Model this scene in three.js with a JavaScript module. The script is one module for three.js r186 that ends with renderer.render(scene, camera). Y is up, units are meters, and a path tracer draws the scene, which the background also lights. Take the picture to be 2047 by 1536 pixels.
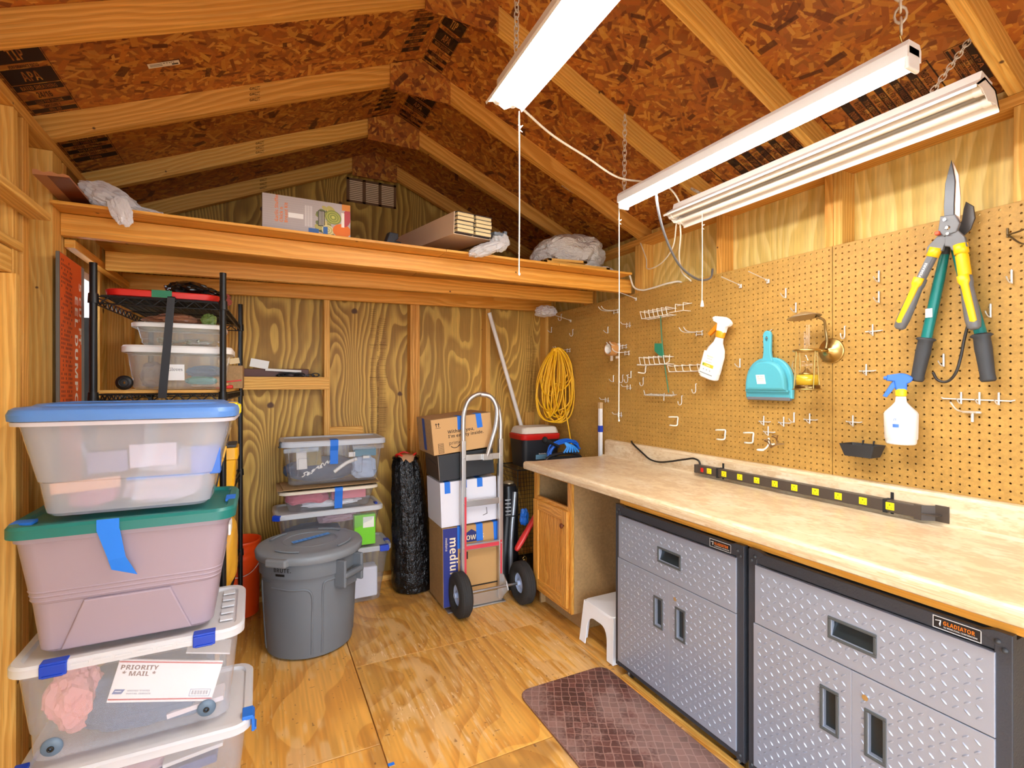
import * as THREE from 'three';
import { RoundedBoxGeometry } from 'three/addons/geometries/RoundedBoxGeometry.js';
import { mergeGeometries, toCreasedNormals } from 'three/addons/utils/BufferGeometryUtils.js';
import { RectAreaLightUniformsLib } from 'three/addons/lights/RectAreaLightUniformsLib.js';

// ---------- camera, sky, exposure ----------
const scene = new THREE.Scene();
const camera = new THREE.PerspectiveCamera(2 * Math.atan(768 / 1005) * 180 / Math.PI, 2047 / 1536, 0.02, 60);
camera.position.set(0, 1.43, 0);
camera.rotation.y = -26.6 * Math.PI / 180;
scene.add(camera);
const SKY = 6.5;
scene.background = new THREE.Color().setRGB(0.74 * SKY, 0.86 * SKY, 1.0 * SKY);
const renderer = new THREE.WebGLRenderer({ antialias: true });
renderer.toneMapping = THREE.LinearToneMapping;
renderer.toneMappingExposure = 1.6;
renderer.shadowMap.enabled = true;
RectAreaLightUniformsLib.init();
const LAMP = 30, TUBE = 22;                 // area lights of the shop lights, glow of their tubes
const LAMPCOL = new THREE.Color().setRGB(1.0, 0.985, 0.955);

// ---------- small helpers ----------
const V = (x, y, z) => new THREE.Vector3(x, y, z);
let seed = 7;
const rnd = () => { seed = (seed * 1664525 + 1013904223) >>> 0; return seed / 4294967296; };
const rr = (a, b) => a + (b - a) * rnd();
const names = {};
const numbered = (n) => { names[n] = (names[n] ?? -1) + 1; return names[n] ? n + '_' + String(names[n]).padStart(3, '0') : n; };
function clean(g) {
  if (g.index) g = g.toNonIndexed();
  for (const k of Object.keys(g.attributes)) if (!['position', 'normal', 'uv'].includes(k)) g.deleteAttribute(k);
  if (!g.attributes.normal) g.computeVertexNormals();
  if (!g.attributes.uv) g.setAttribute('uv', new THREE.BufferAttribute(new Float32Array(g.attributes.position.count * 2), 2));
  g.morphAttributes = {}; g.clearGroups();
  return g;
}
const join = (gs) => { gs = (Array.isArray(gs) ? gs : [gs]).flat(9).map(clean); return gs.length === 1 ? gs[0] : mergeGeometries(gs, false); };
function obj(name, gs, m, parent) {
  const o = new THREE.Mesh(join(gs), m);
  o.name = parent ? name : numbered(name);
  o.castShadow = o.receiveShadow = true;
  (parent ?? scene).add(o);
  return o;
}
function tag(o, label, category, group) {
  o.userData.label = label; o.userData.category = category;
  if (group) o.userData.group = group;
  return o;
}
function thing(name, label, category, group) {
  const o = new THREE.Group(); o.name = numbered(name); scene.add(o);
  return tag(o, label, category, group);
}
function struct(name) {
  const o = new THREE.Group(); o.name = numbered(name); scene.add(o);
  o.userData.kind = 'structure';
  return o;
}
// moves a group's origin to the middle of its base
function rebase(o) {
  o.updateMatrixWorld(true);
  const b = new THREE.Box3().setFromObject(o), p = V((b.min.x + b.max.x) / 2, b.min.y, (b.min.z + b.max.z) / 2);
  if (o.isMesh) o.geometry.translate(-p.x, -p.y, -p.z);
  else for (const c of o.children) c.position.sub(p);
  o.position.add(p);
  return o;
}
// one mesh that is a thing by itself
function solo(name, gs, m, label, category, group) { return rebase(tag(obj(name, gs, m), label, category, group)); }
// uv in metres: u along dir, v across it on the face
function uvDir(g, dir, off) {
  g = clean(g);
  const p = g.attributes.position, n = g.attributes.normal, uv = g.attributes.uv, P = V(), N = V(), T = V(), d = dir.clone().normalize();
  const ou = off ? off[0] : rnd() * 7, ov = off ? off[1] : rnd() * 7;
  for (let i = 0; i < p.count; i++) {
    P.fromBufferAttribute(p, i); N.fromBufferAttribute(n, i);
    if (Math.abs(N.dot(d)) > 0.8) {
      T.set(Math.abs(d.y) > 0.8 ? 1 : 0, Math.abs(d.y) > 0.8 ? 0 : 1, 0).cross(N).normalize();
      uv.setXY(i, P.dot(T) + ou, P.dot(V().crossVectors(N, T)) + ov);
    } else { T.crossVectors(N, d).normalize(); uv.setXY(i, P.dot(d) + ou, P.dot(T) + ov); }
  }
  return g;
}
const AX = { x: V(1, 0, 0), y: V(0, 1, 0), z: V(0, 0, 1) };
// box from ranges; o.r rounds the edges, o.g is the grain axis
function B(x0, x1, y0, y1, z0, z1, o = {}) {
  const w = x1 - x0, h = y1 - y0, d = z1 - z0;
  let g = o.r ? new RoundedBoxGeometry(w, h, d, o.s ?? 1, Math.min(o.r, w / 2.01, h / 2.01, d / 2.01)) : new THREE.BoxGeometry(w, h, d);
  g.translate((x0 + x1) / 2, (y0 + y1) / 2, (z0 + z1) / 2);
  const a = o.g ?? (w >= h && w >= d ? 'x' : h >= d ? 'y' : 'z');
  return uvDir(g, AX[a], o.off);
}
const tr = (g, x, y, z) => g.translate(x, y, z);
const rot = (g, x, y, z) => { if (x) g.rotateX(x); if (y) g.rotateY(y); if (z) g.rotateZ(z); return g; };
// turns g about a point
function spin(g, axis, a, p) { g.translate(-p[0], -p[1], -p[2]); g['rotate' + axis](a); return g.translate(...p); }
function cyl(a, b, r0, r1 = r0, n = 12, open = false) {
  a = V(...a); b = V(...b);
  const L = a.distanceTo(b), g = new THREE.CylinderGeometry(r1, r0, L, n, 1, open);
  g.applyQuaternion(new THREE.Quaternion().setFromUnitVectors(V(0, 1, 0), b.clone().sub(a).normalize()));
  return g.translate((a.x + b.x) / 2, (a.y + b.y) / 2, (a.z + b.z) / 2);
}
function tube(pts, r, n = 6, segs, closed = false, tension = 0.5) {
  const c = new THREE.CatmullRomCurve3(pts.map((p) => (p.isVector3 ? p : V(...p))), closed, 'centripetal', tension);
  return new THREE.TubeGeometry(c, segs ?? pts.length * 5, r, n, closed);
}
// straight pieces with small joints: bent wire
function wire(pts, r, n = 5) {
  const gs = [];
  for (let i = 0; i + 1 < pts.length; i++) gs.push(cyl(pts[i], pts[i + 1], r, r, n));
  for (let i = 0; i < pts.length; i++) gs.push(new THREE.SphereGeometry(r, n, 3).translate(...pts[i]));
  return gs;
}
function lathe(pr, n = 32) { return new THREE.LatheGeometry(pr.map(([r, y]) => new THREE.Vector2(r, y)), n); }
function shape(pts) { const s = new THREE.Shape(); pts.forEach((p, i) => (i ? s.lineTo(p[0], p[1]) : s.moveTo(p[0], p[1]))); s.closePath(); return s; }
function extr(pts, depth, bev = 0) {
  return new THREE.ExtrudeGeometry(Array.isArray(pts) ? shape(pts) : pts, { depth: depth - 2 * bev, bevelEnabled: bev > 0, bevelThickness: bev, bevelSize: bev, bevelSegments: 2, curveSegments: 10 }).translate(0, 0, bev);
}
// rounded rectangle ring in the xz plane at height y
function rring(y, w, d, r, cx = 0, cz = 0, n = 5) {
  const out = [];
  for (let q = 0; q < 4; q++) {
    const sx = q === 0 || q === 3 ? 1 : -1, sz = q < 2 ? 1 : -1;
    for (let i = 0; i <= n; i++) { const a = (q + i / n) * Math.PI / 2; out.push(V(cx + sx * (w / 2 - r) + r * Math.cos(a), y, cz + sz * (d / 2 - r) + r * Math.sin(a))); }
  }
  return out;
}
function ering(y, rx, rz, cx = 0, cz = 0, n = 28) { const o = []; for (let i = 0; i < n; i++) { const a = i / n * Math.PI * 2; o.push(V(cx + rx * Math.cos(a), y, cz + rz * Math.sin(a))); } return o; }
// skin over rings with the same number of points
function loft(rings, { cap0 = false, cap1 = false, crease = 0.6, flip = false } = {}) {
  const n = rings[0].length, pos = [], uv = [];
  const put = (a, b, c) => { for (const p of flip ? [a, c, b] : [a, b, c]) pos.push(p.x, p.y, p.z); };
  for (let k = 0; k + 1 < rings.length; k++) for (let i = 0; i < n; i++) {
    const j = (i + 1) % n, a = rings[k][i], b = rings[k][j], c = rings[k + 1][i], d = rings[k + 1][j];
    put(a, c, b); put(b, c, d);
  }
  const cap = (r, up) => { const m = V(); r.forEach((p) => m.add(p)); m.multiplyScalar(1 / n); for (let i = 0; i < n; i++) { const j = (i + 1) % n; if (up) put(m, r[j], r[i]); else put(m, r[i], r[j]); } };
  if (cap0) cap(rings[0], false);
  if (cap1) cap(rings[rings.length - 1], true);
  let g = new THREE.BufferGeometry(); g.setAttribute('position', new THREE.Float32BufferAttribute(pos, 3));
  g = toCreasedNormals(g, crease);
  const p = g.attributes.position, nn = g.attributes.normal;
  for (let i = 0; i < p.count; i++) { const ax = Math.abs(nn.getX(i)), ay = Math.abs(nn.getY(i)), az = Math.abs(nn.getZ(i)); if (ay > ax && ay > az) uv.push(p.getX(i), p.getZ(i)); else if (ax > az) uv.push(p.getZ(i), p.getY(i)); else uv.push(p.getX(i), p.getY(i)); }
  g.setAttribute('uv', new THREE.Float32BufferAttribute(uv, 2));
  return g;
}
// a flat sheet from four corners (a b along the bottom, c d along the top), seen from the side where a b c turn left
function sheet(a, b, c, d) {
  const g = new THREE.BufferGeometry();
  g.setAttribute('position', new THREE.Float32BufferAttribute([...a, ...b, ...c, ...a, ...c, ...d], 3));
  g.setAttribute('uv', new THREE.Float32BufferAttribute([0, 0, 1, 0, 1, 1, 0, 0, 1, 1, 0, 1], 2));
  g.computeVertexNormals();
  return g;
}

// ---------- noise and textures ----------
const HS = new Uint8Array(65536); { let s = 99; for (let i = 0; i < 65536; i++) { s = (s * 1664525 + 1013904223) >>> 0; HS[i] = s >>> 24; } }
const hsh = (x, y, s) => HS[((x * 157 + y * 3571 + s * 7919) ^ (y * 91 + x * 13)) & 65535] / 255;
function noise(x, y, px, py, s) {      // value noise, periodic in px by py cells
  const xi = Math.floor(x), yi = Math.floor(y); let fx = x - xi, fy = y - yi;
  fx = fx * fx * (3 - 2 * fx); fy = fy * fy * (3 - 2 * fy);
  const x0 = ((xi % px) + px) % px, x1 = (x0 + 1) % px, y0 = ((yi % py) + py) % py, y1 = (y0 + 1) % py;
  const a = hsh(x0, y0, s), b = hsh(x1, y0, s), c = hsh(x0, y1, s), d = hsh(x1, y1, s);
  return a + (b - a) * fx + (c - a) * fy + (a - b - c + d) * fx * fy;
}
const mix = (a, b, t) => a + (b - a) * t, clamp = (t) => (t < 0 ? 0 : t > 1 ? 1 : t);
const sstep = (a, b, t) => { t = clamp((t - a) / (b - a)); return t * t * (3 - 2 * t); };
function dataTex(w, h, fn, size, srgb = true) {
  const d = new Uint8Array(w * h * 4), c = [0, 0, 0];
  for (let y = 0; y < h; y++) for (let x = 0; x < w; x++) { fn(x / w, y / h, c); const k = (y * w + x) * 4; d[k] = clamp(c[0]) * 255; d[k + 1] = clamp(c[1]) * 255; d[k + 2] = clamp(c[2]) * 255; d[k + 3] = 255; }
  const t = new THREE.DataTexture(d, w, h);
  t.wrapS = t.wrapT = THREE.RepeatWrapping; t.magFilter = THREE.LinearFilter; t.minFilter = THREE.LinearMipmapLinearFilter; t.generateMipmaps = true;
  if (srgb) t.colorSpace = THREE.SRGBColorSpace;
  if (size) t.repeat.set(1 / size[0], 1 / size[1]);
  t.needsUpdate = true;
  return t;
}
const hex = (h) => [(h >> 16 & 255) / 255, (h >> 8 & 255) / 255, (h & 255) / 255];
// sawn or peeled wood, grain along u. K growth lines over the height, amp how far they wander
function woodTex({ w = 1024, h = 512, size, c0, c1, knot = 0x4a2a10, K = 14, amp = 1.2, lu = 3, lv = 4, knots = [], sharp = 0.5, s = 1, streak = 0.12, blotch = 0.1 }) {
  const A = hex(c0), C = hex(c1), Q = hex(knot), asp = size[0] / size[1];
  return dataTex(w, h, (u, v, c) => {
    let f = v * K + amp * 4 * (noise(u * lu, v * lv, lu, lv, s) - 0.5) + amp * 1.4 * (noise(u * lu * 3, v * lv * 2, lu * 3, lv * 2, s + 1) - 0.5) + 0.35 * (noise(u * lu * 12, v * lv * 6, lu * 12, lv * 6, s + 2) - 0.5);
    let kd = 0;
    for (const [ku, kv, kr] of knots) {
      let du = u - ku, dv = v - kv; du -= Math.round(du); dv -= Math.round(dv);
      const x = du * asp, q = Math.hypot(x * 0.42, dv) / kr;
      f += (dv > 0 ? 1 : -1) * K * kr * 1.2 * Math.exp(-q * q * 0.7) * (1 - Math.exp(-Math.abs(dv) / kr * 1.5));
      const e = Math.hypot(x, dv) / kr;
      kd = Math.max(kd, 1 - sstep(0.28, 0.62, e + 0.25 * (noise(u * 90, v * 60, 90, 60, s + 5) - 0.5)));
    }
    let r = f - Math.floor(f);
    r = sstep(0.1, 0.1 + 0.75 * (1.1 - sharp), r) * (1 - sstep(0.9, 1, r));
    const st = noise(u * 10, v * 190, 10, 190, s + 3) - 0.5, fn = noise(u * 60, v * 300, 60, 300, s + 8) - 0.5, bl = noise(u * 4, v * 3, 4, 3, s + 4) - 0.5;
    const g = 1 + streak * st + streak * 0.6 * fn + blotch * bl;
    for (let i = 0; i < 3; i++) c[i] = mix(mix(A[i], C[i], r) * g, Q[i], kd * 0.9);
  }, size);
}
function canvasTex(w, h, draw) {
  const cv = document.createElement('canvas'); cv.width = w; cv.height = h;
  draw(cv.getContext('2d'), w, h);
  const t = new THREE.CanvasTexture(cv); t.colorSpace = THREE.SRGBColorSpace;
  return t;
}
function mat(color, roughness = 0.6, o = {}) { return new THREE.MeshPhysicalMaterial({ color, roughness, metalness: 0, ...o }); }
function printMat(w, h, draw, rough = 0.6, o = {}) { return new THREE.MeshPhysicalMaterial({ map: canvasTex(w, h, draw), roughness: rough, ...o }); }

// ---------- materials ----------
const lumberT = woodTex({ size: [2.0, 0.5], c0: 0xe6b35c, c1: 0xd69b42, K: 26, amp: 1.1, lu: 2, lv: 3, knots: [[0.2, 0.3, 0.022], [0.63, 0.72, 0.026], [0.85, 0.12, 0.018]], sharp: 0.3, s: 3, streak: 0.1 });
const lumber2T = woodTex({ size: [2.4, 0.5], c0: 0xdea24c, c1: 0xcb8b36, K: 20, amp: 1.4, lu: 2, lv: 3, knots: [[0.1, 0.55, 0.026], [0.42, 0.2, 0.02], [0.46, 0.72, 0.018], [0.77, 0.45, 0.028]], sharp: 0.3, s: 13, streak: 0.1 });
const fasciaT = woodTex({ size: [2.4, 0.5], c0: 0xf0ae4c, c1: 0xdf9834, K: 16, amp: 1.6, lu: 2, lv: 3, knots: [[0.12, 0.55, 0.03], [0.38, 0.2, 0.024], [0.46, 0.72, 0.02], [0.7, 0.45, 0.03], [0.9, 0.8, 0.02]], sharp: 0.35, s: 33, streak: 0.09 });
const plyBackT = woodTex({ w: 1024, h: 1024, size: [2.4, 1.22], c0: 0xd2a84c, c1: 0x9c7229, K: 26, amp: 2.6, lu: 2, lv: 5, knots: [[0.12, 0.2, 0.028], [0.3, 0.62, 0.035], [0.35, 0.16, 0.024], [0.55, 0.85, 0.03], [0.58, 0.4, 0.03], [0.8, 0.12, 0.034], [0.83, 0.66, 0.026]], sharp: 0.2, s: 21, streak: 0.1, blotch: 0.16 });
const plyBack2T = woodTex({ w: 1024, h: 1024, size: [2.4, 1.22], c0: 0xdab055, c1: 0xb0853a, K: 7, amp: 2.8, lu: 2, lv: 6, knots: [[0.25, 0.3, 0.02], [0.27, 0.62, 0.022], [0.66, 0.8, 0.02], [0.7, 0.2, 0.02]], sharp: 0.6, s: 51, streak: 0.1, blotch: 0.16 });
const sidingT = woodTex({ w: 1024, h: 1024, size: [2.4, 1.22], c0: 0xe9cb7c, c1: 0xd8b45e, K: 20, amp: 2.4, lu: 2, lv: 5, knots: [[0.3, 0.3, 0.022], [0.5, 0.62, 0.026], [0.75, 0.8, 0.02]], sharp: 0.3, s: 71, streak: 0.1, blotch: 0.14 });
const floorT = (() => {
  const A = hex(0xd69d48), C = hex(0xb87a2e), W = hex(0xe4c193), D = hex(0x7d5630);
  return dataTex(1536, 1024, (u, v, c) => {
    const f = v * 11 + 5 * (noise(u * 2, v * 4, 2, 4, 5) - 0.5) + 2 * (noise(u * 8, v * 8, 8, 8, 6) - 0.5);
    let r = f - Math.floor(f); r = sstep(0.3, 0.95, r) * (1 - sstep(0.96, 1, r));
    const worn = sstep(0.56, 0.78, noise(u * 26, v * 90, 26, 90, 8) * 0.55 + noise(u * 6, v * 7, 6, 7, 9) * 0.55);
    const scr = sstep(0.76, 0.9, noise(u * 60, v * 300, 60, 300, 11)) * sstep(0.35, 0.7, noise(u * 9, v * 9, 9, 9, 12));
    const dirt = sstep(0.62, 0.85, noise(u * 7, v * 6, 7, 6, 14) * 0.7 + noise(u * 40, v * 40, 40, 40, 15) * 0.32);
    const spot = sstep(0.93, 0.97, noise(u * 150, v * 110, 150, 110, 16)) * 0.6;
    const g = 1 + 0.14 * (noise(u * 14, v * 200, 14, 200, 17) - 0.5) + 0.16 * (noise(u * 3, v * 3, 3, 3, 18) - 0.5);
    for (let i = 0; i < 3; i++) { let k = mix(A[i], C[i], r * 0.6) * g; k = mix(k, W[i], clamp(worn * 0.5 + scr * 0.55)); k = mix(k, D[i], clamp(dirt * 0.4 + spot)); c[i] = k; }
  }, [2.4, 1.6]);
})();
const osbT = (() => {
  const t = canvasTex(1536, 1536, (x, w, h) => {
    x.fillStyle = '#a46c34'; x.fillRect(0, 0, w, h);
    const cols = ['#b8763a', '#c4863a', '#a4642a', '#d09844', '#ba7c34', '#ac6c2e', '#cc9a4c', '#8e5424', '#bc7630', '#d8a850', '#7f4a20', '#b26e2c', '#ca8838', '#deb060'];
    for (let i = 0; i < 5200; i++) {
      const L = 30 + 110 * rnd() * rnd(), W = 6 + 22 * rnd() * rnd() + 4, a = rnd() * Math.PI, px = rnd() * w, py = rnd() * h;
      x.fillStyle = cols[(rnd() * cols.length) | 0]; x.globalAlpha = 0.5 + 0.5 * rnd();
      const bend = rr(-4, 4), cut = rr(-6, 6);
      for (const ox of [0, px < 90 ? w : px > w - 90 ? -w : 0]) for (const oy of [0, py < 90 ? h : py > h - 90 ? -h : 0]) {
        x.save(); x.translate(px + ox, py + oy); x.rotate(a);
        x.beginPath(); x.moveTo(-L / 2, -W / 2); x.lineTo(0, -W / 2 + bend); x.lineTo(L / 2 + cut, -W / 2); x.lineTo(L / 2 - cut, W / 2); x.lineTo(0, W / 2 + bend); x.lineTo(-L / 2 + cut, W / 2); x.closePath(); x.fill();
        x.restore(); if (!oy && py >= 90 && py <= h - 90) break;
      }
    }
    x.globalAlpha = 1;
    for (let i = 0; i < 70; i++) {        // dark bark strands
      const L = 30 + 60 * rnd(), W = 14 + 22 * rnd();
      x.save(); x.translate(90 + rnd() * (w - 180), 90 + rnd() * (h - 180)); x.rotate(rnd() * Math.PI); x.fillStyle = rnd() < 0.6 ? 'rgba(70,34,14,0.65)' : 'rgba(96,48,18,0.6)'; x.fillRect(-L / 2, -W / 2, L, W); x.restore();
    }
  });
  t.wrapS = t.wrapT = THREE.RepeatWrapping; t.repeat.set(1 / 1.5, 1 / 1.5);
  return t;
})();
const fiberT = dataTex(512, 512, (u, v, c) => {    // hardboard, MDF: fine fibres
  const g = 1 + 0.09 * (noise(u * 220, v * 220, 220, 220, 2) - 0.5) + 0.09 * (noise(u * 60, v * 60, 60, 60, 3) - 0.5) + 0.05 * (noise(u * 9, v * 9, 9, 9, 4) - 0.5);
  c[0] = c[1] = c[2] = 0.86 * g;
}, [0.6, 0.6]);
const laminateT = (() => {
  const A = hex(0xdfc9a4), C = hex(0xcdb088), D = hex(0xebdfc6);
  return dataTex(1024, 512, (u, v, c) => {
    const a = noise(u * 16, v * 10, 16, 10, 31) * 0.45 + noise(u * 50, v * 32, 50, 32, 32) * 0.35 + noise(u * 160, v * 100, 160, 100, 33) * 0.25;
    const b = sstep(0.5, 0.8, noise(u * 12, v * 9, 12, 9, 34) * 0.6 + noise(u * 70, v * 44, 70, 44, 35) * 0.4);
    for (let i = 0; i < 3; i++) c[i] = mix(mix(A[i], C[i], sstep(0.35, 0.75, a)), D[i], b * 0.55);
  }, [1.2, 0.6]);
})();
const oakT = woodTex({ size: [0.9, 0.4], c0: 0xdb9f48, c1: 0xc98632, K: 16, amp: 1.4, lu: 2, lv: 3, sharp: 0.25, s: 61, streak: 0.22, blotch: 0.06 });
const corkT = dataTex(256, 256, (u, v, c) => { const g = 0.8 + 0.3 * noise(u * 60, v * 60, 60, 60, 41); c[0] = c[1] = c[2] = g; }, [0.1, 0.1], false);
const wrinkleT = dataTex(512, 512, (u, v, c) => {
  let g = 0; for (const [k, a] of [[6, 0.5], [14, 0.3], [34, 0.2]]) g += a * Math.abs(noise(u * k * 1.6, v * k, Math.round(k * 1.6), k, 80 + k) * 2 - 1);
  c[0] = c[1] = c[2] = g * 1.4;
}, null, false);
const wrinkle = (s) => { const t = wrinkleT.clone(); t.repeat.set(1 / s, 1 / s); t.needsUpdate = true; return t; };
const matT = (() => {
  const A = hex(0x5c3830), L = hex(0xb08c7c), D = hex(0xa48a80);
  return dataTex(1024, 1024, (u, v, c) => {
    const a = u * 26 + 0.25 * (noise(u * 30, v * 30, 30, 30, 91) - 0.5), b = v * 26 + 0.25 * (noise(u * 30, v * 30, 30, 30, 92) - 0.5);
    const ia = Math.floor(a), ib = Math.floor(b), fa = a - ia, fb = b - ib, e = Math.min(fa, 1 - fa, fb, 1 - fb);
    const ln = 1 - sstep(0.03, 0.09, e), tone = 0.82 + 0.36 * hsh(ia % 26, ib % 26, 93);
    const dust = sstep(0.42, 0.7, noise(u * 5, v * 4, 5, 4, 94) * 0.6 + noise(u * 17, v * 15, 17, 15, 95) * 0.3 + noise(u * 120, v * 120, 120, 120, 96) * 0.15);
    for (let i = 0; i < 3; i++) c[i] = mix(mix(A[i] * tone, L[i], ln * 0.55), D[i], dust * 0.5);
  }, [0.9, 0.9]);
})();
const hammerT = dataTex(256, 256, (u, v, c) => { c[0] = c[1] = c[2] = noise(u * 60, v * 60, 60, 60, 43) * 0.6 + noise(u * 28, v * 28, 28, 28, 44) * 0.4; }, [0.16, 0.16], false);

const M = {
  lumber: mat(0xffffff, 0.62, { map: lumberT }), lumber2: mat(0xffffff, 0.62, { map: lumber2T }), fascia: mat(0xffffff, 0.5, { map: fasciaT }),
  plyA: mat(0xffffff, 0.6, { map: plyBackT }), plyB: mat(0xffffff, 0.6, { map: plyBack2T }), siding: mat(0xffffff, 0.62, { map: sidingT }),
  floor: mat(0xffffff, 0.42, { map: floorT }), osb: mat(0xecd2a8, 0.58, { map: osbT }),
  peg: mat(0xd2a04c, 0.62, { map: fiberT }), mdf: mat(0xc69d68, 0.7, { map: fiberT }), laminate: mat(0xffffff, 0.32, { map: laminateT }), oak: mat(0xffffff, 0.4, { map: oakT }),
  mat: mat(0xffffff, 0.55, { map: matT }),
  black: mat(0x151515, 0.45), blackGloss: mat(0x0d0d0e, 0.25), blackMatte: mat(0x1b1b1c, 0.75), rubber: mat(0x2a2826, 0.8), darkGrey: mat(0x3b3d40, 0.55),
  white: mat(0xeeeeec, 0.4), whitePaint: mat(0xf2f1ee, 0.35), cord: mat(0xece4d2, 0.6), steel: mat(0xb9bbbd, 0.32, { metalness: 1 }), alu: mat(0xc9c9c8, 0.36, { metalness: 0.9 }), chrome: mat(0xd8dadc, 0.15, { metalness: 1 }),
  brass: mat(0xc9ab6a, 0.3, { metalness: 1 }), tape: mat(0x1f72d8, 0.6), hammer: mat(0x3b3e45, 0.42, { metalness: 0.1, bumpMap: hammerT, bumpScale: 0.0006 }),
  hook: mat(0xe2e1dc, 0.28, { metalness: 0.4 }), hookWhite: mat(0xf0eadc, 0.4),
  plate: mat(0xa2a9b8, 0.34, { metalness: 0.4 }), yellow: mat(0xf2c01c, 0.45), red: mat(0xd8241c, 0.4), orange: mat(0xe8480c, 0.4),
  cardboard: mat(0xc19a68, 0.8, { map: fiberT }), glass: mat(0xffffff, 0.02, { transmission: 1, thickness: 0, ior: 1.45 }),
  clear: mat(0xf2f4f8, 0.1, { transmission: 0.9, thickness: 0, ior: 1.4 }), frost: mat(0xf6f7fb, 0.015, { transmission: 0.78, thickness: 0, ior: 1.4 }), film: mat(0xf6f7f8, 0.2, { transmission: 0.6, thickness: 0, ior: 1.4, bumpMap: wrinkle(0.16), bumpScale: 0.004 }),
};

// ---------- the shed: floor, walls, roof ----------
const WL = -0.72, WR = 2.2, ZB = -3.77, ZF = 1.3, RX = 0.74, RY = 3.105, SL = 0.4315, SD = 0.089, ST = 0.038, PLATE = 2.335;
const roofY = (x) => RY - SL * Math.abs(x - RX);
{
  const f = struct('floor');
  // plywood sheets with real joints
  for (const [x0, x1, z0, z1] of [[-0.83, 0.426, -3.86, -2.02], [-0.83, 0.426, -2.016, 0.4], [-0.83, 0.426, 0.404, 1.4], [0.43, 1.56, -3.86, -2.622], [0.43, 1.56, -2.619, -1.75], [0.43, 1.56, -1.747, -0.5], [0.43, 1.56, -0.497, 1.4], [1.563, 2.31, -3.86, -1.6], [1.563, 2.31, -1.597, 1.4]])
    obj('floor_panel', B(x0, x1, -0.02, x0 > 1.5 ? -0.003 : 0, z0, z1, { g: 'z', r: 0.002 }), M.floor, f);
  obj('subfloor', B(-0.83, 2.31, -0.08, -0.021, -3.86, 1.4), M.lumber2, f);
}
const wallBack = struct('wall_back');
{
  const w = wallBack;
  const gable = (x0, x1) => { const p = [[x0, -0.08], [x1, -0.08], [x1, roofY(x1) - 0.004]]; if (x0 < RX && x1 > RX) p.push([RX, RY - 0.004]); p.push([x0, roofY(x0) - 0.004]); return p; };
  for (const [x0, x1, m] of [[-0.83, -0.201, M.plyA], [-0.199, 0.412, M.plyA], [0.414, 1.031, M.plyA], [1.033, 1.629, M.plyB], [1.631, 2.31, M.plyB]]) obj('plywood_panel', uvDir(extr(gable(x0, x1), 0.012).translate(0, 0, ZB - 0.012), AX.y), m, w);
  obj('sheathing', extr(gable(-0.83, 2.31), 0.012).translate(0, 0, ZB - 0.0245), M.siding, w);
  for (const [x0, x1] of [[-0.72, -0.682], [-0.22, -0.182], [0.394, 0.432], [0.998, 1.033], [1.034, 1.07], [1.611, 1.649], [2.16, 2.198]]) obj('stud', B(x0, x1, 0.04, 2.12, ZB, ZB + SD, { r: 0.002 }), rnd() < 0.5 ? M.lumber : M.lumber2, w);
  for (const x of [0.1, 1.32]) obj('gable_stud', B(x, x + ST, 2.16, roofY(x + 0.02) - 0.13, ZB, ZB + ST, { r: 0.002 }), M.lumber2, w);
  obj('bottom_plate', B(WL, 2.2, 0, 0.038, ZB, ZB + SD, { r: 0.002 }), M.lumber, w);
  obj('top_plate', B(WL, 2.2, 2.121, 2.159, ZB, ZB + SD, { r: 0.002 }), M.lumber2, w);
  obj('blocking', B(0.434, 0.665, 1.02, 1.125, ZB, ZB + ST, { r: 0.002 }), M.lumber, w);
  obj('blocking', B(2.0, 2.09, 1.05, 1.19, ZB, ZB + 0.02, { r: 0.002 }), M.lumber, w);
  // louvred gable vent: frame, dark screen behind, slats
  const v = obj('gable_vent', [B(0.555, 0.575, 2.745, 2.92, ZB, ZB + 0.006), B(0.893, 0.913, 2.745, 2.92, ZB, ZB + 0.006), B(0.555, 0.913, 2.905, 2.92, ZB, ZB + 0.006), B(0.555, 0.913, 2.745, 2.758, ZB, ZB + 0.006), B(0.667, 0.69, 2.745, 2.92, ZB, ZB + 0.006), B(0.782, 0.805, 2.745, 2.92, ZB, ZB + 0.006), B(0.556, 0.912, 2.746, 2.919, ZB - 0.001, ZB + 0.001)], mat(0x7a5638, 0.6), w);
  const sg = B(-0.045, 0.045, -0.0036, 0.0036, -0.003, 0.003), sm = mat(0xf4d8b0, 0.5);
  for (const cx of [0.621, 0.736, 0.849]) for (let k = 0; k < 11; k++) { const s = obj('slat', sg.clone(), sm, v); s.position.set(cx, 2.765 + k * 0.0133, ZB + 0.005); s.rotation.x = 0.5; }
}
{
  const w = struct('wall_right');
  for (const [z0, z1] of [[-3.782, -2.581], [-2.579, -1.361], [-1.359, -0.141], [-0.139, 1.4]]) obj('siding_panel', B(WR + SD, WR + SD + 0.012, -0.08, 2.5, z0, z1, { g: 'y' }), M.siding, w);
  for (const z of [-3.76, -3.17, -2.59, -2.552, -1.932, -1.35, -1.312, -0.735, -0.12, 0.5, 1.1]) obj('stud', B(WR, WR + SD, 0.04, PLATE, z, z + ST - 0.001, { r: 0.002 }), rnd() < 0.6 ? M.lumber : M.lumber2, w);
  obj('bottom_plate', B(WR, WR + SD, 0, 0.038, ZB, 1.3, { r: 0.002 }), M.lumber, w);
  obj('top_plate', B(WR - 0.002, WR + SD, PLATE + 0.001, PLATE + 0.04, ZB, 1.3, { r: 0.002 }), M.lumber2, w);
}
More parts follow.
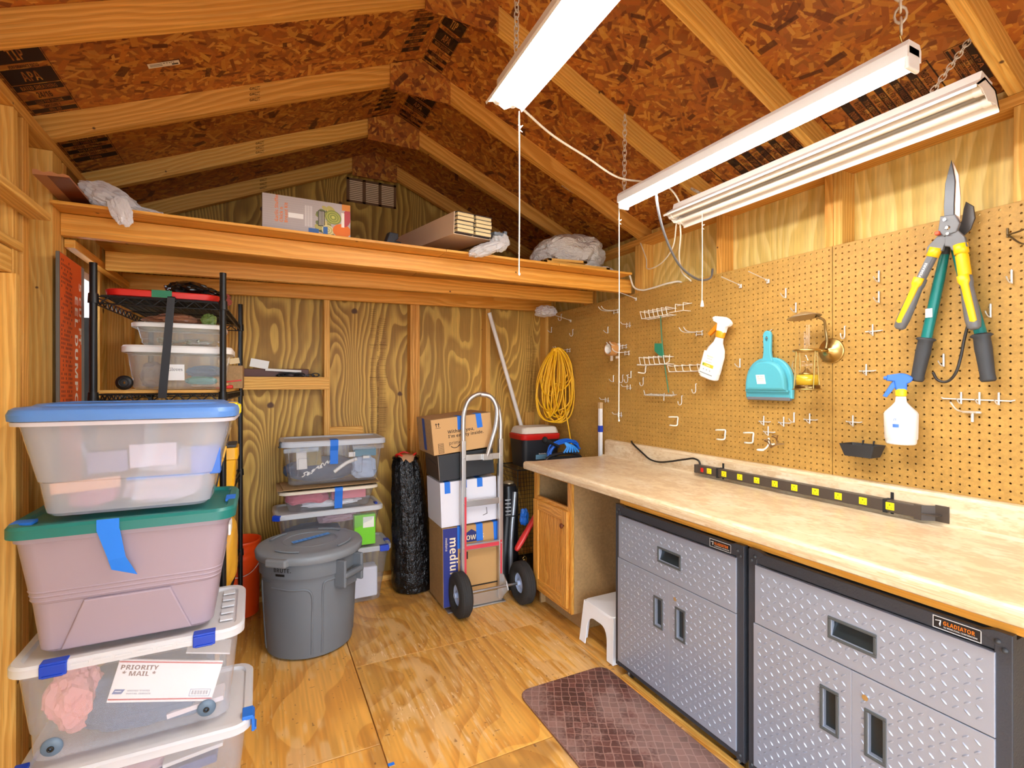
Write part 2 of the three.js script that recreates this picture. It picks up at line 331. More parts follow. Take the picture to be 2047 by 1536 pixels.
{
  const w = struct('wall_left');
  const y0 = 1.12, y1 = 1.96, z0 = -3.18, z1 = -2.7;            // window opening
  obj('siding_panel', B(WL - SD - 0.012, WL - SD, -0.08, 2.5, -3.782, z0, { g: 'y' }), M.siding, w);
  obj('siding_panel', B(WL - SD - 0.012, WL - SD, -0.08, y0, z0, z1, { g: 'y' }), M.siding, w);
  obj('siding_panel', B(WL - SD - 0.012, WL - SD, y1, 2.5, z0, z1, { g: 'y' }), M.siding, w);
  obj('siding_panel', B(WL - SD - 0.012, WL - SD, -0.08, 2.5, z1, -1.9, { g: 'y' }), M.siding, w);
  obj('siding_panel', B(WL - SD - 0.012, WL - SD, -0.08, 2.5, -1.898, -0.6, { g: 'y' }), M.siding, w);
  // unseen extra opening beside the camera, added for cool daylight on the cabinets
  obj('siding_panel', B(WL - SD - 0.012, WL - SD, 2.0, 2.5, -0.598, 1.4, { g: 'y' }), M.siding, w);
  obj('siding_panel', B(WL - SD - 0.012, WL - SD, -0.08, 2.0, -0.598, -0.2, { g: 'y' }), M.siding, w);
  obj('siding_panel', B(WL - SD - 0.012, WL - SD, -0.08, 2.0, 1.0, 1.4, { g: 'y' }), M.siding, w);
  obj('header', B(WL - SD, WL, 2.0, 2.09, -0.2, 1.0, { r: 0.003 }), M.lumber, w);
  for (const [z, t] of [[-3.76, ST], [-3.22, ST], [-2.698, ST], [-2.64, 0.1], [-2.318, 0.05], [-2.23, ST], [-1.2, ST], [-0.6, ST], [-0.24, ST], [1.0, ST], [1.2, ST]]) obj('stud', B(WL - SD, WL, 0.04, PLATE, z, z + t - 0.001, { r: 0.002 }), t > 0.06 || rnd() < 0.5 ? M.lumber : M.lumber2, w);
  obj('bottom_plate', B(WL - SD, WL, 0, 0.038, ZB, -0.2, { r: 0.002 }), M.lumber, w);
  obj('top_plate', B(WL - SD, WL + 0.002, PLATE + 0.001, PLATE + 0.04, ZB, 1.3, { r: 0.002 }), M.lumber2, w);
  // boards round the doorway at the left edge of the view
  obj('header', B(WL - SD, WL - 0.002, 1.79, 1.87, -2.19, -1.24, { r: 0.003 }), M.lumber, w);
  obj('header', B(WL - SD + 0.03, WL + 0.012, 1.872, 1.9, -2.24, -1.24, { r: 0.003 }), M.lumber, w);
  obj('jamb', B(WL - SD - 0.01, WL + 0.016, 0, 1.788, -2.2, -2.165, { r: 0.003 }), M.lumber, w);
  obj('door_panel', B(WL - SD - 0.01, WL - SD + 0.03, 0, 1.788, -2.16, -1.24, { r: 0.003, g: 'y' }), M.siding, w);
  const win = struct('window_1');
  const fr = mat(0xf4f4f2, 0.35);
  obj('frame', [B(WL - SD - 0.02, WL - 0.02, y0, y0 + 0.035, z0, z1), B(WL - SD - 0.02, WL - 0.02, y1 - 0.035, y1, z0, z1), B(WL - SD - 0.02, WL - 0.02, y0 + 0.035, y1 - 0.035, z0, z0 + 0.035), B(WL - SD - 0.02, WL - 0.02, y0 + 0.035, y1 - 0.035, z1 - 0.035, z1), B(WL - SD, WL - 0.04, 1.52, 1.555, z0 + 0.035, z1 - 0.035)], fr, win);
  obj('pane', B(WL - SD + 0.01, WL - SD + 0.014, y0 + 0.035, 1.52, z0 + 0.035, z1 - 0.035), M.glass, win);
  obj('pane', B(WL - SD + 0.01, WL - SD + 0.014, 1.555, y1 - 0.035, z0 + 0.035, z1 - 0.035), M.glass, win);
}
{
  // the wall behind the camera with the open double doorway that lets the daylight in
  const w = struct('wall_front');
  const gable = (x0, x1, yb) => { const p = [[x0, yb], [x1, yb], [x1, roofY(x1) - 0.004]]; if (x0 < RX && x1 > RX) p.push([RX, RY - 0.004]); p.push([x0, roofY(x0) - 0.004]); return p; };
  obj('siding_panel', uvDir(extr(gable(-0.83, -0.35, -0.08), 0.05).translate(0, 0, ZF), AX.y), M.siding, w);
  obj('siding_panel', uvDir(extr(gable(1.45, 2.31, -0.08), 0.05).translate(0, 0, ZF), AX.y), M.siding, w);
  obj('siding_panel', uvDir(extr(gable(-0.35, 1.45, 2.05), 0.05).translate(0, 0, ZF), AX.y), M.siding, w);
  const g = struct('ground_outside');
  obj('gravel', B(-9, 9, -0.3, -0.12, -9, 12), mat(0x9a978f, 0.9), g);
}
const ceiling = struct('ceiling');
{
  const L = 1.72 / Math.cos(Math.atan(SL)), ph = Math.atan(SL);
  for (const s of [-1, 1]) for (const [z0, z1] of s > 0 ? [[-3.79, -2.552], [-2.549, -1.332], [-1.329, -0.112], [-0.109, 1.4]] : [[-3.79, -3.162], [-3.159, -1.942], [-1.939, -0.722], [-0.719, 1.4]]) {
    const g = B(0, L, 0, 0.011, z0, z1, { g: 'x' });
    g.rotateZ(-ph); if (s < 0) g.rotateY(Math.PI).translate(0, 0, z0 + z1);
    obj('osb_panel', g.translate(RX, RY, 0), M.osb, ceiling);
  }
  const drop = 0.089 / Math.cos(ph);
  const gus = [[RX - 0.16, 0], [RX + 0.16, 0], [RX + 0.16, 0], [RX, 0], [RX - 0.16, 0]];
  for (const z of [-3.69, -3.11, -2.53, -1.93, -1.31, -0.71, -0.1, 0.5, 1.1]) {
    for (const s of [-1, 1]) {
      const xe = s > 0 ? 2.42 : -0.94, e = 0.001, p = [[RX, RY - e], [RX, RY - e - drop], [xe, roofY(xe) - e - drop], [xe, roofY(xe) - e]];
      const g = extr(p, ST); g.translate(0, 0, z - ST);
      obj('rafter', uvDir(g, V(1, -s * SL, 0)), rnd() < 0.4 ? M.lumber : M.lumber2, ceiling);
    }
    const b = 2.908, pg = [[RX - 0.158, b], [RX + 0.158, b], [RX + 0.158, roofY(RX + 0.158) - 0.003], [RX, RY - 0.003], [RX - 0.158, roofY(RX - 0.158) - 0.003]];
    obj('gusset_plate', uvDir(extr(pg, 0.011).translate(0, 0, z + 0.0005), AX.x), M.osb, ceiling);
  }
}
// ---------- the loft shelf over the back of the shed ----------
{
  const t = thing('loft_shelf', 'orange stained wooden loft shelf spanning the shed under the gable', 'shelf');
  obj('front_beam', B(WL + 0.001, 2.197, 2.03, 2.119, -2.658, -2.62, { r: 0.003 }), M.fascia, t);
  const jo = (x0, x1, ya, yb, z, m) => { const L = x1 - x0, g = B(0, L, 0, 0.089, -ST, 0, { r: 0.003 }); g.rotateZ(Math.atan2(yb - ya, L)); return obj('joist', g.translate(x0, ya, z), m, t); };
  jo(WL + 0.05, 2.196, 1.985, 2.024, -3.05, M.fascia);
  jo(WL + 0.001, 2.198, 1.99, 2.04, ZB + SD + ST + 0.001, M.fascia);
  obj('side_cleat', B(WL + 0.001, WL + ST, 1.99, 2.025, -3.63, -2.66, { r: 0.003 }), M.fascia, t);
  for (const [x0, x1] of [[WL + 0.002, 0.868], [0.871, 1.56], [1.563, 2.1]]) obj('deck_panel', B(x0, x1, 2.1215, 2.1335, -3.675, -2.5, { g: 'x' }), M.fascia, t);
  rebase(t);
}

// ---------- shop lights ----------
function chain(a, b, link = 0.032, r = 0.0022) {
  a = V(...a); b = V(...b);
  const L = a.distanceTo(b), n = Math.max(2, Math.round(L / (link * 0.72))), q = new THREE.Quaternion().setFromUnitVectors(V(0, 1, 0), b.clone().sub(a).normalize()), gs = [];
  for (let i = 0; i < n; i++) {
    const g = new THREE.TorusGeometry(link * 0.3, r, 5, 10); g.scale(1, 1.65, 1); if (i % 2) g.rotateY(Math.PI / 2); g.rotateY(0.5);
    g.applyQuaternion(q); const p = a.clone().lerp(b, (i + 0.5) / n); gs.push(g.translate(p.x, p.y, p.z));
  }
  return gs;
}
const link = mat(0xe4dccc, 0.35, { metalness: 0.3 });
const tubeGlow = new THREE.MeshStandardMaterial({ color: 0xffffff, emissive: LAMPCOL, emissiveIntensity: TUBE, roughness: 0.5 });
const tubeOff = mat(0xf0e6da, 0.3), fixWhite = mat(0xf4f3f0, 0.35), fixWarm = mat(0xeee6dc, 0.4);
// a strip pan with a folded profile, its length along local z, open side down
function pan(len, w, h, t = 0.0012) {
  const p = [[-w / 2, -h], [-w / 2 + 0.004, -h - 0.008], [-w / 2 + 0.008, -h], [-w * 0.2, -0.006], [w * 0.2, -0.006], [w / 2 - 0.008, -h], [w / 2 - 0.004, -h - 0.008], [w / 2, -h], [w * 0.24, 0], [-w * 0.24, 0]];
  return [extr(p, len)];
}
function endPlate(w, h, z, t = 0.0015) { return extr([[-w / 2, -h], [-w * 0.27, -h * 0.86], [0, -h * 1.25], [w * 0.27, -h * 0.86], [w / 2, -h], [w * 0.24, 0], [-w * 0.24, 0]], t).translate(0, 0, z); }
{
  const t = thing('shop_light', 'lit white twin-tube shop light hanging under the roof ridge', 'light', 'shop lights');
  const L = 1.24, g = new THREE.Group();
  obj('housing', [pan(L, 0.14, 0.05), B(-0.032, 0.032, -0.006, 0.03, 0.01, L - 0.01)], fixWhite, t);
  for (const z of [0, L - 0.0015]) obj('end_plate', endPlate(0.14, 0.05, z), fixWhite, t);
  for (const x of [-0.028, 0.028]) {
    const tb = obj('tube', cyl([x, -0.036, 0.02], [x, -0.036, L - 0.02], 0.0135, 0.0135, 16), tubeGlow, t);
    for (const z of [0.0015, L - 0.0215]) obj('socket', [cyl([x, -0.036, z], [x, -0.036, z + 0.02], 0.017, 0.017, 14)], fixWhite, tb);
  }
  for (const z of [0.1, L - 0.1]) obj('chain', chain([0, 0.03, z], [0, 0.58, z]), link, t);
  const a = new THREE.RectAreaLight(LAMPCOL, LAMP, 0.11, L - 0.06); a.rotation.x = -Math.PI / 2; a.position.set(0, -0.062, L / 2); a.castShadow = true; t.add(a);
  t.position.set(0.763, 2.452, -1.583); t.rotation.set(0.03, -0.06, 0, 'YXZ');
}
{
  const t = thing('shop_light', 'lit single-tube white strip light over the workbench', 'light', 'shop lights');
  const L = 1.175;
  obj('housing', [extr([[-0.034, 0], [-0.034, 0.03], [-0.026, 0.045], [0.026, 0.045], [0.034, 0.03], [0.034, 0], [0.03, 0], [0.024, 0.012], [-0.024, 0.012], [-0.03, 0]], L)], fixWhite, t);
  for (const z of [0, L - 0.012]) obj('end_plate', B(-0.03, 0.03, -0.028, 0.036, z, z + 0.012, { r: 0.006, s: 2 }), fixWhite, t);
  obj('tube', cyl([0, -0.012, 0.012], [0, -0.012, L - 0.012], 0.0145, 0.0145, 16), tubeGlow, t);
  obj('chain', chain([0, 0.06, 0.01], [0, 0.41, 0.015]), link, t);
  obj('chain', chain([0, 0.09, L - 0.03], [0.02, 0.5, L - 0.05], 0.045, 0.003), link, t);
  for (const z of [0.01, L - 0.03]) obj('hanger_hook', tube([[0, 0.04, z], [0.008, 0.055, z], [0, 0.068, z], [-0.006, 0.08, z], [0.002, 0.095, z]], 0.0022), M.brass, t);
  const a = new THREE.RectAreaLight(LAMPCOL, LAMP, 0.05, L - 0.05); a.rotation.x = -Math.PI / 2; a.position.set(0, -0.034, L / 2); a.castShadow = true; t.add(a);
  t.position.set(1.52, 2.274, -1.875);
}
{
  const t = thing('shop_light', 'unlit white reflector shop light tilted beside the right wall', 'light', 'shop lights');
  const L = 1.23;
  obj('housing', [pan(L, 0.15, 0.045), B(-0.034, 0.034, -0.006, 0.028, 0.01, L - 0.01)], fixWarm, t);
  for (const z of [0, L - 0.0015]) obj('end_plate', endPlate(0.15, 0.045, z), fixWarm, t);
  for (const x of [-0.03, 0.03]) { const tb = obj('tube', cyl([x, -0.034, 0.02], [x, -0.034, L - 0.02], 0.0135, 0.0135, 14), tubeOff, t); for (const z of [0.0015, L - 0.0215]) obj('socket', cyl([x, -0.034, z], [x, -0.034, z + 0.02], 0.017, 0.017, 12), fixWarm, tb); }
  t.position.set(1.887, 2.299, -1.91); t.rotation.z = -0.28;
  t.updateMatrixWorld(true);
  const w = (x, y, z) => t.worldToLocal(V(x, y, z)).toArray();
  obj('chain', chain(w(1.89, 2.335, -1.74), w(2.09, 2.52, -2.04), 0.026, 0.0018), link, t);
  obj('chain', chain(w(1.885, 2.335, -0.83), w(2.0, 2.55, -0.742), 0.028, 0.0018), link, t);
}
const whip = (name, pts, r, m, label, cat, g) => solo(name, tube(pts, r, 7, pts.length * 8), m, label, cat, g);
{
  const pc = (label, x, z, y0, y1, bell) => {
    const t = thing('pull_cord', label, 'cord', 'pull cords');
    obj('string', tube([[x, y0, z], [x + 0.001, (y0 + y1) / 2, z], [x - 0.001, y1, z]], 0.0022, 6, 16), M.cord, t);
    obj('end_knob', lathe(bell ? [[0.0005, 0.03], [0.004, 0.03], [0.0085, 0.004], [0.008, 0], [0.0005, 0]] : [[0.0005, 0.012], [0.004, 0.008], [0.004, 0.002], [0.0005, 0]], 12).translate(x, y1 - (bell ? 0.03 : 0.01), z), M.whitePaint, t);
    obj('knot', tube([[x - 0.004, y0 - 0.05, z], [x + 0.006, y0 - 0.055, z + 0.004], [x + 0.014, y0 - 0.048, z], [x + 0.004, y0 - 0.062, z - 0.004], [x + 0.012, y0 - 0.072, z]], 0.0016, 5), M.cord, t);
    rebase(t);
  };
  pc('white pull cord hanging from the light under the ridge', 0.823, -1.586, 2.4, 1.825);
  pc('long white pull cord hanging from the lit strip light', 1.512, -1.893, 2.256, 1.262);
  pc('white pull cord with bell knob hanging from the unlit light', 1.86, -1.715, 2.232, 1.823, true);
}
whip('power_cable', [[0.835, 2.415, -1.59], [1.0, 2.39, -1.66], [1.2, 2.37, -1.72], [1.42, 2.345, -1.78], [1.6, 2.365, -1.8], [1.75, 2.39, -1.84], [1.83, 2.37, -1.86], [1.86, 2.335, -1.86]], 0.0045, M.cord, 'cream power cable strung between the ridge light and the unlit light', 'cable', 'light cables');
whip('power_cable', [[1.525, 2.27, -1.66], [1.54, 2.2, -1.665], [1.6, 2.1, -1.69], [1.76, 1.99, -1.76], [1.95, 1.95, -1.82], [2.1, 1.985, -1.88], [2.17, 2.045, -1.93], [2.205, 2.045, -1.965], [2.225, 1.96, -1.985]], 0.0055, mat(0x6b6b6e, 0.5), 'grey power cable looping from the strip light behind the pegboard', 'cable', 'light cables');
whip('power_cable', [[1.92, 2.255, -1.915], [1.935, 2.2, -1.925], [1.99, 2.12, -1.99], [2.06, 2.07, -2.05], [2.13, 2.05, -2.1], [2.21, 2.0, -2.1], [2.235, 1.94, -2.1]], 0.0045, M.cord, 'cream cord dropping from the unlit light behind the pegboard', 'cable', 'light cables');
whip('power_cable', [[1.9, 2.25, -1.92], [1.94, 2.16, -1.98], [2.0, 2.11, -2.12], [2.1, 2.13, -2.36], [2.18, 2.22, -2.46], [2.195, 2.34, -2.53]], 0.0035, M.cord, 'thin cream wire drooping along the wall studs to the top plate', 'cable', 'light cables');
whip('power_cable', [[2.16, 2.14, -2.595], [2.175, 2.06, -2.57], [2.182, 2.03, -2.5], [2.184, 2.028, -2.4], [2.188, 2.034, -2.26], [2.21, 2.03, -2.2], [2.225, 1.97, -2.17]], 0.006, M.cord, 'thick white cable running from the loft beam behind the pegboard top', 'cable', 'light cables');

// ---------- pegboard ----------
const PX = 2.19;                       // front face of the pegboard
{
  const t = thing('pegboard', 'tan perforated hardboard pegboard covering the right wall above the bench', 'pegboard');
  const S = 0.0262, R = 0.0037, T = 0.0055;
  function peg(z0, z1, y0, y1) {
    const nz = Math.floor((z1 - z0) / S), ny = Math.floor((y1 - y0) / S), dz = (z1 - z0) / nz, dy = (y1 - y0) / ny, pos = [], nor = [], uv = [];
    const ring = []; for (let i = 0; i < 8; i++) { const a = (i + 0.5) / 8 * Math.PI * 2; ring.push([Math.cos(a) * R, Math.sin(a) * R]); }
    const out = ring.map((p) => { const k = Math.max(Math.abs(p[0]) / (dz / 2), Math.abs(p[1]) / (dy / 2)); return [p[0] / k, p[1] / k]; });
    const crn = [[1, 1], [-1, 1], [-1, -1], [1, -1]].map((q) => [q[0] * dz / 2, q[1] * dy / 2]);
    const P = (x, y, z, nx, ny_, nz_) => { pos.push(x, y, z); nor.push(nx, ny_, nz_); uv.push(z, y); };
    for (let a = 0; a < nz; a++) for (let b = 0; b < ny; b++) {
      const cz = z0 + (a + 0.5) * dz, cy = y0 + (b + 0.5) * dy;
      const q = (p, x = PX) => [x, cy + p[1], cz + p[0]];
      for (let i = 0; i < 8; i++) {
        const j = (i + 1) % 8, o0 = out[i], o1 = out[j], r0 = ring[i], r1 = ring[j];
        const f = (A, Bq, C) => { for (const p of [A, Bq, C]) P(...q(p), -1, 0, 0); };
        f(r0, o0, r1); f(r1, o0, o1);
        if (i % 2 === 0) { const c = crn[i / 2]; f(o0, c, o1); }
        const w = (p, x) => { const l = Math.hypot(...p); P(...q(p, x), 0, -p[1] / l, -p[0] / l); };
        w(r0, PX); w(r1, PX); w(r0, PX + T); w(r1, PX); w(r1, PX + T); w(r0, PX + T);
      }
    }
    const g = new THREE.BufferGeometry();
    g.setAttribute('position', new THREE.Float32BufferAttribute(pos, 3)); g.setAttribute('normal', new THREE.Float32BufferAttribute(nor, 3)); g.setAttribute('uv', new THREE.Float32BufferAttribute(uv, 2));
    const edge = [B(PX, PX + T, y1 - 0.0005, y1, z0, z1), B(PX, PX + T, y0, y0 + 0.0005, z0, z1), B(PX, PX + T, y0, y1, z0, z0 + 0.0005), B(PX, PX + T, y0, y1, z1 - 0.0005, z1)];
    return [g, edge];
  }
  for (const [z0, z1] of [[-3.765, -2.562], [-2.56, -1.311], [-1.309, -0.09], [-0.088, 1.13]]) obj('panel', peg(z0, z1, 0.8, 2.02), M.peg, t);
  rebase(t);
}
// ---------- worktop with rolled edge and backsplash ----------
{
  const t = thing('worktop', 'beige marbled laminate worktop with rolled front edge and low backsplash', 'worktop');
  const s = new THREE.Shape(), x0 = 1.508, y = 0.93;
  s.moveTo(x0 + 0.05, y - 0.03); s.lineTo(x0 + 0.035, y - 0.045); s.lineTo(x0 + 0.012, y - 0.045); s.quadraticCurveTo(x0, y - 0.045, x0, y - 0.03); s.lineTo(x0, y - 0.016); s.quadraticCurveTo(x0, y + 0.003, x0 + 0.022, y + 0.003);
  s.quadraticCurveTo(x0 + 0.05, y + 0.002, x0 + 0.08, y); s.lineTo(2.13, y); s.quadraticCurveTo(2.152, y, 2.152, y + 0.02); s.lineTo(2.152, y + 0.09); s.quadraticCurveTo(2.152, y + 0.112, 2.172, y + 0.112); s.lineTo(2.188, y + 0.112); s.lineTo(2.188, y - 0.03); s.closePath();
  const g = extr(s, 3.05); g.translate(0, 0, -2.85);
  obj('slab', uvDir(toCreasedNormals(g, 0.7), AX.z, [0, 0]), M.laminate, t);
  obj('apron', B(1.603, 1.621, 0.834, 0.898, -2.0, -0.51, { r: 0.002 }), M.fascia, t);
  obj('end_support', B(1.58, 2.17, 0.003, 0.884, 0.14, 0.16, { r: 0.002, g: 'y' }), M.mdf, t);
  obj('seam_cap', B(2.13, 2.15, 0.9315, 0.938, -2.856, -2.85), M.laminate, t);
  rebase(t);
}
// ---------- oak cabinet ----------
{
  const t = thing('oak_cabinet', 'honey oak base cabinet with one door at the far end of the bench', 'cabinet');
  const z0 = -2.872, z1 = -2.432, x = 1.6;
  obj('body', [B(x + 0.019, 2.14, 0.1, 0.884, z1 - 0.014, z1, { g: 'y' }), B(x + 0.019, 2.14, 0.1, 0.884, z0, z0 + 0.014, { g: 'y' }), B(x + 0.019, 2.14, 0.1, 0.114, z0 + 0.014, z1 - 0.014), B(2.128, 2.14, 0.114, 0.884, z0 + 0.014, z1 - 0.014), B(x + 0.075, x + 0.09, 0.0, 0.1, z0, z1), B(x + 0.09, 2.14, 0, 0.1, z1 - 0.014, z1), B(x + 0.09, 2.14, 0, 0.1, z0, z0 + 0.014), B(x + 0.04, x + 0.075, 0, 0.1, z0, z0 + 0.02)], M.mdf, t);
  const fr = [B(x, x + 0.019, 0.1, 0.884, z1 - 0.042, z1, { r: 0.002 }), B(x, x + 0.019, 0.1, 0.884, z0, z0 + 0.042, { r: 0.002 }), B(x, x + 0.019, 0.852, 0.884, z0 + 0.042, z1 - 0.042, { r: 0.002 }), B(x, x + 0.019, 0.675, 0.712, z0 + 0.042, z1 - 0.042, { r: 0.002 }), B(x, x + 0.019, 0.1, 0.14, z0 + 0.042, z1 - 0.042, { r: 0.002 })];
  obj('face_frame', fr, M.oak, t);
  const d = obj('door', [B(x - 0.02, x - 0.001, 0.128, 0.69, z0 + 0.022, z0 + 0.082, { r: 0.005, s: 2 }), B(x - 0.02, x - 0.001, 0.128, 0.69, z1 - 0.082, z1 - 0.022, { r: 0.005, s: 2 }), B(x - 0.02, x - 0.001, 0.63, 0.69, z0 + 0.08, z1 - 0.08, { r: 0.005, s: 2 }), B(x - 0.02, x - 0.001, 0.128, 0.188, z0 + 0.08, z1 - 0.08, { r: 0.005, s: 2 })], M.oak, t);
  obj('door_panel', B(x - 0.011, x - 0.003, 0.18, 0.64, z0 + 0.07, z1 - 0.07, { g: 'y' }), M.oak, d);
  obj('knob', lathe([[0.0005, 0.026], [0.008, 0.026], [0.0155, 0.02], [0.0155, 0.015], [0.006, 0.01], [0.005, 0], [0.0005, 0]], 18).rotateZ(Math.PI / 2).translate(x - 0.0195, 0.605, z1 - 0.052), mat(0x6b3418, 0.3), d);
  rebase(t);
}
// ---------- steel cabinets with tread plate fronts ----------
function treads(y0, y1, z0, z1, x) {     // raised lens-shaped marks of tread plate, alternating in direction
  const P = 0.0238, gs = [];
  const nz = Math.floor((z1 - z0 - 0.02) / P), ny = Math.floor((y1 - y0 - 0.02) / P);
  const oz = (z1 - z0 - nz * P) / 2 + P / 2, oy = (y1 - y0 - ny * P) / 2 + P / 2, pos = [];
  const L = 0.0098, W = 0.0034, H = 0.0024, out = []; for (let i = 0; i < 10; i++) { const a = i / 10 * Math.PI * 2; out.push([Math.cos(a) * L, Math.sin(a) * W * (1 - 0.35 * Math.cos(a) ** 2)]); }
  for (let a = 0; a < nz; a++) for (let b = 0; b < ny; b++) {
    const an = (a + b) % 2 ? 0.72 : -0.72 + Math.PI, ca = Math.cos(an), sa = Math.sin(an), cz = z0 + oz + a * P, cy = y0 + oy + b * P;
    const q = (p, h) => [x - h, cy + p[0] * sa + p[1] * ca, cz + p[0] * ca - p[1] * sa];
    const r = [q([-L * 0.5, 0], H), q([L * 0.5, 0], H)];
    for (let i = 0; i < 10; i++) {
      const A = q(out[i], 0), C = q(out[(i + 1) % 10], 0), m = (out[i][0] + out[(i + 1) % 10][0]) > 0 ? r[1] : r[0];
      pos.push(...A, ...m, ...C);
      if (i === 2 || i === 7) pos.push(...C, ...m, ...(m === r[1] ? r[0] : r[1]));
    }
  }
  let g = new THREE.BufferGeometry(); g.setAttribute('position', new THREE.Float32BufferAttribute(pos, 3));
  return toCreasedNormals(g, 1.2);
}
const badge = printMat(256, 80, (c, w, h) => {
  c.fillStyle = '#d9d9d6'; c.fillRect(0, 0, w, h); c.fillStyle = '#1d1f24'; c.fillRect(5, 5, w - 10, h - 10);
  c.strokeStyle = '#f2f2f2'; c.lineWidth = 5; c.beginPath(); c.moveTo(14, 30); c.lineTo(44, 24); c.lineTo(36, 52); c.moveTo(44, 24); c.lineTo(40, 60); c.stroke();
  c.fillStyle = '#f07a1c'; c.font = 'bold 35px sans-serif'; c.textAlign = 'left'; c.save(); c.translate(56, 47); c.scale(0.86, 1); c.fillText('GLADIATOR', 0, 0); c.restore();
  c.fillStyle = '#e6e6e6'; c.font = 'bold 12px sans-serif'; c.fillText('by WHIRLPOOL CORPORATION', 60, 64);
}, 0.35);
function steelCabinet(z0, z1, label) {
  const t = thing('steel_cabinet', label, 'cabinet', 'steel workbench cabinets');
  const x = 1.58, yb = 0.045, yt = 0.832, bk = 2.06, w = 0.03;
  obj('body', [B(x + 0.02, bk, yb, yt - 0.01, z0, z0 + 0.012), B(x + 0.02, bk, yb, yt - 0.01, z1 - 0.012, z1), B(x + 0.02, bk, yb, yb + 0.012, z0 + 0.012, z1 - 0.012), B(x + 0.05, bk, yt - 0.03, yt - 0.01, z0 + 0.012, z1 - 0.012), B(bk - 0.01, bk, yb, yt - 0.01, z0, z1), B(x + 0.03, x + 0.04, yb, yt - 0.02, z0 + 0.01, z1 - 0.01)], M.hammer, t);
  const cor = (z, s) => extr([[0, yb], [s * w, yb], [s * w, yt - 0.028], [s * (w + 0.03), yt - 0.004], [s * w * 1.1, yt + 0.004], [0, yt + 0.004]], 0.022, 0.002).rotateY(-Math.PI / 2).translate(x + 0.02, 0, z);
  obj('frame', [cor(z0, 1), cor(z1, -1), B(x, x + 0.02, yt - 0.042, yt - 0.002, z0 + w - 0.002, z1 - w + 0.002, { r: 0.003 }), B(x, x + 0.02, yb, yb + 0.024, z0 + w - 0.002, z1 - w + 0.002, { r: 0.003 })], M.hammer, t);
  for (const [y, z] of [[yt - 0.018, z0 + 0.025], [yt - 0.034, z0 + 0.012], [yt - 0.018, z1 - 0.025], [yt - 0.034, z1 - 0.012], [yb + 0.02, z0 + 0.013], [yb + 0.02, z1 - 0.013]]) obj('bolt', lathe([[0.0005, 0.005], [0.003, 0.005], [0.0066, 0.001], [0.0066, 0], [0.0005, 0]], 10).rotateZ(Math.PI / 2).translate(x - 0.0035, y, z), M.darkGrey, t);
  obj('badge', sheet([x - 0.0006, yt - 0.039, z1 - 0.156], [x - 0.0006, yt - 0.039, z1 - 0.056], [x - 0.0006, yt - 0.007, z1 - 0.056], [x - 0.0006, yt - 0.007, z1 - 0.156]), badge, t);
  const a0 = z0 + w, a1 = z1 - w, mid = (a0 + a1) / 2, gap = 0.003;
  const fr = mat(0x4b4f50, 0.35), dk = mat(0x1a2428, 0.3);
  // front sheet with a square cut for the recessed pull
  function front(name, y0, y1, c0, c1, hy0, hy1, hz0, hz1) {
    const xf = x - 0.008, pl = [];
    const sh = shape([[c0, y0], [c1, y0], [c1, y1], [c0, y1]]); const ho = new THREE.Path(); ho.moveTo(hz0, hy0); ho.lineTo(hz0, hy1); ho.lineTo(hz1, hy1); ho.lineTo(hz1, hy0); ho.closePath(); sh.holes.push(ho);
    const g = extr(sh, 0.016, 0.0015).rotateY(-Math.PI / 2).translate(xf + 0.016, 0, 0);
    const tg = treads(y0, y1, c0, c1, xf + 0.0001);
    // no marks over the pull
    const p = tg.attributes.position.array, keep = []; for (let i = 0; i < p.length; i += 9) { const cy = (p[i + 1] + p[i + 4] + p[i + 7]) / 3, cz = (p[i + 2] + p[i + 5] + p[i + 8]) / 3; if (!(cy > hy0 - 0.012 && cy < hy1 + 0.012 && cz > hz0 - 0.012 && cz < hz1 + 0.012)) keep.push(i); }
    const k = new THREE.BufferGeometry(), q = new Float32Array(keep.length * 9), n = new Float32Array(keep.length * 9), on = tg.attributes.normal.array; keep.forEach((i, m) => { q.set(p.subarray(i, i + 9), m * 9); n.set(on.subarray(i, i + 9), m * 9); });
    k.setAttribute('position', new THREE.BufferAttribute(q, 3)); k.setAttribute('normal', new THREE.BufferAttribute(n, 3));
    const o = obj(name, [g, k], M.plate, t);
    const b = 0.009, hd = obj('recessed_pull', [B(xf - 0.004, xf + 0.018, hy0 - b, hy0, hz0 - b, hz1 + b, { r: 0.002 }), B(xf - 0.004, xf + 0.018, hy1, hy1 + b, hz0 - b, hz1 + b, { r: 0.002 }), B(xf - 0.004, xf + 0.018, hy0, hy1, hz0 - b, hz0, { r: 0.002 }), B(xf - 0.004, xf + 0.018, hy0, hy1, hz1, hz1 + b, { r: 0.002 })], fr, o);
    const wide = hz1 - hz0 > hy1 - hy0, cup = wide ? spin(B(xf + 0.004, xf + 0.007, hy0 + 0.001, hy1 - 0.001, hz0, hz1), 'Z', -0.35, [xf + 0.006, hy0, 0]) : B(xf + 0.014, xf + 0.017, hy0, hy1, hz0, hz1);
    obj('recess', [cup, B(xf + 0.024, xf + 0.027, hy0, hy1, hz0, hz1)], dk, o);
    return o;
  }
  front('drawer_front', 0.583, yt - 0.047, a0, a1, 0.655, 0.705, mid - 0.06, mid + 0.06);
  front('door', 0.072, 0.577, a0 - 0.006, mid - gap / 2, 0.36, 0.48, mid - 0.085, mid - 0.045);
  const rd = front('door', 0.072, 0.577, mid + gap / 2, a1, 0.36, 0.48, mid + 0.045, mid + 0.085);
  obj('lock', [cyl([x - 0.013, 0.52, mid + 0.04], [x - 0.0075, 0.52, mid + 0.04], 0.0085, 0.0085, 14), B(x - 0.0135, x - 0.012, 0.517, 0.523, mid + 0.0395, mid + 0.0405)], M.chrome, rd);
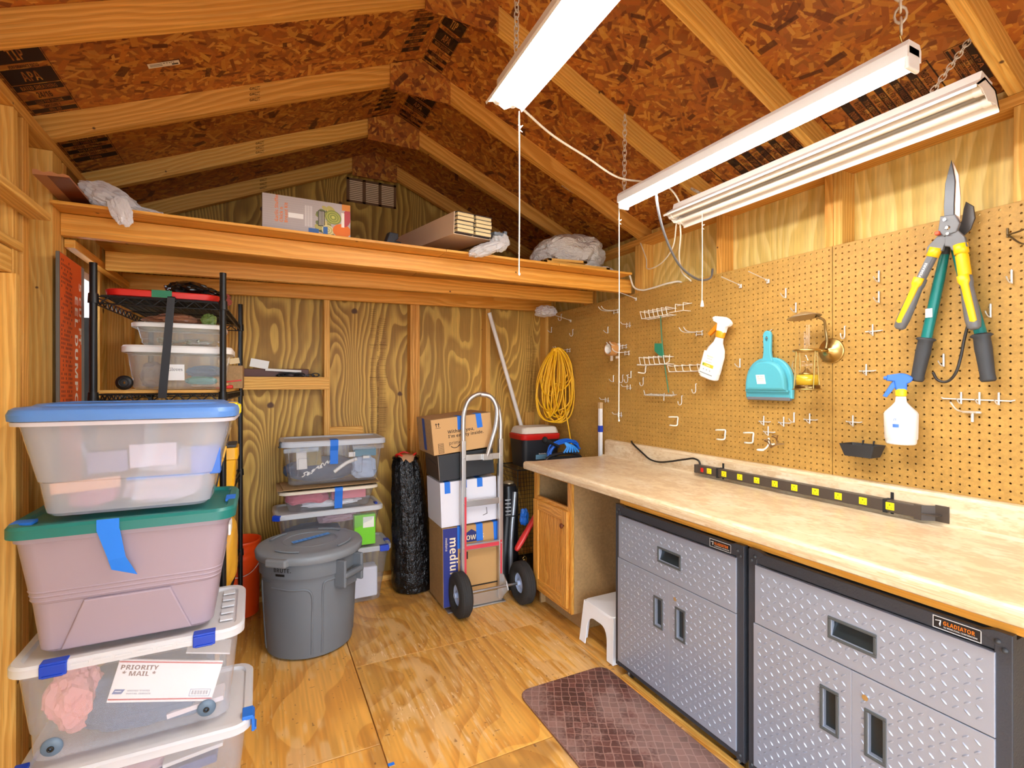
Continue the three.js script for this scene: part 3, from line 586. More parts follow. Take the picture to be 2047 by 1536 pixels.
  for (const z of [z0 + 0.06, z1 - 0.045]) obj('levelling_foot', [cyl([x + 0.03, 0.002, z], [x + 0.03, 0.009, z], 0.024, 0.02, 16), cyl([x + 0.03, 0.009, z], [x + 0.03, 0.05, z], 0.006, 0.006, 8), cyl([x + 0.03, 0.012, z], [x + 0.03, 0.02, z], 0.011, 0.011, 6)], M.steel, t);
  for (const z of [z0 + 0.06, z1 - 0.06]) obj('levelling_foot', [cyl([bk - 0.05, 0.0, z], [bk - 0.05, 0.05, z], 0.012)], M.steel, t);
  return rebase(t);
}
steelCabinet(-2.0, -1.263, 'grey tread-plate steel cabinet next to the white step stool');
steelCabinet(-1.24, -0.53, 'nearest grey tread-plate steel cabinet, cut off by the bottom of the view');
{
  const p = obj('sill_board', B(1.575, 1.6, -0.002, 0.012, -1.95, -0.4), M.lumber);
  tag(p, 'thin strip of wood lying on the floor under the steel cabinets', 'board'); rebase(p);
}
// ---------- power strip on the backsplash ----------
{
  const t = thing('power_strip', 'long black metal power strip with ten yellow outlets on the backsplash', 'power strip');
  const x = 2.15, z0 = -2.0, z1 = -0.955, y0 = 0.948, y1 = 0.992, bz = (y) => y, bl = mat(0x50463e, 0.4, { metalness: 0.2 }), sl = mat(0x40351a, 0.5);
  obj('body', B(x - 0.036, x, y0, y1, z0, z1, { r: 0.003 }), bl, t);
  obj('end_cap', B(x - 0.037, x, y0 - 0.001, y1 + 0.001, z0 - 0.006, z0 + 0.012, { r: 0.003 }), bl, t);
  obj('end_bracket', [B(x - 0.037, x - 0.033, y0 - 0.006, y1 + 0.004, z1 - 0.02, z1 + 0.002), B(x - 0.036, x - 0.002, y0 + 0.016, y0 + 0.02, z1, z1 + 0.05), spin(B(x - 0.036, x - 0.033, y0 - 0.006, y1 + 0.004, z1, z1 + 0.046), 'Y', 0.85, [x - 0.0345, 0, z1]), B(x - 0.003, x, y0 - 0.006, y1 + 0.008, z1 + 0.03, z1 + 0.07)], bl, t);
  for (let k = 0; k < 10; k++) {
    const z = z0 + 0.098 + k * (0.94 - 0.09) / 9, o = obj('outlet', B(x - 0.039, x - 0.0355, y0 + 0.009, y1 - 0.007, z - 0.0145, z + 0.0145, { r: 0.0015 }), mat(0xf0dc10, 0.4), t);
    obj('slots', [cyl([x - 0.0395, y1 - 0.016, z], [x - 0.0385, y1 - 0.016, z], 0.0022, 0.0022, 8), B(x - 0.0395, x - 0.0385, y0 + 0.014, y0 + 0.02, z - 0.0068, z - 0.0055), B(x - 0.0395, x - 0.0385, y0 + 0.014, y0 + 0.02, z + 0.0055, z + 0.0068)], sl, o);
  }
  obj('switch', B(x - 0.042, x - 0.0355, y0 + 0.011, y1 - 0.011, z0 + 0.044, z0 + 0.06, { r: 0.002 }), mat(0xd01f18, 0.3), t);
  for (const z of [z0 + 0.155, z1 - 0.11]) obj('mounting_clip', [B(x - 0.0375, x, y0 - 0.004, y1 + 0.002, z - 0.012, z + 0.001), B(x - 0.003, x, y1, y1 + 0.026, z - 0.002, z + 0.008), B(x - 0.003, x, y0 - 0.014, y0, z - 0.002, z + 0.008)], M.blackMatte, t);
  obj('cord', tube([[x - 0.018, y1, z0 + 0.02], [x - 0.018, y1 + 0.018, z0 + 0.012], [x - 0.02, y1 + 0.028, z0 - 0.02], [x - 0.022, y1 + 0.014, z0 - 0.09], [x - 0.014, y1 - 0.012, z0 - 0.2], [x - 0.012, y1 - 0.03, z0 - 0.3], [x - 0.012, y1 - 0.024, z0 - 0.38], [x - 0.012, y1 + 0.008, z0 - 0.45], [x - 0.006, y1 + 0.045, z0 - 0.53], [x + 0.012, y1 + 0.062, z0 - 0.58], [x + 0.03, y1 + 0.062, z0 - 0.6]], 0.0052, 8, 70), M.black, t);
  rebase(t);
}
// ---------- step stool and mat ----------
{
  const t = thing('step_stool', 'small white plastic step stool beside the grey cabinet', 'stool');
  const W = 0.36, D = 0.3, H = 0.235, c = V(1.775, 0, -2.195), wh = mat(0xf1f2f4, 0.35);
  obj('step', [loft([rring(H - 0.014, W - 0.03, D - 0.04, 0.03), rring(H - 0.002, W - 0.034, D - 0.044, 0.03), rring(H, W - 0.05, D - 0.06, 0.025)], { cap1: true, cap0: true }).translate(c.x, 0, c.z)], wh, t);
  // four walls with arched cut-outs that leave a leg at each corner
  const side = (w, wt) => { const s = new THREE.Shape(); s.moveTo(-w / 2, 0.004); s.lineTo(-w / 2 + 0.052, 0.004); s.lineTo(-w / 2 + 0.06, 0.09); s.quadraticCurveTo(-w / 2 + 0.066, 0.16, -w / 2 + 0.12, 0.163); s.lineTo(w / 2 - 0.12, 0.163); s.quadraticCurveTo(w / 2 - 0.066, 0.16, w / 2 - 0.06, 0.09); s.lineTo(w / 2 - 0.052, 0.004); s.lineTo(w / 2, 0.004); s.lineTo(wt / 2, H - 0.008); s.lineTo(-wt / 2, H - 0.008); s.closePath(); return extr(s, 0.006, 0.001); };
  const lean = 0.075;
  obj('side', side(W, W - 0.04).translate(0, 0, -0.006).rotateX(-lean).translate(c.x, 0, c.z + D / 2), wh, t);
  obj('side', side(W, W - 0.04).rotateX(lean).translate(c.x, 0, c.z - D / 2), wh, t);
  obj('side', side(D, D - 0.04).translate(0, 0, -0.006).rotateX(-lean).rotateY(Math.PI / 2).translate(c.x + W / 2, 0, c.z), wh, t);
  obj('side', side(D, D - 0.04).rotateX(lean).rotateY(Math.PI / 2).translate(c.x - W / 2, 0, c.z), wh, t);
  rebase(t);
}
{
  const s = new THREE.Shape(), x0 = 1.065, x1 = 1.545, z0 = -2.055, z1 = -0.85, r = 0.06;
  s.moveTo(x0 + r, -z0); s.lineTo(x1 - r, -z0); s.quadraticCurveTo(x1, -z0, x1, -z0 - r); s.lineTo(x1, -z1 + r); s.quadraticCurveTo(x1, -z1, x1 - r, -z1); s.lineTo(x0 + r, -z1); s.quadraticCurveTo(x0, -z1, x0, -z1 + r); s.lineTo(x0, -z0 - r); s.quadraticCurveTo(x0, -z0, x0 + r, -z0);
  const g = extr(s, 0.014, 0.005).rotateX(-Math.PI / 2).translate(0, 0.0005, 0);
  const uv = uvDir(g, V(1, 0, 0.55), [0, 0]);
  solo('floor_mat', uv, M.mat, 'brown dusty cushioned floor mat with diagonal squares before the cabinets', 'mat');
}

// ---------- things on the pegboard ----------
const yz = (pts, x0, d, bev = 0) => extr(pts.map(([y, z]) => [z, y]), d, bev).rotateY(-Math.PI / 2).translate(x0, 0, 0);   // outline in (y, z), its back at x0, standing d into the room
function spindle(a, b, prof, n = 14, flat = 1) {      // turned piece from a to b: prof = [t, r]
  const A = V(...a), C = V(...b), L = A.distanceTo(C), g = new THREE.LatheGeometry(prof.map(([t, r]) => new THREE.Vector2(Math.max(r, 0.0004), t * L)), n);
  if (flat !== 1) g.scale(flat, 1, 1);
  g.applyQuaternion(new THREE.Quaternion().setFromUnitVectors(V(0, 1, 0), C.sub(A).normalize()));
  return g.translate(...a);
}
const hookKinds = {
  J: ['j_hook', () => [tube([[0.004, 0.016, 0], [-0.005, 0.016, 0], [-0.006, 0, 0], [-0.006, -0.022, 0], [-0.012, -0.034, 0], [-0.024, -0.036, 0], [-0.033, -0.026, 0], [-0.035, -0.014, 0]], 0.0026, 6, 30)], M.hook],
  L: ['l_hook', () => [cyl([-0.004, -0.024, 0], [-0.004, 0.02, 0], 0.0034, 0.0034, 7), wire([[0.004, 0.02, 0], [-0.005, 0.021, 0]], 0.0026), tube([[-0.004, -0.022, 0], [-0.018, -0.021, 0], [-0.034, -0.012, 0], [-0.042, -0.004, 0]], 0.0024, 6, 12)], M.hook],
  X: ['cross_hook', () => [cyl([-0.005, -0.024, 0], [-0.005, 0.022, 0], 0.003, 0.003, 7), tube([[-0.005, -0.02, 0], [-0.018, -0.016, 0], [-0.032, -0.004, 0]], 0.0024, 6, 10), wire([[0.004, -0.004, -0.031], [-0.0045, -0.006, -0.026], [-0.0045, -0.006, 0.026], [0.004, -0.004, 0.031]], 0.0027)], M.hook],
  D: ['double_prong_hook', () => [wire([[-0.005, -0.012, -0.026], [-0.005, -0.012, 0.026]], 0.003), ...[-0.016, 0.016].map((z) => tube([[-0.004, 0.004, z], [-0.03, 0.0, z], [-0.1, -0.002, z], [-0.125, 0.006, z], [-0.14, 0.022, z]], 0.0029, 6, 20)), wire([[0.004, 0.008, -0.02], [-0.006, 0.008, -0.02], [-0.006, -0.018, -0.02]], 0.0027), wire([[0.004, 0.008, 0.02], [-0.006, 0.008, 0.02], [-0.006, -0.018, 0.02]], 0.0027)], M.hook],
  T: ['short_double_hook', () => [wire([[-0.005, -0.01, -0.024], [-0.005, -0.01, 0.024]], 0.0028), tube([[-0.004, 0.002, 0], [-0.03, 0.0, 0], [-0.058, 0.002, 0], [-0.07, 0.014, 0]], 0.0027, 6, 14), wire([[-0.006, 0.012, -0.016], [-0.006, -0.02, -0.016]], 0.0024), wire([[-0.006, 0.012, 0.016], [-0.006, -0.02, 0.016]], 0.0024)], M.hook],
  P: ['pin_hook', () => [cyl([-0.003, 0, 0], [-0.14, 0.03, 0], 0.0024, 0.0024, 7), cyl([-0.001, -0.002, 0], [-0.02, 0.003, 0], 0.005, 0.005, 8), B(-0.007, -0.001, -0.014, 0.006, -0.008, 0.008, { r: 0.002 })], M.hook],
  C: ['clip_hook', () => [tube([[-0.07, 0.026, 0.0], [-0.02, 0.024, 0], [-0.003, 0.022, 0.002], [-0.006, 0, 0.003], [-0.008, -0.024, 0.001], [-0.03, -0.026, 0], [-0.062, -0.022, 0]], 0.0042, 7, 34)], M.hookWhite],
};
{
  const made = {};
  const put = (k, y, z, label) => {
    const [n, f, m] = hookKinds[k], g = made[k] ??= join(f());
    const o = new THREE.Mesh(g, m); o.name = numbered(n); o.castShadow = o.receiveShadow = true; scene.add(o);
    o.position.set(PX - 0.0025, y, z); tag(o, label, 'hook', 'pegboard hooks');
  };
  put('J', 1.84, -3.298, 'silver J hook above the yellow extension cord');
  put('J', 1.98, -3.466, 'silver J hook high in the far corner under the joists');
  put('J', 1.475, -2.693, 'leftmost of two silver J hooks close together beside the pegboard seam');
  put('J', 1.475, -2.641, 'right one of two silver J hooks close together beside the pegboard seam');
  put('J', 1.455, -2.49, 'silver J hook just right of the pegboard seam, under a clip hook');
  put('J', 1.415, -2.058, 'silver J hook beneath the white spray bottle with orange collar');
  put('J', 1.345, -2.163, 'silver J hook at the end of the comb rack');
  put('J', 1.655, -1.255, 'silver J hook right of the oil lamp chimney');
  put('L', 1.885, -3.622, 'silver L hook nearest the far corner of the pegboard');
  put('L', 1.81, -2.856, 'silver L hook above the roll of tape');
  put('L', 1.468, -2.795, 'silver L hook left of the long pull cord');
  put('L', 1.493, -2.611, 'topmost silver L hook beside the seam, above the pair of J hooks');
  put('L', 1.853, -1.519, 'upper silver L hook above the oil lamp shade');
  put('L', 1.779, -1.47, 'lower silver L hook just above the oil lamp shade');
  put('L', 1.855, -1.126, 'upper of two silver L hooks left of the hedge shears');
  put('L', 1.774, -1.126, 'lower of two silver L hooks left of the hedge shears');
  put('L', 1.516, -0.916, 'silver L hook inside the big black hook, between the lopper grips');
  put('L', 1.78, -0.734, 'silver L hook right of the hedge shears at the edge of view');
  put('L', 1.676, -0.787, 'silver L hook behind the right shear handle');
  put('L', 1.537, -1.769, 'silver L hook left of the turquoise dustpan');
  put('L', 1.277, -1.479, 'single silver L hook among the row of cross hooks');
  put('X', 1.253, -1.633, 'leftmost silver and black cross hook below the dustpan');
  put('X', 1.255, -1.529, 'second silver and black cross hook below the dustpan');
  put('X', 1.277, -1.405, 'silver and black cross hook below the oil lamp');
  put('X', 1.279, -1.223, 'silver and black cross hook above the black bin');
  put('X', 1.205, -1.609, 'lowest silver and black cross hook, above the branching hook');
  put('X', 1.646, -1.148, 'highest silver and black cross hook, right of the oil lamp');
  put('X', 1.488, -1.172, 'silver and black cross hook above the blue-headed spray bottle');
  put('D', 1.932, -2.767, 'long double-prong hook high on the left pegboard panel');
  put('D', 1.685, -2.677, 'long double-prong hook that holds the roll of tape');
  put('D', 1.64, -2.65, 'long double-prong hook just below the roll of tape');
  put('D', 1.717, -2.033, 'long double-prong hook left of the spray bottle with orange collar');
  put('D', 1.7, -3.36, 'long double-prong hook that carries the yellow extension cord');
  put('T', 1.825, -2.636, 'short double hook right of the long pull cord, upper one');
  put('T', 1.413, -2.631, 'short double hook at the seam below the J hooks');
  put('T', 1.321, -2.867, 'short double hook above the white stick');
  put('T', 1.226, -2.724, 'short double hook right of the white stick');
  put('C', 1.525, -2.472, 'cream clip hook under the middle wire rack');
  put('C', 1.213, -2.198, 'cream clip hook below the comb rack');
  put('C', 1.165, -1.862, 'left cream clip hook above the power strip');
  put('C', 1.165, -1.694, 'right cream clip hook above the power strip');
  put('P', 1.986, -2.562, 'thin pin hook at the pegboard seam under the white cable');
  put('P', 1.928, -1.611, 'longest pin hook pointing up near the pegboard top');
  put('P', 1.932, -1.766, 'pin hook left of the longest pin near the pegboard top');
  put('P', 1.93, -3.33, 'thin pin hook in shade below the joist end');
  // one-off hooks
  let t = solo('bar_hook', [wire([[PX + 0.002, 1.382, -0.925], [PX - 0.006, 1.378, -0.918], [PX - 0.006, 1.374, -0.735], [PX + 0.002, 1.378, -0.728]], 0.0027), ...[-0.866, -0.816, -0.766].map((z) => [cyl([PX - 0.006, 1.36, z], [PX - 0.006, 1.402, z], 0.0032, 0.0032, 7), tube([[PX - 0.006, 1.362, z], [PX - 0.022, 1.365, z], [PX - 0.036, 1.378, z]], 0.0024, 6, 10)])], M.hook, 'black bar with three silver hooks under the right lopper grip', 'hook', 'pegboard hooks');
  solo('bent_hook', [tube([[PX - 0.12, 1.37, -0.85], [PX - 0.1, 1.345, -0.842], [PX - 0.05, 1.335, -0.836], [PX - 0.004, 1.333, -0.82]], 0.0027, 6, 20), cyl([PX - 0.006, 1.3, -0.835], [PX - 0.006, 1.332, -0.835], 0.0045, 0.0045, 8), cyl([PX - 0.01, 1.333, -0.86], [PX - 0.01, 1.333, -0.81], 0.004, 0.004, 8)], M.hook, 'bent silver hook with upturned tip below the triple bar hook', 'hook', 'pegboard hooks');
  solo('ring_hook', [new THREE.TorusGeometry(0.013, 0.0042, 8, 20).rotateX(Math.PI / 2).translate(PX - 0.075, 1.118, -1.6), tube([[PX - 0.062, 1.118, -1.6], [PX - 0.04, 1.122, -1.6], [PX - 0.02, 1.14, -1.598], [PX - 0.006, 1.158, -1.605], [PX - 0.004, 1.17, -1.61]], 0.0042, 7, 20), tube([[PX - 0.016, 1.146, -1.598], [PX - 0.006, 1.142, -1.588], [PX - 0.004, 1.146, -1.578]], 0.004, 7, 10)], M.hookWhite, 'cream hook ending in a ring above the power strip', 'hook', 'pegboard hooks');
  solo('branching_hook', [tube([[PX - 0.004, 1.15, -1.53], [PX - 0.02, 1.148, -1.545], [PX - 0.03, 1.14, -1.56], [PX - 0.036, 1.13, -1.575]], 0.003, 6, 14), tube([[PX - 0.024, 1.148, -1.55], [PX - 0.03, 1.175, -1.553], [PX - 0.05, 1.185, -1.56], [PX - 0.034, 1.188, -1.545], [PX - 0.026, 1.165, -1.55]], 0.0027, 6, 24), tube([[PX - 0.036, 1.13, -1.575], [PX - 0.05, 1.155, -1.58], [PX - 0.07, 1.165, -1.585], [PX - 0.054, 1.168, -1.572], [PX - 0.036, 1.14, -1.572]], 0.0027, 6, 24)], mat(0x8a6a48, 0.3, { metalness: 0.8 }), 'brownish branching double-loop hook right of the cream ring hook', 'hook', 'pegboard hooks');
  solo('wall_hook', [cyl([PX - 0.004, 1.91, -0.745], [PX - 0.004, 1.94, -0.745], 0.003, 0.003, 7), tube([[PX - 0.004, 1.918, -0.745], [PX - 0.05, 1.912, -0.7], [PX - 0.1, 1.908, -0.66]], 0.003, 6, 10), tube([[PX - 0.008, 1.914, -0.74], [PX - 0.05, 1.875, -0.7], [PX - 0.09, 1.85, -0.66]], 0.003, 6, 10)], mat(0x6a5a40, 0.35, { metalness: 0.7 }), 'dark two-armed wire hook at the right edge above the shears', 'hook', 'pegboard hooks');
}
{
  // wire racks for pliers and screwdrivers
  const rack = (z0, z1, y0, y1, n, depth, label, extra = []) => {
    const t = thing('wire_rack', label, 'rack', 'pegboard wire racks'), x = PX - 0.005;
    obj('rails', [wire([[x, y1, z0 - 0.01], [x, y1, z1 + 0.01]], 0.0024), wire([[x, y0, z0 - 0.01], [x, y0, z1 + 0.01]], 0.0024), wire([[x - depth, y0, z0], [x - depth, y0, z1]], 0.0026)], M.hookWhite, t);
    for (let k = 0; k < n; k++) { const z = mix(z0, z1, k / (n - 1)); obj('loop', wire([[x, y1, z], [x - depth - 0.012, y1 + 0.004, z], [x - depth, y0 + 0.003, z], [x, y0, z]], 0.0024), M.hookWhite, t); }
    if (extra.length) obj('end_loop', extra, M.hookWhite, t);
    rebase(t);
  };
  rack(-2.44, -2.22, 1.836, 1.876, 7, 0.06, 'white wire tool rack above the green fly swatter', [wire([[PX - 0.06, 1.845, -2.21], [PX - 0.06, 1.845, -2.1], [PX - 0.005, 1.845, -2.1]], 0.0024), wire([[PX - 0.005, 1.888, -2.1], [PX - 0.06, 1.888, -2.1], [PX - 0.06, 1.845, -2.1]], 0.0024), wire([[PX - 0.005, 1.888, -2.16], [PX - 0.06, 1.888, -2.16], [PX - 0.06, 1.845, -2.16]], 0.0024), wire([[PX - 0.005, 1.888, -2.2], [PX - 0.005, 1.888, -2.09]], 0.0024)]);
  rack(-2.45, -2.24, 1.548, 1.592, 6, 0.06, 'white wire tool rack crossed by the fly swatter blade', [wire([[PX - 0.06, 1.55, -2.24], [PX - 0.06, 1.56, -2.21], [PX - 0.06, 1.6, -2.205]], 0.0024)]);
  rack(-2.245, -2.02, 1.502, 1.536, 5, 0.022, 'pinkish thin wire rack partly behind the spray bottle with orange collar');
  const t = thing('comb_rack', 'silver comb rack with closely spaced teeth below the wire racks', 'rack', 'pegboard wire racks');
  obj('rail', [wire([[PX - 0.03, 1.362, -2.43], [PX - 0.03, 1.362, -2.2], [PX - 0.05, 1.385, -2.19]], 0.003), wire([[PX - 0.055, 1.362, -2.43], [PX - 0.055, 1.362, -2.2]], 0.0026), wire([[PX - 0.002, 1.372, -2.31], [PX - 0.006, 1.33, -2.31]], 0.003), wire([[PX, 1.37, -2.42], [PX - 0.055, 1.362, -2.42], [PX - 0.06, 1.39, -2.425]], 0.0026)], M.hook, t);
  const tg = tube([[-0.002, 0.006, 0], [-0.03, 0.002, 0.003], [-0.055, -0.004, 0.006], [-0.064, 0.006, 0.008]], 0.0022, 5, 8);
  for (let k = 0; k < 14; k++) { const o = obj('tooth', tg.clone(), M.hook, t); o.position.set(PX - 0.002, 1.362, -2.42 + k * 0.0165); }
  rebase(t);
}
{
  const t = thing('tape_roll', 'roll of tan packing tape hanging on a double-prong hook', 'tape');
  const c = [2.09, 1.664, -2.7];
  const ring = (r0, r1, w) => lathe([[r0, 0], [r1, 0], [r1, w], [r0, w], [r0, 0]], 30).rotateZ(Math.PI / 2);
  obj('tape', ring(0.034, 0.046, 0.052).translate(c[0] + 0.026, c[1], c[2]), mat(0xc98f52, 0.4), t);
  obj('core', ring(0.0315, 0.0338, 0.052).translate(c[0] + 0.0262, c[1], c[2]), mat(0xf0ece4, 0.7), t);
  rebase(t);
  solo('paper_tag', [B(2.1, 2.101, 1.585, 1.62, -2.72, -2.695, { r: 0 }), B(2.12, 2.121, 1.6, 1.615, -2.69, -2.66)], mat(0xe8dcc8, 0.7), 'small paper tags dangling below the tape roll', 'tag');
  solo('price_card', B(2.135, 2.136, 1.655, 1.7, -2.7, -2.66), mat(0xf4f2ee, 0.6), 'white price card on the hook behind the tape roll', 'tag');
}
{
  const t = thing('fly_swatter', 'green plastic fly swatter hanging through the wire racks', 'fly swatter'), m = mat(0x3c7a58, 0.5);
  obj('stick', [tube([[2.15, 1.84, -2.3], [2.15, 1.74, -2.294], [2.148, 1.62, -2.276], [2.15, 1.5, -2.258], [2.152, 1.38, -2.236]], 0.0034, 6, 24)], m, t);
  obj('blade', yz([[1.676, -2.345], [1.672, -2.285], [1.64, -2.279], [1.585, -2.272], [1.6, -2.3], [1.63, -2.345]], 2.146, 0.003, 0.0008), mat(0x2f8a6c, 0.4), t);
  rebase(t);
}
// spray bottles
function sprayHead(t, collar, head, trigger) {
  obj('collar', lathe([[0.0005, 0.176], [0.015, 0.176], [0.018, 0.18], [0.018, 0.2], [0.015, 0.204], [0.0005, 0.204]], 20), collar, t);
  const s = new THREE.Shape(); s.moveTo(-0.013, 0.204); s.lineTo(0.013, 0.204); s.lineTo(0.014, 0.226); s.quadraticCurveTo(0.03, 0.232, 0.03, 0.243); s.quadraticCurveTo(0.02, 0.256, -0.002, 0.258); s.lineTo(-0.038, 0.252); s.lineTo(-0.04, 0.238); s.lineTo(-0.018, 0.234); s.closePath();
  obj('spray_head', [extr(s, 0.024, 0.004).translate(0, 0, -0.012), cyl([-0.039, 0.245, 0], [-0.052, 0.245, 0], 0.007, 0.006, 10)], head, t);
  const q = new THREE.Shape(); q.moveTo(-0.02, 0.236); q.quadraticCurveTo(-0.034, 0.214, -0.052, 0.178); q.lineTo(-0.044, 0.174); q.quadraticCurveTo(-0.026, 0.2, -0.012, 0.222); q.closePath();
  obj('trigger', extr(q, 0.014, 0.002).translate(0, 0, -0.007), trigger, t);
}
{
  const t = thing('spray_bottle', 'white spray bottle with orange collar hung tilted on the pegboard', 'spray bottle', 'spray bottles');
  obj('bottle', loft([rring(0, 0.072, 0.046, 0.02), rring(0.004, 0.08, 0.052, 0.024), rring(0.1, 0.08, 0.052, 0.024), rring(0.128, 0.068, 0.046, 0.022), rring(0.155, 0.036, 0.034, 0.016), rring(0.176, 0.03, 0.03, 0.0149)], { cap0: true }), mat(0xf6f5f3, 0.3), t);
  sprayHead(t, mat(0xf2a21c, 0.4), mat(0xf8f7f5, 0.3), mat(0xf08a1a, 0.35));
  const lab = printMat(256, 320, (c, w, h) => {
    c.fillStyle = '#f8f6ef'; c.fillRect(0, 0, w, h); c.textAlign = 'center'; c.fillStyle = '#c9b878'; c.font = 'bold 30px serif'; c.fillText('Meyers', w / 2, 70); c.font = 'bold 18px sans-serif'; c.fillStyle = '#a8a294'; c.fillText('CLEAN DAY', w / 2, 98); c.fillText('multi-surface', w / 2, 140);
    c.fillStyle = '#eec93a'; c.fillRect(28, 160, w - 56, 42); c.fillStyle = '#7aa83c'; c.beginPath(); c.arc(46, 181, 15, 0, 7); c.fill(); c.fillStyle = '#fff'; c.font = 'bold 22px sans-serif'; c.fillText('lemon', w / 2 + 10, 189);
    c.fillStyle = '#a9b3b6'; for (const x of [70, 128, 186]) { c.beginPath(); c.arc(x, 244, 11, 0, 7); c.fill(); } c.fillStyle = '#5d6266'; c.fillRect(10, 292, w - 20, 8);
  }, 0.4);
  obj('label', sheet([-0.034, 0.012, 0.0267], [0.034, 0.012, 0.0267], [0.034, 0.112, 0.0267], [-0.034, 0.112, 0.0267]), lab, t);
  obj('hook_tag', B(0.041, 0.043, 0.03, 0.06, -0.006, 0.006), M.white, t);
  for (const c of t.children) c.geometry.scale(1.4, 1.26, 1.2);
  t.position.set(2.135, 1.462, -1.925); t.rotation.set(0, -Math.PI / 2, -0.33, 'YXZ');
}
{
  const t = thing('spray_bottle', 'white spray bottle with blue trigger head and yellow collar', 'spray bottle', 'spray bottles');
  obj('bottle', loft([ering(0, 0.042, 0.042), ering(0.004, 0.046, 0.046), ering(0.018, 0.0475, 0.0475), ering(0.022, 0.05, 0.05), ering(0.112, 0.052, 0.052), ering(0.12, 0.048, 0.048), ering(0.142, 0.028, 0.028), ering(0.156, 0.018, 0.018), ering(0.176, 0.0155, 0.0155)], { cap0: true }), mat(0xf3f2ef, 0.32, { transmission: 0.12, thickness: 0 }), t);
  sprayHead(t, mat(0xf4d21a, 0.4), mat(0x2f6fd0, 0.35), mat(0x2f6fd0, 0.35));
  const lab = printMat(128, 256, (c, w, h) => { c.fillStyle = '#f4f4f2'; c.fillRect(0, 0, w, h); c.strokeStyle = '#9fb3d8'; c.lineWidth = 3; c.strokeRect(4, 6, w - 12, h - 12); c.fillStyle = '#4a78c8'; c.font = 'bold 34px sans-serif'; c.fillText('ZE', 26, 56); c.fillRect(20, 96, 60, 40); c.fillStyle = '#8fa6cc'; c.font = '16px sans-serif'; for (const y of [168, 192, 228]) c.fillText('OZ  ML', 22, y); }, 0.4);
  const lg = new THREE.CylinderGeometry(0.0523, 0.0505, 0.082, 10, 1, true, -0.62, 0.8).translate(0, 0.066, 0);
  obj('label', lg.rotateY(-0.45), lab, t);
  for (const c of t.children) c.geometry.scale(1, 1.0, 1);
  t.position.set(2.118, 1.208, -1.018); t.rotation.y = -Math.PI / 2 + 0.9;
  for (const c of t.children) if (['collar', 'spray_head', 'trigger'].includes(c.name)) { c.rotation.y = -0.35; }
}
{
  const t = thing('dustpan', 'turquoise plastic dustpan with price sticker hanging on the pegboard', 'dustpan'), m = mat(0x58b2c2, 0.35), cz = -1.595;
  const pan = new THREE.Shape(); pan.moveTo(-0.115, 1.368); pan.lineTo(-0.118, 1.42); pan.bezierCurveTo(-0.118, 1.52, -0.06, 1.548, -0.02, 1.55); pan.lineTo(0.02, 1.55); pan.bezierCurveTo(0.06, 1.548, 0.118, 1.52, 0.118, 1.42); pan.lineTo(0.115, 1.368); pan.closePath();
  const place = (g, x) => g.rotateY(-Math.PI / 2).translate(x, 0, cz);
  obj('tray', [place(extr(pan, 0.022, 0.006), PX - 0.008), B(PX - 0.046, PX - 0.02, 1.392, 1.402, cz - 0.112, cz + 0.112, { r: 0.003 }), spin(B(PX - 0.034, PX - 0.028, 1.36, 1.396, cz - 0.11, cz + 0.11, { r: 0.002 }), 'Z', 0.25, [PX - 0.03, 1.396, 0])], m, t);
  const arch = new THREE.Shape(); arch.moveTo(-0.094, 1.412); arch.bezierCurveTo(-0.094, 1.5, -0.05, 1.528, 0, 1.528); arch.bezierCurveTo(0.05, 1.528, 0.094, 1.5, 0.094, 1.412); arch.closePath();
  obj('hood', place(extr(arch, 0.036, 0.012), PX - 0.022), m, t);
  obj('lip', B(PX - 0.034, PX - 0.012, 1.352, 1.368, cz - 0.112, cz + 0.112, { r: 0.004 }), mat(0x6f6f72, 0.5), t);
  const hs = new THREE.Shape(); hs.moveTo(-0.026, 1.54); hs.quadraticCurveTo(-0.014, 1.56, -0.015, 1.6); hs.lineTo(-0.017, 1.66); hs.quadraticCurveTo(-0.015, 1.68, 0, 1.68); hs.quadraticCurveTo(0.015, 1.68, 0.017, 1.66); hs.lineTo(0.015, 1.6); hs.quadraticCurveTo(0.014, 1.56, 0.026, 1.54); hs.closePath();
  const ho = new THREE.Path(); ho.absellipse(0, 1.645, 0.007, 0.012, 0, Math.PI * 2, true); hs.holes.push(ho);
  obj('handle', place(extr(hs, 0.016, 0.004), PX - 0.022), m, t);
  obj('sticker', sheet([PX - 0.0588, 1.43, cz - 0.035], [PX - 0.0588, 1.43, cz + 0.012], [PX - 0.0588, 1.474, cz + 0.004], [PX - 0.0588, 1.474, cz - 0.043]), printMat(128, 128, (c) => { c.fillStyle = '#f6f3ec'; c.fillRect(0, 0, 128, 128); c.fillStyle = '#c07a5c'; c.font = 'bold 20px sans-serif'; c.fillText('88c', 20, 34); c.fillText('TAX', 64, 34); c.fillRect(18, 50, 90, 5); c.fillStyle = '#a9a49a'; c.fillRect(18, 66, 80, 4); c.fillRect(18, 80, 88, 4); }), t);
  obj('hang_hook', tube([[PX, 1.69, cz], [PX - 0.012, 1.685, cz], [PX - 0.03, 1.65, cz], [PX - 0.042, 1.65, cz]], 0.0026, 6, 14), M.hook, t);
  rebase(t);
}
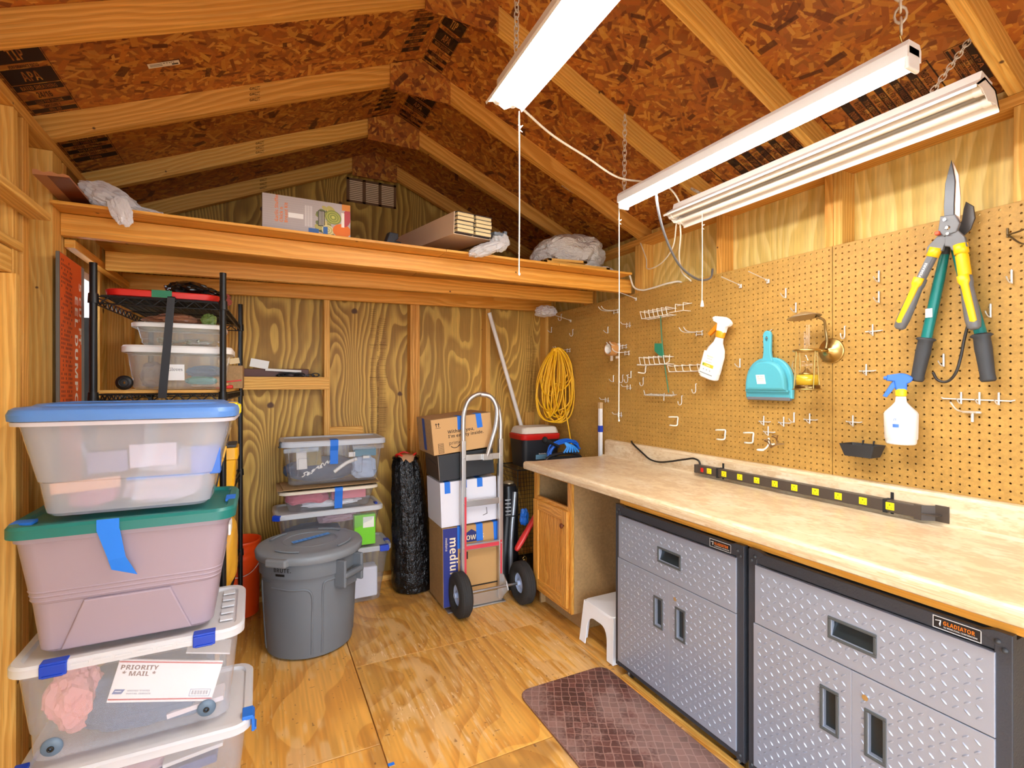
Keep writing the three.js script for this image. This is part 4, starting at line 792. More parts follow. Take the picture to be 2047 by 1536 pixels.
{
  const t = thing('oil_lamp', 'brass wall oil lamp with glass chimney and smoke bell', 'lamp');
  const cx = 2.07, cz = -1.345;
  const plate = lathe([[0.0005, 0.03], [0.012, 0.03], [0.014, 0.018], [0.03, 0.016], [0.034, 0.008], [0.05, 0.008], [0.054, 0.003], [0.054, 0], [0.0005, 0]], 32).rotateZ(Math.PI / 2).translate(PX - 0.001, 1.572, -1.313);
  obj('wall_plate', plate, M.brass, t);
  obj('bracket', [tube([[PX - 0.03, 1.572, -1.313], [PX - 0.06, 1.572, -1.318], [cx + 0.046, 1.572, cz + 0.006]], 0.006, 8, 10), new THREE.TorusGeometry(0.048, 0.0055, 8, 30).rotateX(Math.PI / 2).translate(cx, 1.572, cz)], M.brass, t);
  const gim = []; for (const a of [0.3, 1.9, 3.5, 5.1]) gim.push(wire([[cx + Math.cos(a) * 0.048, 1.57, cz + Math.sin(a) * 0.048], [cx + Math.cos(a + 0.2) * 0.052, 1.412, cz + Math.sin(a + 0.2) * 0.052]], 0.0024));
  obj('cage', [gim, new THREE.TorusGeometry(0.053, 0.0026, 6, 30).rotateX(Math.PI / 2).translate(cx, 1.408, cz)], M.brass, t);
  obj('base', lathe([[0.0005, 0], [0.046, 0], [0.05, 0.006], [0.05, 0.018], [0.046, 0.022], [0.0005, 0.022]], 30).translate(cx, 1.404, cz), mat(0x7a5f36, 0.25, { metalness: 0.9 }), t);
  obj('oil', lathe([[0.0005, 0], [0.042, 0], [0.043, 0.042], [0.0005, 0.042]], 28).translate(cx, 1.4265, cz), mat(0xf0d23c, 0.08, { transmission: 0.5, thickness: 0 }), t);
  obj('burner', lathe([[0.0005, 0], [0.024, 0], [0.026, 0.006], [0.012, 0.014], [0.006, 0.026], [0.0005, 0.028]], 20).translate(cx, 1.469, cz), M.brass, t);
  obj('chimney', lathe([[0.036, 0], [0.048, 0.012], [0.056, 0.035], [0.053, 0.058], [0.036, 0.086], [0.029, 0.108], [0.03, 0.2], [0.033, 0.215]], 32).translate(cx, 1.47, cz), mat(0xffffff, 0.02, { transmission: 1, thickness: 0, ior: 1.3 }), t);
  obj('smoke_bell', [lathe([[0.0005, 0.022], [0.02, 0.02], [0.064, 0.002], [0.066, 0], [0.062, -0.002], [0.02, 0.014], [0.0005, 0.016]], 30).rotateX(-0.12).translate(cx - 0.01, 1.712, cz - 0.005)], mat(0xb9a88c, 0.3, { metalness: 0.8 }), t);
  obj('bell_strap', [tube([[cx + 0.03, 1.715, cz + 0.02], [cx + 0.062, 1.7, cz + 0.034], [PX - 0.035, 1.66, -1.318], [PX - 0.03, 1.61, -1.315], [PX - 0.038, 1.58, -1.314]], 0.0055, 6, 24)], mat(0xa08a5e, 0.3, { metalness: 0.8 }), t);
  rebase(t);
}
{
  const t = thing('hedge_shears', 'yellow and grey hedge shears hung blades up on the pegboard', 'shears'), gm = mat(0x6a6a6c, 0.4), ye = mat(0xf2b90f, 0.4), dk = mat(0x4c4d50, 0.35, { metalness: 0.6 }), X0 = 2.116;
  obj('blade', yz([[2.192, -0.862], [2.12, -0.878], [2.04, -0.882], [1.985, -0.88], [1.978, -0.856], [2.04, -0.856], [2.12, -0.853]], X0 - 0.006, 0.004, 0.0012), dk, t);
  obj('blade', yz([[2.188, -0.86], [2.14, -0.845], [2.06, -0.84], [1.98, -0.842], [1.975, -0.866], [2.06, -0.864], [2.14, -0.86]], X0, 0.004, 0.0012), mat(0xc2a592, 0.35, { metalness: 0.6 }), t);
  obj('pivot_block', [yz([[2.005, -0.886], [2.0, -0.85], [1.97, -0.838], [1.945, -0.846], [1.94, -0.878], [1.96, -0.892]], X0 - 0.008, 0.014, 0.003)], gm, t);
  for (const [y, z] of [[1.992, -0.874], [1.963, -0.868], [1.942, -0.866]]) obj('bolt', cyl([X0 - 0.021, y, z], [X0 - 0.027, y, z], y < 1.97 && y > 1.95 ? 0.009 : 0.006, 0.005, 12), M.chrome, t);
  obj('bumper', B(X0 - 0.03, X0 - 0.01, 1.945, 1.958, -0.902, -0.888, { r: 0.003 }), mat(0xd8502c, 0.5), t);
  obj('left_arm', yz([[1.955, -0.885], [1.94, -0.862], [1.905, -0.885], [1.893, -0.888], [1.893, -0.93], [1.912, -0.928]], X0 + 0.002, 0.016, 0.003), gm, t);
  obj('right_arm', yz([[1.95, -0.872], [1.955, -0.85], [1.92, -0.826], [1.89, -0.82], [1.885, -0.855], [1.9, -0.862], [1.905, -0.875]], X0 - 0.002, 0.016, 0.003), gm, t);
  const sx = X0 - 0.008;
  obj('collar', spindle([sx, 1.905, -0.905], [sx, 1.876, -0.917], [[0, 0.0005], [0, 0.019], [1, 0.019], [1, 0.0005]]), ye, t);
  obj('collar', spindle([sx, 1.9, -0.838], [sx, 1.868, -0.834], [[0, 0.0005], [0, 0.02], [1, 0.02], [1, 0.0005]]), ye, t);
  const tb = obj('tube', spindle([sx, 1.876, -0.917], [sx, 1.8, -0.952], [[0, 0.015], [1, 0.014]]), gm, t);
  obj('tube', spindle([sx, 1.868, -0.834], [sx, 1.78, -0.824], [[0, 0.016], [0.06, 0.016], [0.07, 0.018], [0.85, 0.018], [0.88, 0.015], [1, 0.014]]), ye, t);
  const gp = [[0, 0.0005], [0, 0.019], [0.12, 0.0195], [0.2, 0.017], [0.5, 0.02], [0.8, 0.021], [0.96, 0.018], [1, 0.01], [1, 0.0005]];
  obj('grip', spindle([sx, 1.806, -0.95], [sx, 1.632, -1.02], gp), gm, t);
  obj('grip', spindle([sx, 1.79, -0.825], [sx, 1.61, -0.8], gp), gm, t);
  const inlay = (a, b, w) => spindle(a, b, [[0, 0.0005], [0, 0.017], [0.13, 0.0165], [0.2, 0.011], [0.95, 0.0105], [1, 0.0005]], 18, 0.7);
  obj('grip_inlay', inlay([sx - 0.015, 1.808, -0.949], [sx - 0.015, 1.65, -1.015]), ye, t);
  obj('grip_inlay', inlay([sx - 0.015, 1.792, -0.826], [sx - 0.015, 1.63, -0.797]), ye, t);
  const lt = printMat(256, 64, (c) => { c.fillStyle = '#66676a'; c.fillRect(0, 0, 256, 64); c.fillStyle = '#f4f4f2'; c.font = 'bold 40px sans-serif'; c.fillText('FISKARS', 30, 46); }, 0.4);
  const a = V(sx - 0.0165, 1.8, -0.952), b = V(sx - 0.0165, 1.876, -0.917), n = b.clone().sub(a).normalize().multiplyScalar(0.009), q = V(0, n.z, -n.y);
  obj('lettering', sheet(a.clone().sub(q).toArray(), b.clone().sub(q).toArray(), b.clone().add(q).toArray(), a.clone().add(q).toArray()), lt, t);
  rebase(t);
}
{
  const t = thing('lopper', 'teal-handled lopper with black grips hanging behind the hedge shears', 'lopper'), te = mat(0x0f7a74, 0.35), bk = mat(0x3a3b3d, 0.6), x = 2.156;
  obj('hook_blade', [yz([[2.05, -0.84], [2.03, -0.822], [1.99, -0.818], [1.955, -0.83], [1.93, -0.86], [1.91, -0.88], [1.92, -0.9], [1.96, -0.872], [1.99, -0.85], [2.03, -0.845]], x + 0.004, 0.008, 0.002)], mat(0x4e4a48, 0.4, { metalness: 0.5 }), t);
  obj('ferrule', spindle([x, 1.915, -0.896], [x, 1.886, -0.901], [[0, 0.0005], [0, 0.012], [1, 0.014], [1, 0.0005]]), bk, t);
  obj('handle', spindle([x, 1.888, -0.901], [x, 1.59, -0.957], [[0, 0.0135], [0.3, 0.0165], [1, 0.0165]]), te, t);
  obj('handle', spindle([x, 1.9, -0.87], [x, 1.59, -0.8], [[0, 0.0135], [0.3, 0.0165], [1, 0.0165]]), te, t);
  const gp = [[0, 0.0005], [0, 0.024], [0.04, 0.031], [0.08, 0.022], [0.3, 0.023], [0.5, 0.0215], [0.85, 0.0195], [0.96, 0.021], [1, 0.017], [1, 0.0005]];
  obj('grip', spindle([x, 1.598, -0.956], [x, 1.44, -0.986], gp, 16), bk, t);
  obj('grip', spindle([x, 1.598, -0.801], [x, 1.438, -0.782], gp, 16), bk, t);
  obj('paint_smear', B(x - 0.019, x - 0.0165, 1.668, 1.7, -0.951, -0.93, { r: 0.001 }), mat(0xf2f2ee, 0.5), t);
  rebase(t);
}
solo('utility_hook', [tube([[PX - 0.002, 1.66, -0.836], [PX - 0.014, 1.64, -0.841], [PX - 0.018, 1.58, -0.853], [PX - 0.02, 1.525, -0.861], [PX - 0.022, 1.47, -0.874], [PX - 0.022, 1.443, -0.892], [PX - 0.022, 1.437, -0.908], [PX - 0.022, 1.446, -0.928], [PX - 0.022, 1.472, -0.941]], 0.0048, 8, 50)], mat(0x2e2a26, 0.4), 'large black and brass storage hook hanging between the lopper grips', 'hook');
{
  const t = thing('parts_bin', 'small empty black plastic bin on the pegboard above the backsplash', 'bin'), m = mat(0x2b2d30, 0.5);
  const x1 = PX - 0.004, c = V(x1 - 0.045, 0, -1.165);
  obj('tray', [loft([rring(1.142, 0.07, 0.1, 0.006), rring(1.19, 0.09, 0.13, 0.006), rring(1.19, 0.085, 0.125, 0.005), rring(1.146, 0.066, 0.096, 0.005)], { crease: 0.4, cap0: true, cap1: true }).translate(c.x, 0, c.z)], m, t);
  for (const z of [-0.02, 0.02]) obj('hanger', wire([[x1 - 0.002, 1.185, c.z + z], [x1 - 0.002, 1.2, c.z + z], [PX + 0.004, 1.2, c.z + z]], 0.003), m, t);
  rebase(t);
}
{
  // yellow extension cord coiled over its hook
  const pts = [], c = V(2.065, 0, -3.34);
  for (let k = 0; k < 27; k++) {
    const a = rr(-0.5, 0.9), w = rr(0.03, 0.2), bot = rr(1.125, 1.22) + (rnd() < 0.35 ? rr(0.1, 0.25) : 0), top = 1.705 + rr(-0.012, 0.012), ox = rr(-0.012, 0.012), dx = Math.cos(a) * w * 0.75, dz = Math.sin(a) * w + rr(-0.05, 0.05), sk = rr(-0.16, 0.1);
    const q = (s, h, f = 1) => V(Math.min(2.175, c.x + ox + s * dx * f + sk * (1.7 - h)), h, c.z + s * dz * f);
    pts.push(V(c.x + ox, top, c.z + rr(-0.03, 0.03)), q(0.5, mix(top, bot, 0.12)), q(0.95, mix(top, bot, 0.4)), q(1.05, mix(top, bot, 0.68)), q(0.7, mix(top, bot, 0.92)), q(0, bot), q(-0.7, mix(top, bot, 0.93)), q(-1.05, mix(top, bot, 0.68)), q(-0.95, mix(top, bot, 0.4)), q(-0.5, mix(top, bot, 0.12)));
  }
  pts.push(V(2.08, 1.68, -3.34), V(2.1, 1.3, -3.3), V(2.13, 1.1, -3.28), V(2.14, 0.98, -3.26), V(2.14, 0.93, -3.24));
  solo('extension_cord', tube(pts, 0.0055, 6, 1900), mat(0xf6bc14, 0.42), 'yellow extension cord coiled in a big hank on the pegboard', 'cord');
}
{
  const t = thing('square_stick', 'white square stick with blue band standing against the pegboard', 'stick');
  obj('stick', B(2.145, 2.168, 0.32, 1.275, -2.918, -2.895, { r: 0.002 }), M.white, t);
  obj('band', B(2.1435, 2.1695, 1.09, 1.135, -2.9195, -2.8935), mat(0x1c3fae, 0.5), t);
  obj('wrapped_end', B(2.143, 2.17, 1.255, 1.3, -2.92, -2.893, { r: 0.004 }), mat(0xc9a878, 0.7), t);
  rebase(t);
}

// ---------- totes ----------
const n3 = (p, k, s) => (noise(p.x * k + 31, p.y * k + 17, 64, 64, s) + noise(p.z * k + 11, p.y * k + 5, 64, 64, s + 1) + noise(p.x * k + 7, p.z * k + 3, 64, 64, s + 2)) / 1.5 - 1;
function blob(c, r, amp = 0.3, k = 1, s = 1) {      // soft folded cloth
  const g = new THREE.IcosahedronGeometry(1, 9), p = g.attributes.position, q = V();
  for (let i = 0; i < p.count; i++) { q.fromBufferAttribute(p, i); const f = 1 + amp * (n3(q, 1.6, s) + 0.7 * (0.4 - Math.abs(n3(q, 3.1, s + 4)) * 2) + 0.3 * n3(q, 6.5, s + 9)), e = 0.72; const ex = (v) => Math.sign(v) * Math.pow(Math.abs(v), e); p.setXYZ(i, c[0] + ex(q.x) * r[0] * f * 0.92, c[1] + Math.max(-r[1], ex(q.y) * r[1] * f), c[2] + ex(q.z) * r[2] * f * 0.9); }
  return toCreasedNormals(g, 0.8);
}
const above = (g, y) => { const p = g.attributes.position; for (let i = 0; i < p.count; i++) if (p.getY(i) < y) p.setY(i, y); return g; };      // lies flat on what carries it
function crumple(c, r, s, turn = 0, amp = 0.34) {      // crinkled thin plastic with sharp folds
  const g = new THREE.IcosahedronGeometry(1, 9), p = g.attributes.position, q = V(), w = V();
  for (let i = 0; i < p.count; i++) { q.fromBufferAttribute(p, i); const a = n3(q, 1.7, s), b = n3(q, 3.6, s + 7), d = n3(q, 7.5, s + 13); const f = 1 + amp * (a + 0.7 * (0.5 - Math.abs(b) * 2) + 0.35 * (0.5 - Math.abs(d) * 2)); w.set(q.x * r[0], q.y * r[1], q.z * r[2]).multiplyScalar(f); p.setXYZ(i, w.x, w.y, w.z); }
  return toCreasedNormals(g.rotateZ(turn).translate(...c), 0.35);
}
const strip = (w, pts, t = 0.0006) => {      // tape: a ribbon of width w along x through (y, z) points
  const gs = []; for (let i = 0; i + 1 < pts.length; i++) { const [y0, z0] = pts[i], [y1, z1] = pts[i + 1]; gs.push(sheet([-w / 2, y0, z0], [w / 2, y0, z0], [w / 2, y1, z1], [-w / 2, y1, z1])); } return gs;
};
// body and lid as parts of one thing; origin at the middle of the base, front towards +z
function tote(name, label, o) {
  const t = thing(name, label, 'tote', o.group);
  const { w, d, h, bw = 0.86, bd = 0.86, r = 0.045, lidH = 0.03, over = 0.012, body, lid } = o, rings = [];
  const lv = (f) => [mix(w * bw, w, f), mix(d * bd, d, f)];
  const st = o.step ?? 0.3;
  rings.push(rring(0.002, w * bw - 0.02, d * bd - 0.02, r * 0.7)); rings.push(rring(0.012, w * bw, d * bd, r * 0.8));
  let [a, b] = lv(st); rings.push(rring(h * st, a - 0.006, b - 0.006, r)); rings.push(rring(h * st + 0.004, a, b, r));
  [a, b] = lv(0.94); rings.push(rring(h * 0.93, a, b, r)); rings.push(rring(h * 0.935, a + 0.012, b + 0.012, r)); rings.push(rring(h, a + 0.012, b + 0.012, r));
  obj('body', loft(rings, { cap0: true, crease: 0.5 }), body, t);
  const W = w + 0.012 + over * 2, D = d + 0.012 + over * 2, y = h - 0.008, L = [];
  L.push(rring(y, W, D, r + 0.008), rring(y + lidH * 0.75, W, D, r + 0.008), rring(y + lidH, W - 0.012, D - 0.012, r + 0.004), rring(y + lidH, W - 0.05, D - 0.05, r - 0.008), rring(y + lidH - 0.01 * (o.recess ?? 1), W - 0.062, D - 0.062, r - 0.012));
  if (o.crown) { L.length = 0; L.push(rring(y - 0.006, W, D, r + 0.01), rring(y + 0.012, W + 0.004, D + 0.004, r + 0.012), rring(y + 0.026, W - 0.006, D - 0.006, r + 0.012), rring(y + 0.033, W - 0.03, D - 0.03, r), rring(y + 0.036, W - 0.09, D - 0.08, r), rring(y + 0.042, W - 0.11, D - 0.09, r), rring(y + 0.042, W - 0.16, D - 0.13, r * 0.8), rring(y + 0.038, W - 0.17, D - 0.14, r * 0.8)); }
  obj('lid', [loft(L, { cap1: true, crease: 0.5 }), loft([rring(y, W - 0.004, D - 0.004, r + 0.006), rring(y + 0.002, W - 0.03, D - 0.03, r)], { flip: true })], lid, t);
  for (const [x, z, turn, lw, lh, m] of o.latches ?? []) {
    const g = [B(-lw / 2, lw / 2, -lh * 0.55, lh * 0.45, -0.002, 0.008, { r: 0.003 }), B(-lw / 2, lw / 2, lh * 0.3, lh * 0.45 + 0.006, -0.03, 0.004, { r: 0.003 }), B(-lw / 2 + 0.006, lw / 2 - 0.006, -lh * 0.55, -lh * 0.35, 0.004, 0.013, { r: 0.003 })];
    obj('latch', join(g).rotateY(turn).translate(x * W / 2, y + lidH * 0.4, z * D / 2), m, t);
  }
  t.position.set(...o.at); t.rotation.y = o.turn ?? 0; if (o.roll) t.rotation.z = o.roll;
  return t;
}
const blueLatch = mat(0x1440b4, 0.35), paleLid = mat(0xe6e6e8, 0.4), greyLid = mat(0xb6bbc2, 0.42);
// back stack of four totes against the gable wall
{
  const gB = 'totes stacked at the back wall';
  const T4 = tote('storage_tote', 'large clear tote with blue latches at the bottom of the back stack', { group: gB, w: 0.735, d: 0.3, h: 0.345, body: M.clear, lid: mat(0xc9cdd2, 0.35, { transmission: 0.25 }), at: [0.4, 0, -3.505], latches: [[0.86, 1, 0, 0.06, 0.03, blueLatch], [-1, 0.6, -Math.PI / 2, 0.05, 0.03, blueLatch], [1, 0.2, Math.PI / 2, 0.05, 0.03, blueLatch]] });
  const T3 = tote('storage_tote', 'clear tote with pale lid holding a lime green box', { group: gB, w: 0.62, d: 0.3, h: 0.245, body: M.clear, lid: mat(0xd6d8da, 0.35, { transmission: 0.2 }), at: [0.4, 0.368, -3.505], turn: 0.03, latches: [[-0.97, 0.9, -0.7, 0.05, 0.026, blueLatch], [0.96, 0.4, Math.PI / 2, 0.05, 0.026, blueLatch]] });
  const T2 = tote('storage_tote', 'shallow clear tote with cream lid and pink contents', { group: gB, w: 0.56, d: 0.3, h: 0.125, body: M.clear, lid: mat(0xded2bb, 0.5), at: [0.395, 0.637, -3.49], lidH: 0.018, turn: 0.02 });
  obj('tape', join(strip(0.048, [[0.005, 0.142], [0.08, 0.154], [0.12, 0.1655], [0.14, 0.1655], [0.141, 0.12]])).translate(0.045, 0, 0.004), M.tape, T2);
  const T1 = tote('storage_tote', 'grey-lidded clear tote with blue tape on top of the back stack', { group: gB, w: 0.6, d: 0.32, h: 0.25, bw: 0.9, body: M.clear, lid: greyLid, at: [0.425, 0.802, -3.49], lidH: 0.034, latches: [[-0.99, 0.7, -Math.PI / 2, 0.05, 0.03, M.darkGrey]] });
  obj('tape', join(strip(0.048, [[0.125, 0.1615], [0.21, 0.166], [0.24, 0.18], [0.278, 0.18], [0.279, 0.12], [0.272, 0.03]])).translate(-0.01, 0, 0.0), M.tape, T1);
  for (const x of [-0.19, 0.19]) obj('moulded_panel', wire([[x - 0.085, 0.235, 0.164], [x - 0.07, 0.06, 0.153], [x - 0.03, 0.06, 0.153], [x - 0.025, 0.17, 0.16], [x + 0.03, 0.17, 0.16], [x + 0.04, 0.07, 0.154], [x + 0.07, 0.07, 0.154], [x + 0.085, 0.235, 0.164]], 0.0022), M.clear, T1);
  for (const x of [-0.2, 0.2]) obj('handle_rib', B(x - 0.1, x + 0.1, 0.208, 0.236, 0.158, 0.172, { r: 0.004 }), M.clear, T1);
  // what shows through the clear walls
  solo('green_box', B(0.545, 0.68, 0.378, 0.575, -3.42, -3.37, { r: 0.003 }), mat(0x74d11c, 0.5), 'lime green packet in the clear tote of the back stack', 'box');
  solo('price_label', B(0.6, 0.67, 0.49, 0.56, -3.3695, -3.369), mat(0xe9ead8, 0.6), 'pale barcode sticker on the lime green packet', 'sticker');
  solo('sewing_box', B(0.52, 0.7, 0.02, 0.22, -3.5, -3.395, { r: 0.015, s: 3 }), mat(0xe6e2e6, 0.4), 'white appliance box in the lowest tote of the back stack', 'box');
  solo('folded_cloth', blob([0.3, 0.45, -3.5], [0.19, 0.065, 0.1], 0.3, 7, 3), mat(0x5d6d86, 0.9), 'blue-grey folded cloth in the tote with the green packet', 'cloth', 'cloth in totes');
  solo('folded_cloth', blob([0.46, 0.56, -3.48], [0.12, 0.03, 0.08], 0.4, 9, 5), mat(0xd8b4bc, 0.9), 'pale pink cloth above the blue-grey one in the tote', 'cloth', 'cloth in totes');
  solo('folded_cloth', blob([0.28, 0.715, -3.46], [0.13, 0.042, 0.1], 0.3, 12, 8), mat(0xd8707e, 0.85), 'crumpled rose pink cloth in the shallow back tote', 'cloth', 'cloth in totes');
  solo('pink_box', B(0.41, 0.62, 0.69, 0.752, -3.46, -3.38, { r: 0.004 }), mat(0xe0808c, 0.7), 'pink flat box in the shallow back tote', 'box');
  solo('white_tissue', blob([0.4, 0.668, -3.46], [0.2, 0.02, 0.08], 0.4, 14, 12), mat(0xe8eaea, 0.8), 'white tissue under the pink things in the shallow back tote', 'tissue');
  solo('dark_cloth', blob([0.36, 0.882, -3.49], [0.225, 0.075, 0.115], 0.18, 8, 15), mat(0x3c4c64, 0.9), 'dark slate folded clothing in the top back tote', 'cloth', 'cloth in totes');
  solo('light_cloth', blob([0.61, 0.885, -3.44], [0.085, 0.072, 0.07], 0.3, 10, 18), mat(0xa9b8cc, 0.9), 'pale blue folded clothing in the top back tote', 'cloth', 'cloth in totes');
  solo('paper_card', spin(B(0.2, 0.26, 0.9, 1.01, -3.372, -3.37), 'Z', 0.04, [0.22, 0.95, 0]), mat(0xe8e4da, 0.7), 'white card behind the wall of the top back tote', 'card');
  solo('khaki_card', spin(B(0.262, 0.345, 0.92, 1.015, -3.374, -3.372), 'Z', 0.04, [0.3, 0.95, 0]), mat(0x8a7a4a, 0.8), 'khaki card beside the white one in the top back tote', 'card');
  solo('lace', [tube(Array.from({ length: 40 }, (_, i) => [0.24 + i * 0.0042 + rr(-0.012, 0.012), 0.862 + i * 0.0022 + rr(-0.014, 0.014), -3.366 + rr(-0.004, 0.002)]), 0.0035, 5, 160)], mat(0xf2efe8, 0.8), 'white lace trim in the top back tote', 'lace');
  solo('paper_shred', [tube([[0.42, 0.87, -3.366], [0.46, 0.9, -3.365], [0.5, 0.925, -3.365], [0.56, 0.945, -3.366]], 0.012, 6, 20), B(0.51, 0.55, 0.96, 0.99, -3.37, -3.366), B(0.6, 0.64, 0.945, 0.96, -3.37, -3.366)], mat(0xf0ece2, 0.8), 'crumpled white paper strips in the top back tote', 'paper');
  solo('teal_box', B(0.55, 0.69, 0.955, 1.01, -3.44, -3.4, { r: 0.003 }), mat(0x3f8aa0, 0.6), 'teal box at the right of the top back tote', 'box');
  solo('kraft_paper', [spin(B(0.09, 0.7, 0.7845, 0.787, -3.62, -3.33), 'Z', 0.012, [0.4, 0.785, 0]), spin(B(0.12, 0.5, 0.788, 0.791, -3.6, -3.315), 'Y', 0.05, [0.3, 0, -3.4])], M.cardboard, 'flattened brown paper between the two upper back totes', 'paper');
}
// ---------- grey trash can ----------
{
  const t = thing('trash_can', 'round grey lidded trash can in front of the back totes', 'trash can'), g = mat(0x6a7076, 0.5), lg = mat(0x7f858a, 0.45);
  obj('body', lathe([[0.0005, 0.004], [0.205, 0.004], [0.222, 0.014], [0.235, 0.2], [0.243, 0.4], [0.247, 0.43], [0.254, 0.435], [0.256, 0.52], [0.25, 0.52], [0.245, 0.44], [0.0005, 0.44]], 56), g, t);
  const R = (y) => mix(0.222, 0.243, (y - 0.014) / 0.386), at = (a, y, e = 0) => [Math.sin(a) * (R(y) + e), y, Math.cos(a) * (R(y) + e)];
  const ridge = (a0, a1, yt) => tube([at(a0, 0.03), at(a0, 0.2), at(a0, yt - 0.03), at(mix(a0, a1, 0.08), yt), at(mix(a0, a1, 0.5), yt + 0.006), at(a1, yt + 0.01)], 0.006, 6, 40);
  for (const k of [0, Math.PI / 2, Math.PI, -Math.PI / 2]) obj('moulded_rib', [ridge(k - 0.05, k - 0.95, 0.37), ridge(k + 0.17, k + 0.6, 0.4)], g, t);
  obj('lid', [lathe([[0.262, 0.508], [0.275, 0.512], [0.278, 0.54], [0.27, 0.552], [0.235, 0.562], [0.225, 0.556], [0.15, 0.562], [0.142, 0.566], [0.134, 0.562], [0.0005, 0.57]], 56), lathe([[0.262, 0.508], [0.0005, 0.52]], 40)], lg, t);
  obj('lid_ring', [new THREE.TorusGeometry(0.14, 0.004, 6, 40).rotateX(Math.PI / 2).translate(0, 0.564, 0), ...[0.6, 2.2, 3.7, 5.3].map((a) => tube(Array.from({ length: 6 }, (_, i) => [Math.sin(a + i * 0.13) * 0.215, 0.562, Math.cos(a + i * 0.13) * 0.215]), 0.006, 6, 14))], lg, t);
  for (const a of [-0.68, -0.68 + Math.PI]) obj('lid_grip', B(-0.06, 0.06, 0.506, 0.548, 0.255, 0.298, { r: 0.012, s: 3 }).rotateY(a), lg, t);
  for (const a of [0.74, 0.74 + Math.PI]) obj('handle', [B(-0.078, -0.058, 0.36, 0.505, 0.23, 0.3, { r: 0.008, s: 2 }).rotateY(a), B(0.058, 0.078, 0.36, 0.505, 0.23, 0.3, { r: 0.008, s: 2 }).rotateY(a), B(-0.075, 0.075, 0.408, 0.44, 0.278, 0.308, { r: 0.012, s: 3 }).rotateY(a), B(-0.065, 0.065, 0.345, 0.39, 0.225, 0.268, { r: 0.01, s: 2 }).rotateY(a)], g, t);
  const br = printMat(256, 128, (c) => { c.fillStyle = '#6a7076'; c.fillRect(0, 0, 256, 128); c.fillStyle = '#141414'; c.font = 'bold 62px sans-serif'; c.fillText('BRUTE.', 14, 62); c.fillRect(40, 80, 110, 26); }, 0.5);
  obj('lettering', new THREE.CylinderGeometry(0.2572, 0.256, 0.06, 10, 1, true, -0.24, 0.48).translate(0, 0.47, 0).rotateY(-0.62), br, t);
  const tp = printMat(256, 64, (c) => { c.fillStyle = '#5a9fe8'; c.fillRect(0, 0, 256, 64); c.strokeStyle = '#2f78d0'; c.lineWidth = 7; c.lineCap = 'round'; c.beginPath(); let x = 12; for (const ch of 'CREEVA R') { c.moveTo(x, 14); c.lineTo(x, 48); if (ch !== ' ') { c.lineTo(x + 14, 46); c.moveTo(x, 14); c.lineTo(x + 14, 18); c.moveTo(x, 32); c.lineTo(x + 10, 30); } x += 29; } c.stroke(); }, 0.6);
  obj('tape', sheet([-0.11, 0.5668, 0.012], [0.09, 0.5668, -0.088], [0.1, 0.5668, -0.05], [-0.1, 0.5668, 0.05]).translate(0.01, 0.006, 0.02), tp, t);
  t.position.set(0.25, 0, -3.01);
}
// ---------- tall black bag ----------
{
  const t = thing('wrapped_roll', 'tall roll wrapped in a shiny black trash bag beside the boxes', 'bag');
  const rings = [], n = 56; let k = 0;
  for (const [y, r, x] of [[0.001, 0.11, 0.02], [0.01, 0.142, 0.02], [0.07, 0.148, 0.016], [0.2, 0.14, 0.01], [0.4, 0.128, 0.0], [0.6, 0.116, -0.012], [0.75, 0.108, -0.022], [0.85, 0.1, -0.03], [0.9, 0.088, -0.034], [0.93, 0.07, -0.036]]) rings.push([y, r, x]);
  const out = [];
  for (let i = 0; i + 1 < rings.length; i++) for (let s = 0; s < 9; s++) {
    const f = s / 9, y = mix(rings[i][0], rings[i + 1][0], f), r = mix(rings[i][1], rings[i + 1][1], f), x = mix(rings[i][2], rings[i + 1][2], f), q = [];
    for (let j = 0; j < n; j++) { const a = j / n * Math.PI * 2, w = 0.02 * (Math.abs(noise(j / n * 14, y * 1.6, 14, 64, 201) - 0.5)) - 0.004 + 0.01 * (Math.abs(noise(j / n * 28, y * 16, 28, 64, 202) - 0.5)) + 0.004 * (noise(j / n * 28, y * 44, 28, 64, 203) - 0.5); q.push(V(x + (r + w) * Math.cos(a), y, (r + w) * 0.92 * Math.sin(a))); }
    out.push(q);
  }
  obj('bag', loft(out, { cap0: true, crease: 0.5 }), mat(0x0c0c0e, 0.2, { bumpMap: wrinkle(0.16), bumpScale: 0.0035 }), t);
  obj('roll_end', lathe([[0.0005, 0.9], [0.03, 0.9], [0.034, 0.93], [0.055, 0.94], [0.062, 0.9], [0.06, 0.86]], 24).translate(-0.036, 0, 0.02), mat(0xb98a62, 0.8), t);
  obj('drawstring', [tube(Array.from({ length: 14 }, (_, i) => { const a = i / 13 * 5.6; return [-0.036 + Math.cos(a) * 0.07, 0.935 + 0.012 * Math.sin(a * 3), Math.sin(a) * 0.064]; }), 0.007, 6, 60)], mat(0xe0261a, 0.4), t);
  obj('gathered_top', [tube(Array.from({ length: 20 }, (_, i) => { const a = 0.9 + i / 19 * 4.6; return [-0.036 + Math.cos(a + Math.PI / 2) * 0.082, 0.912 + 0.01 * noise(i * 0.9, 1, 64, 64, 77), Math.sin(a + Math.PI / 2) * 0.076]; }), 0.013, 7, 80)], M.blackGloss, t);
  t.position.set(0.945, 0, -3.47);
}
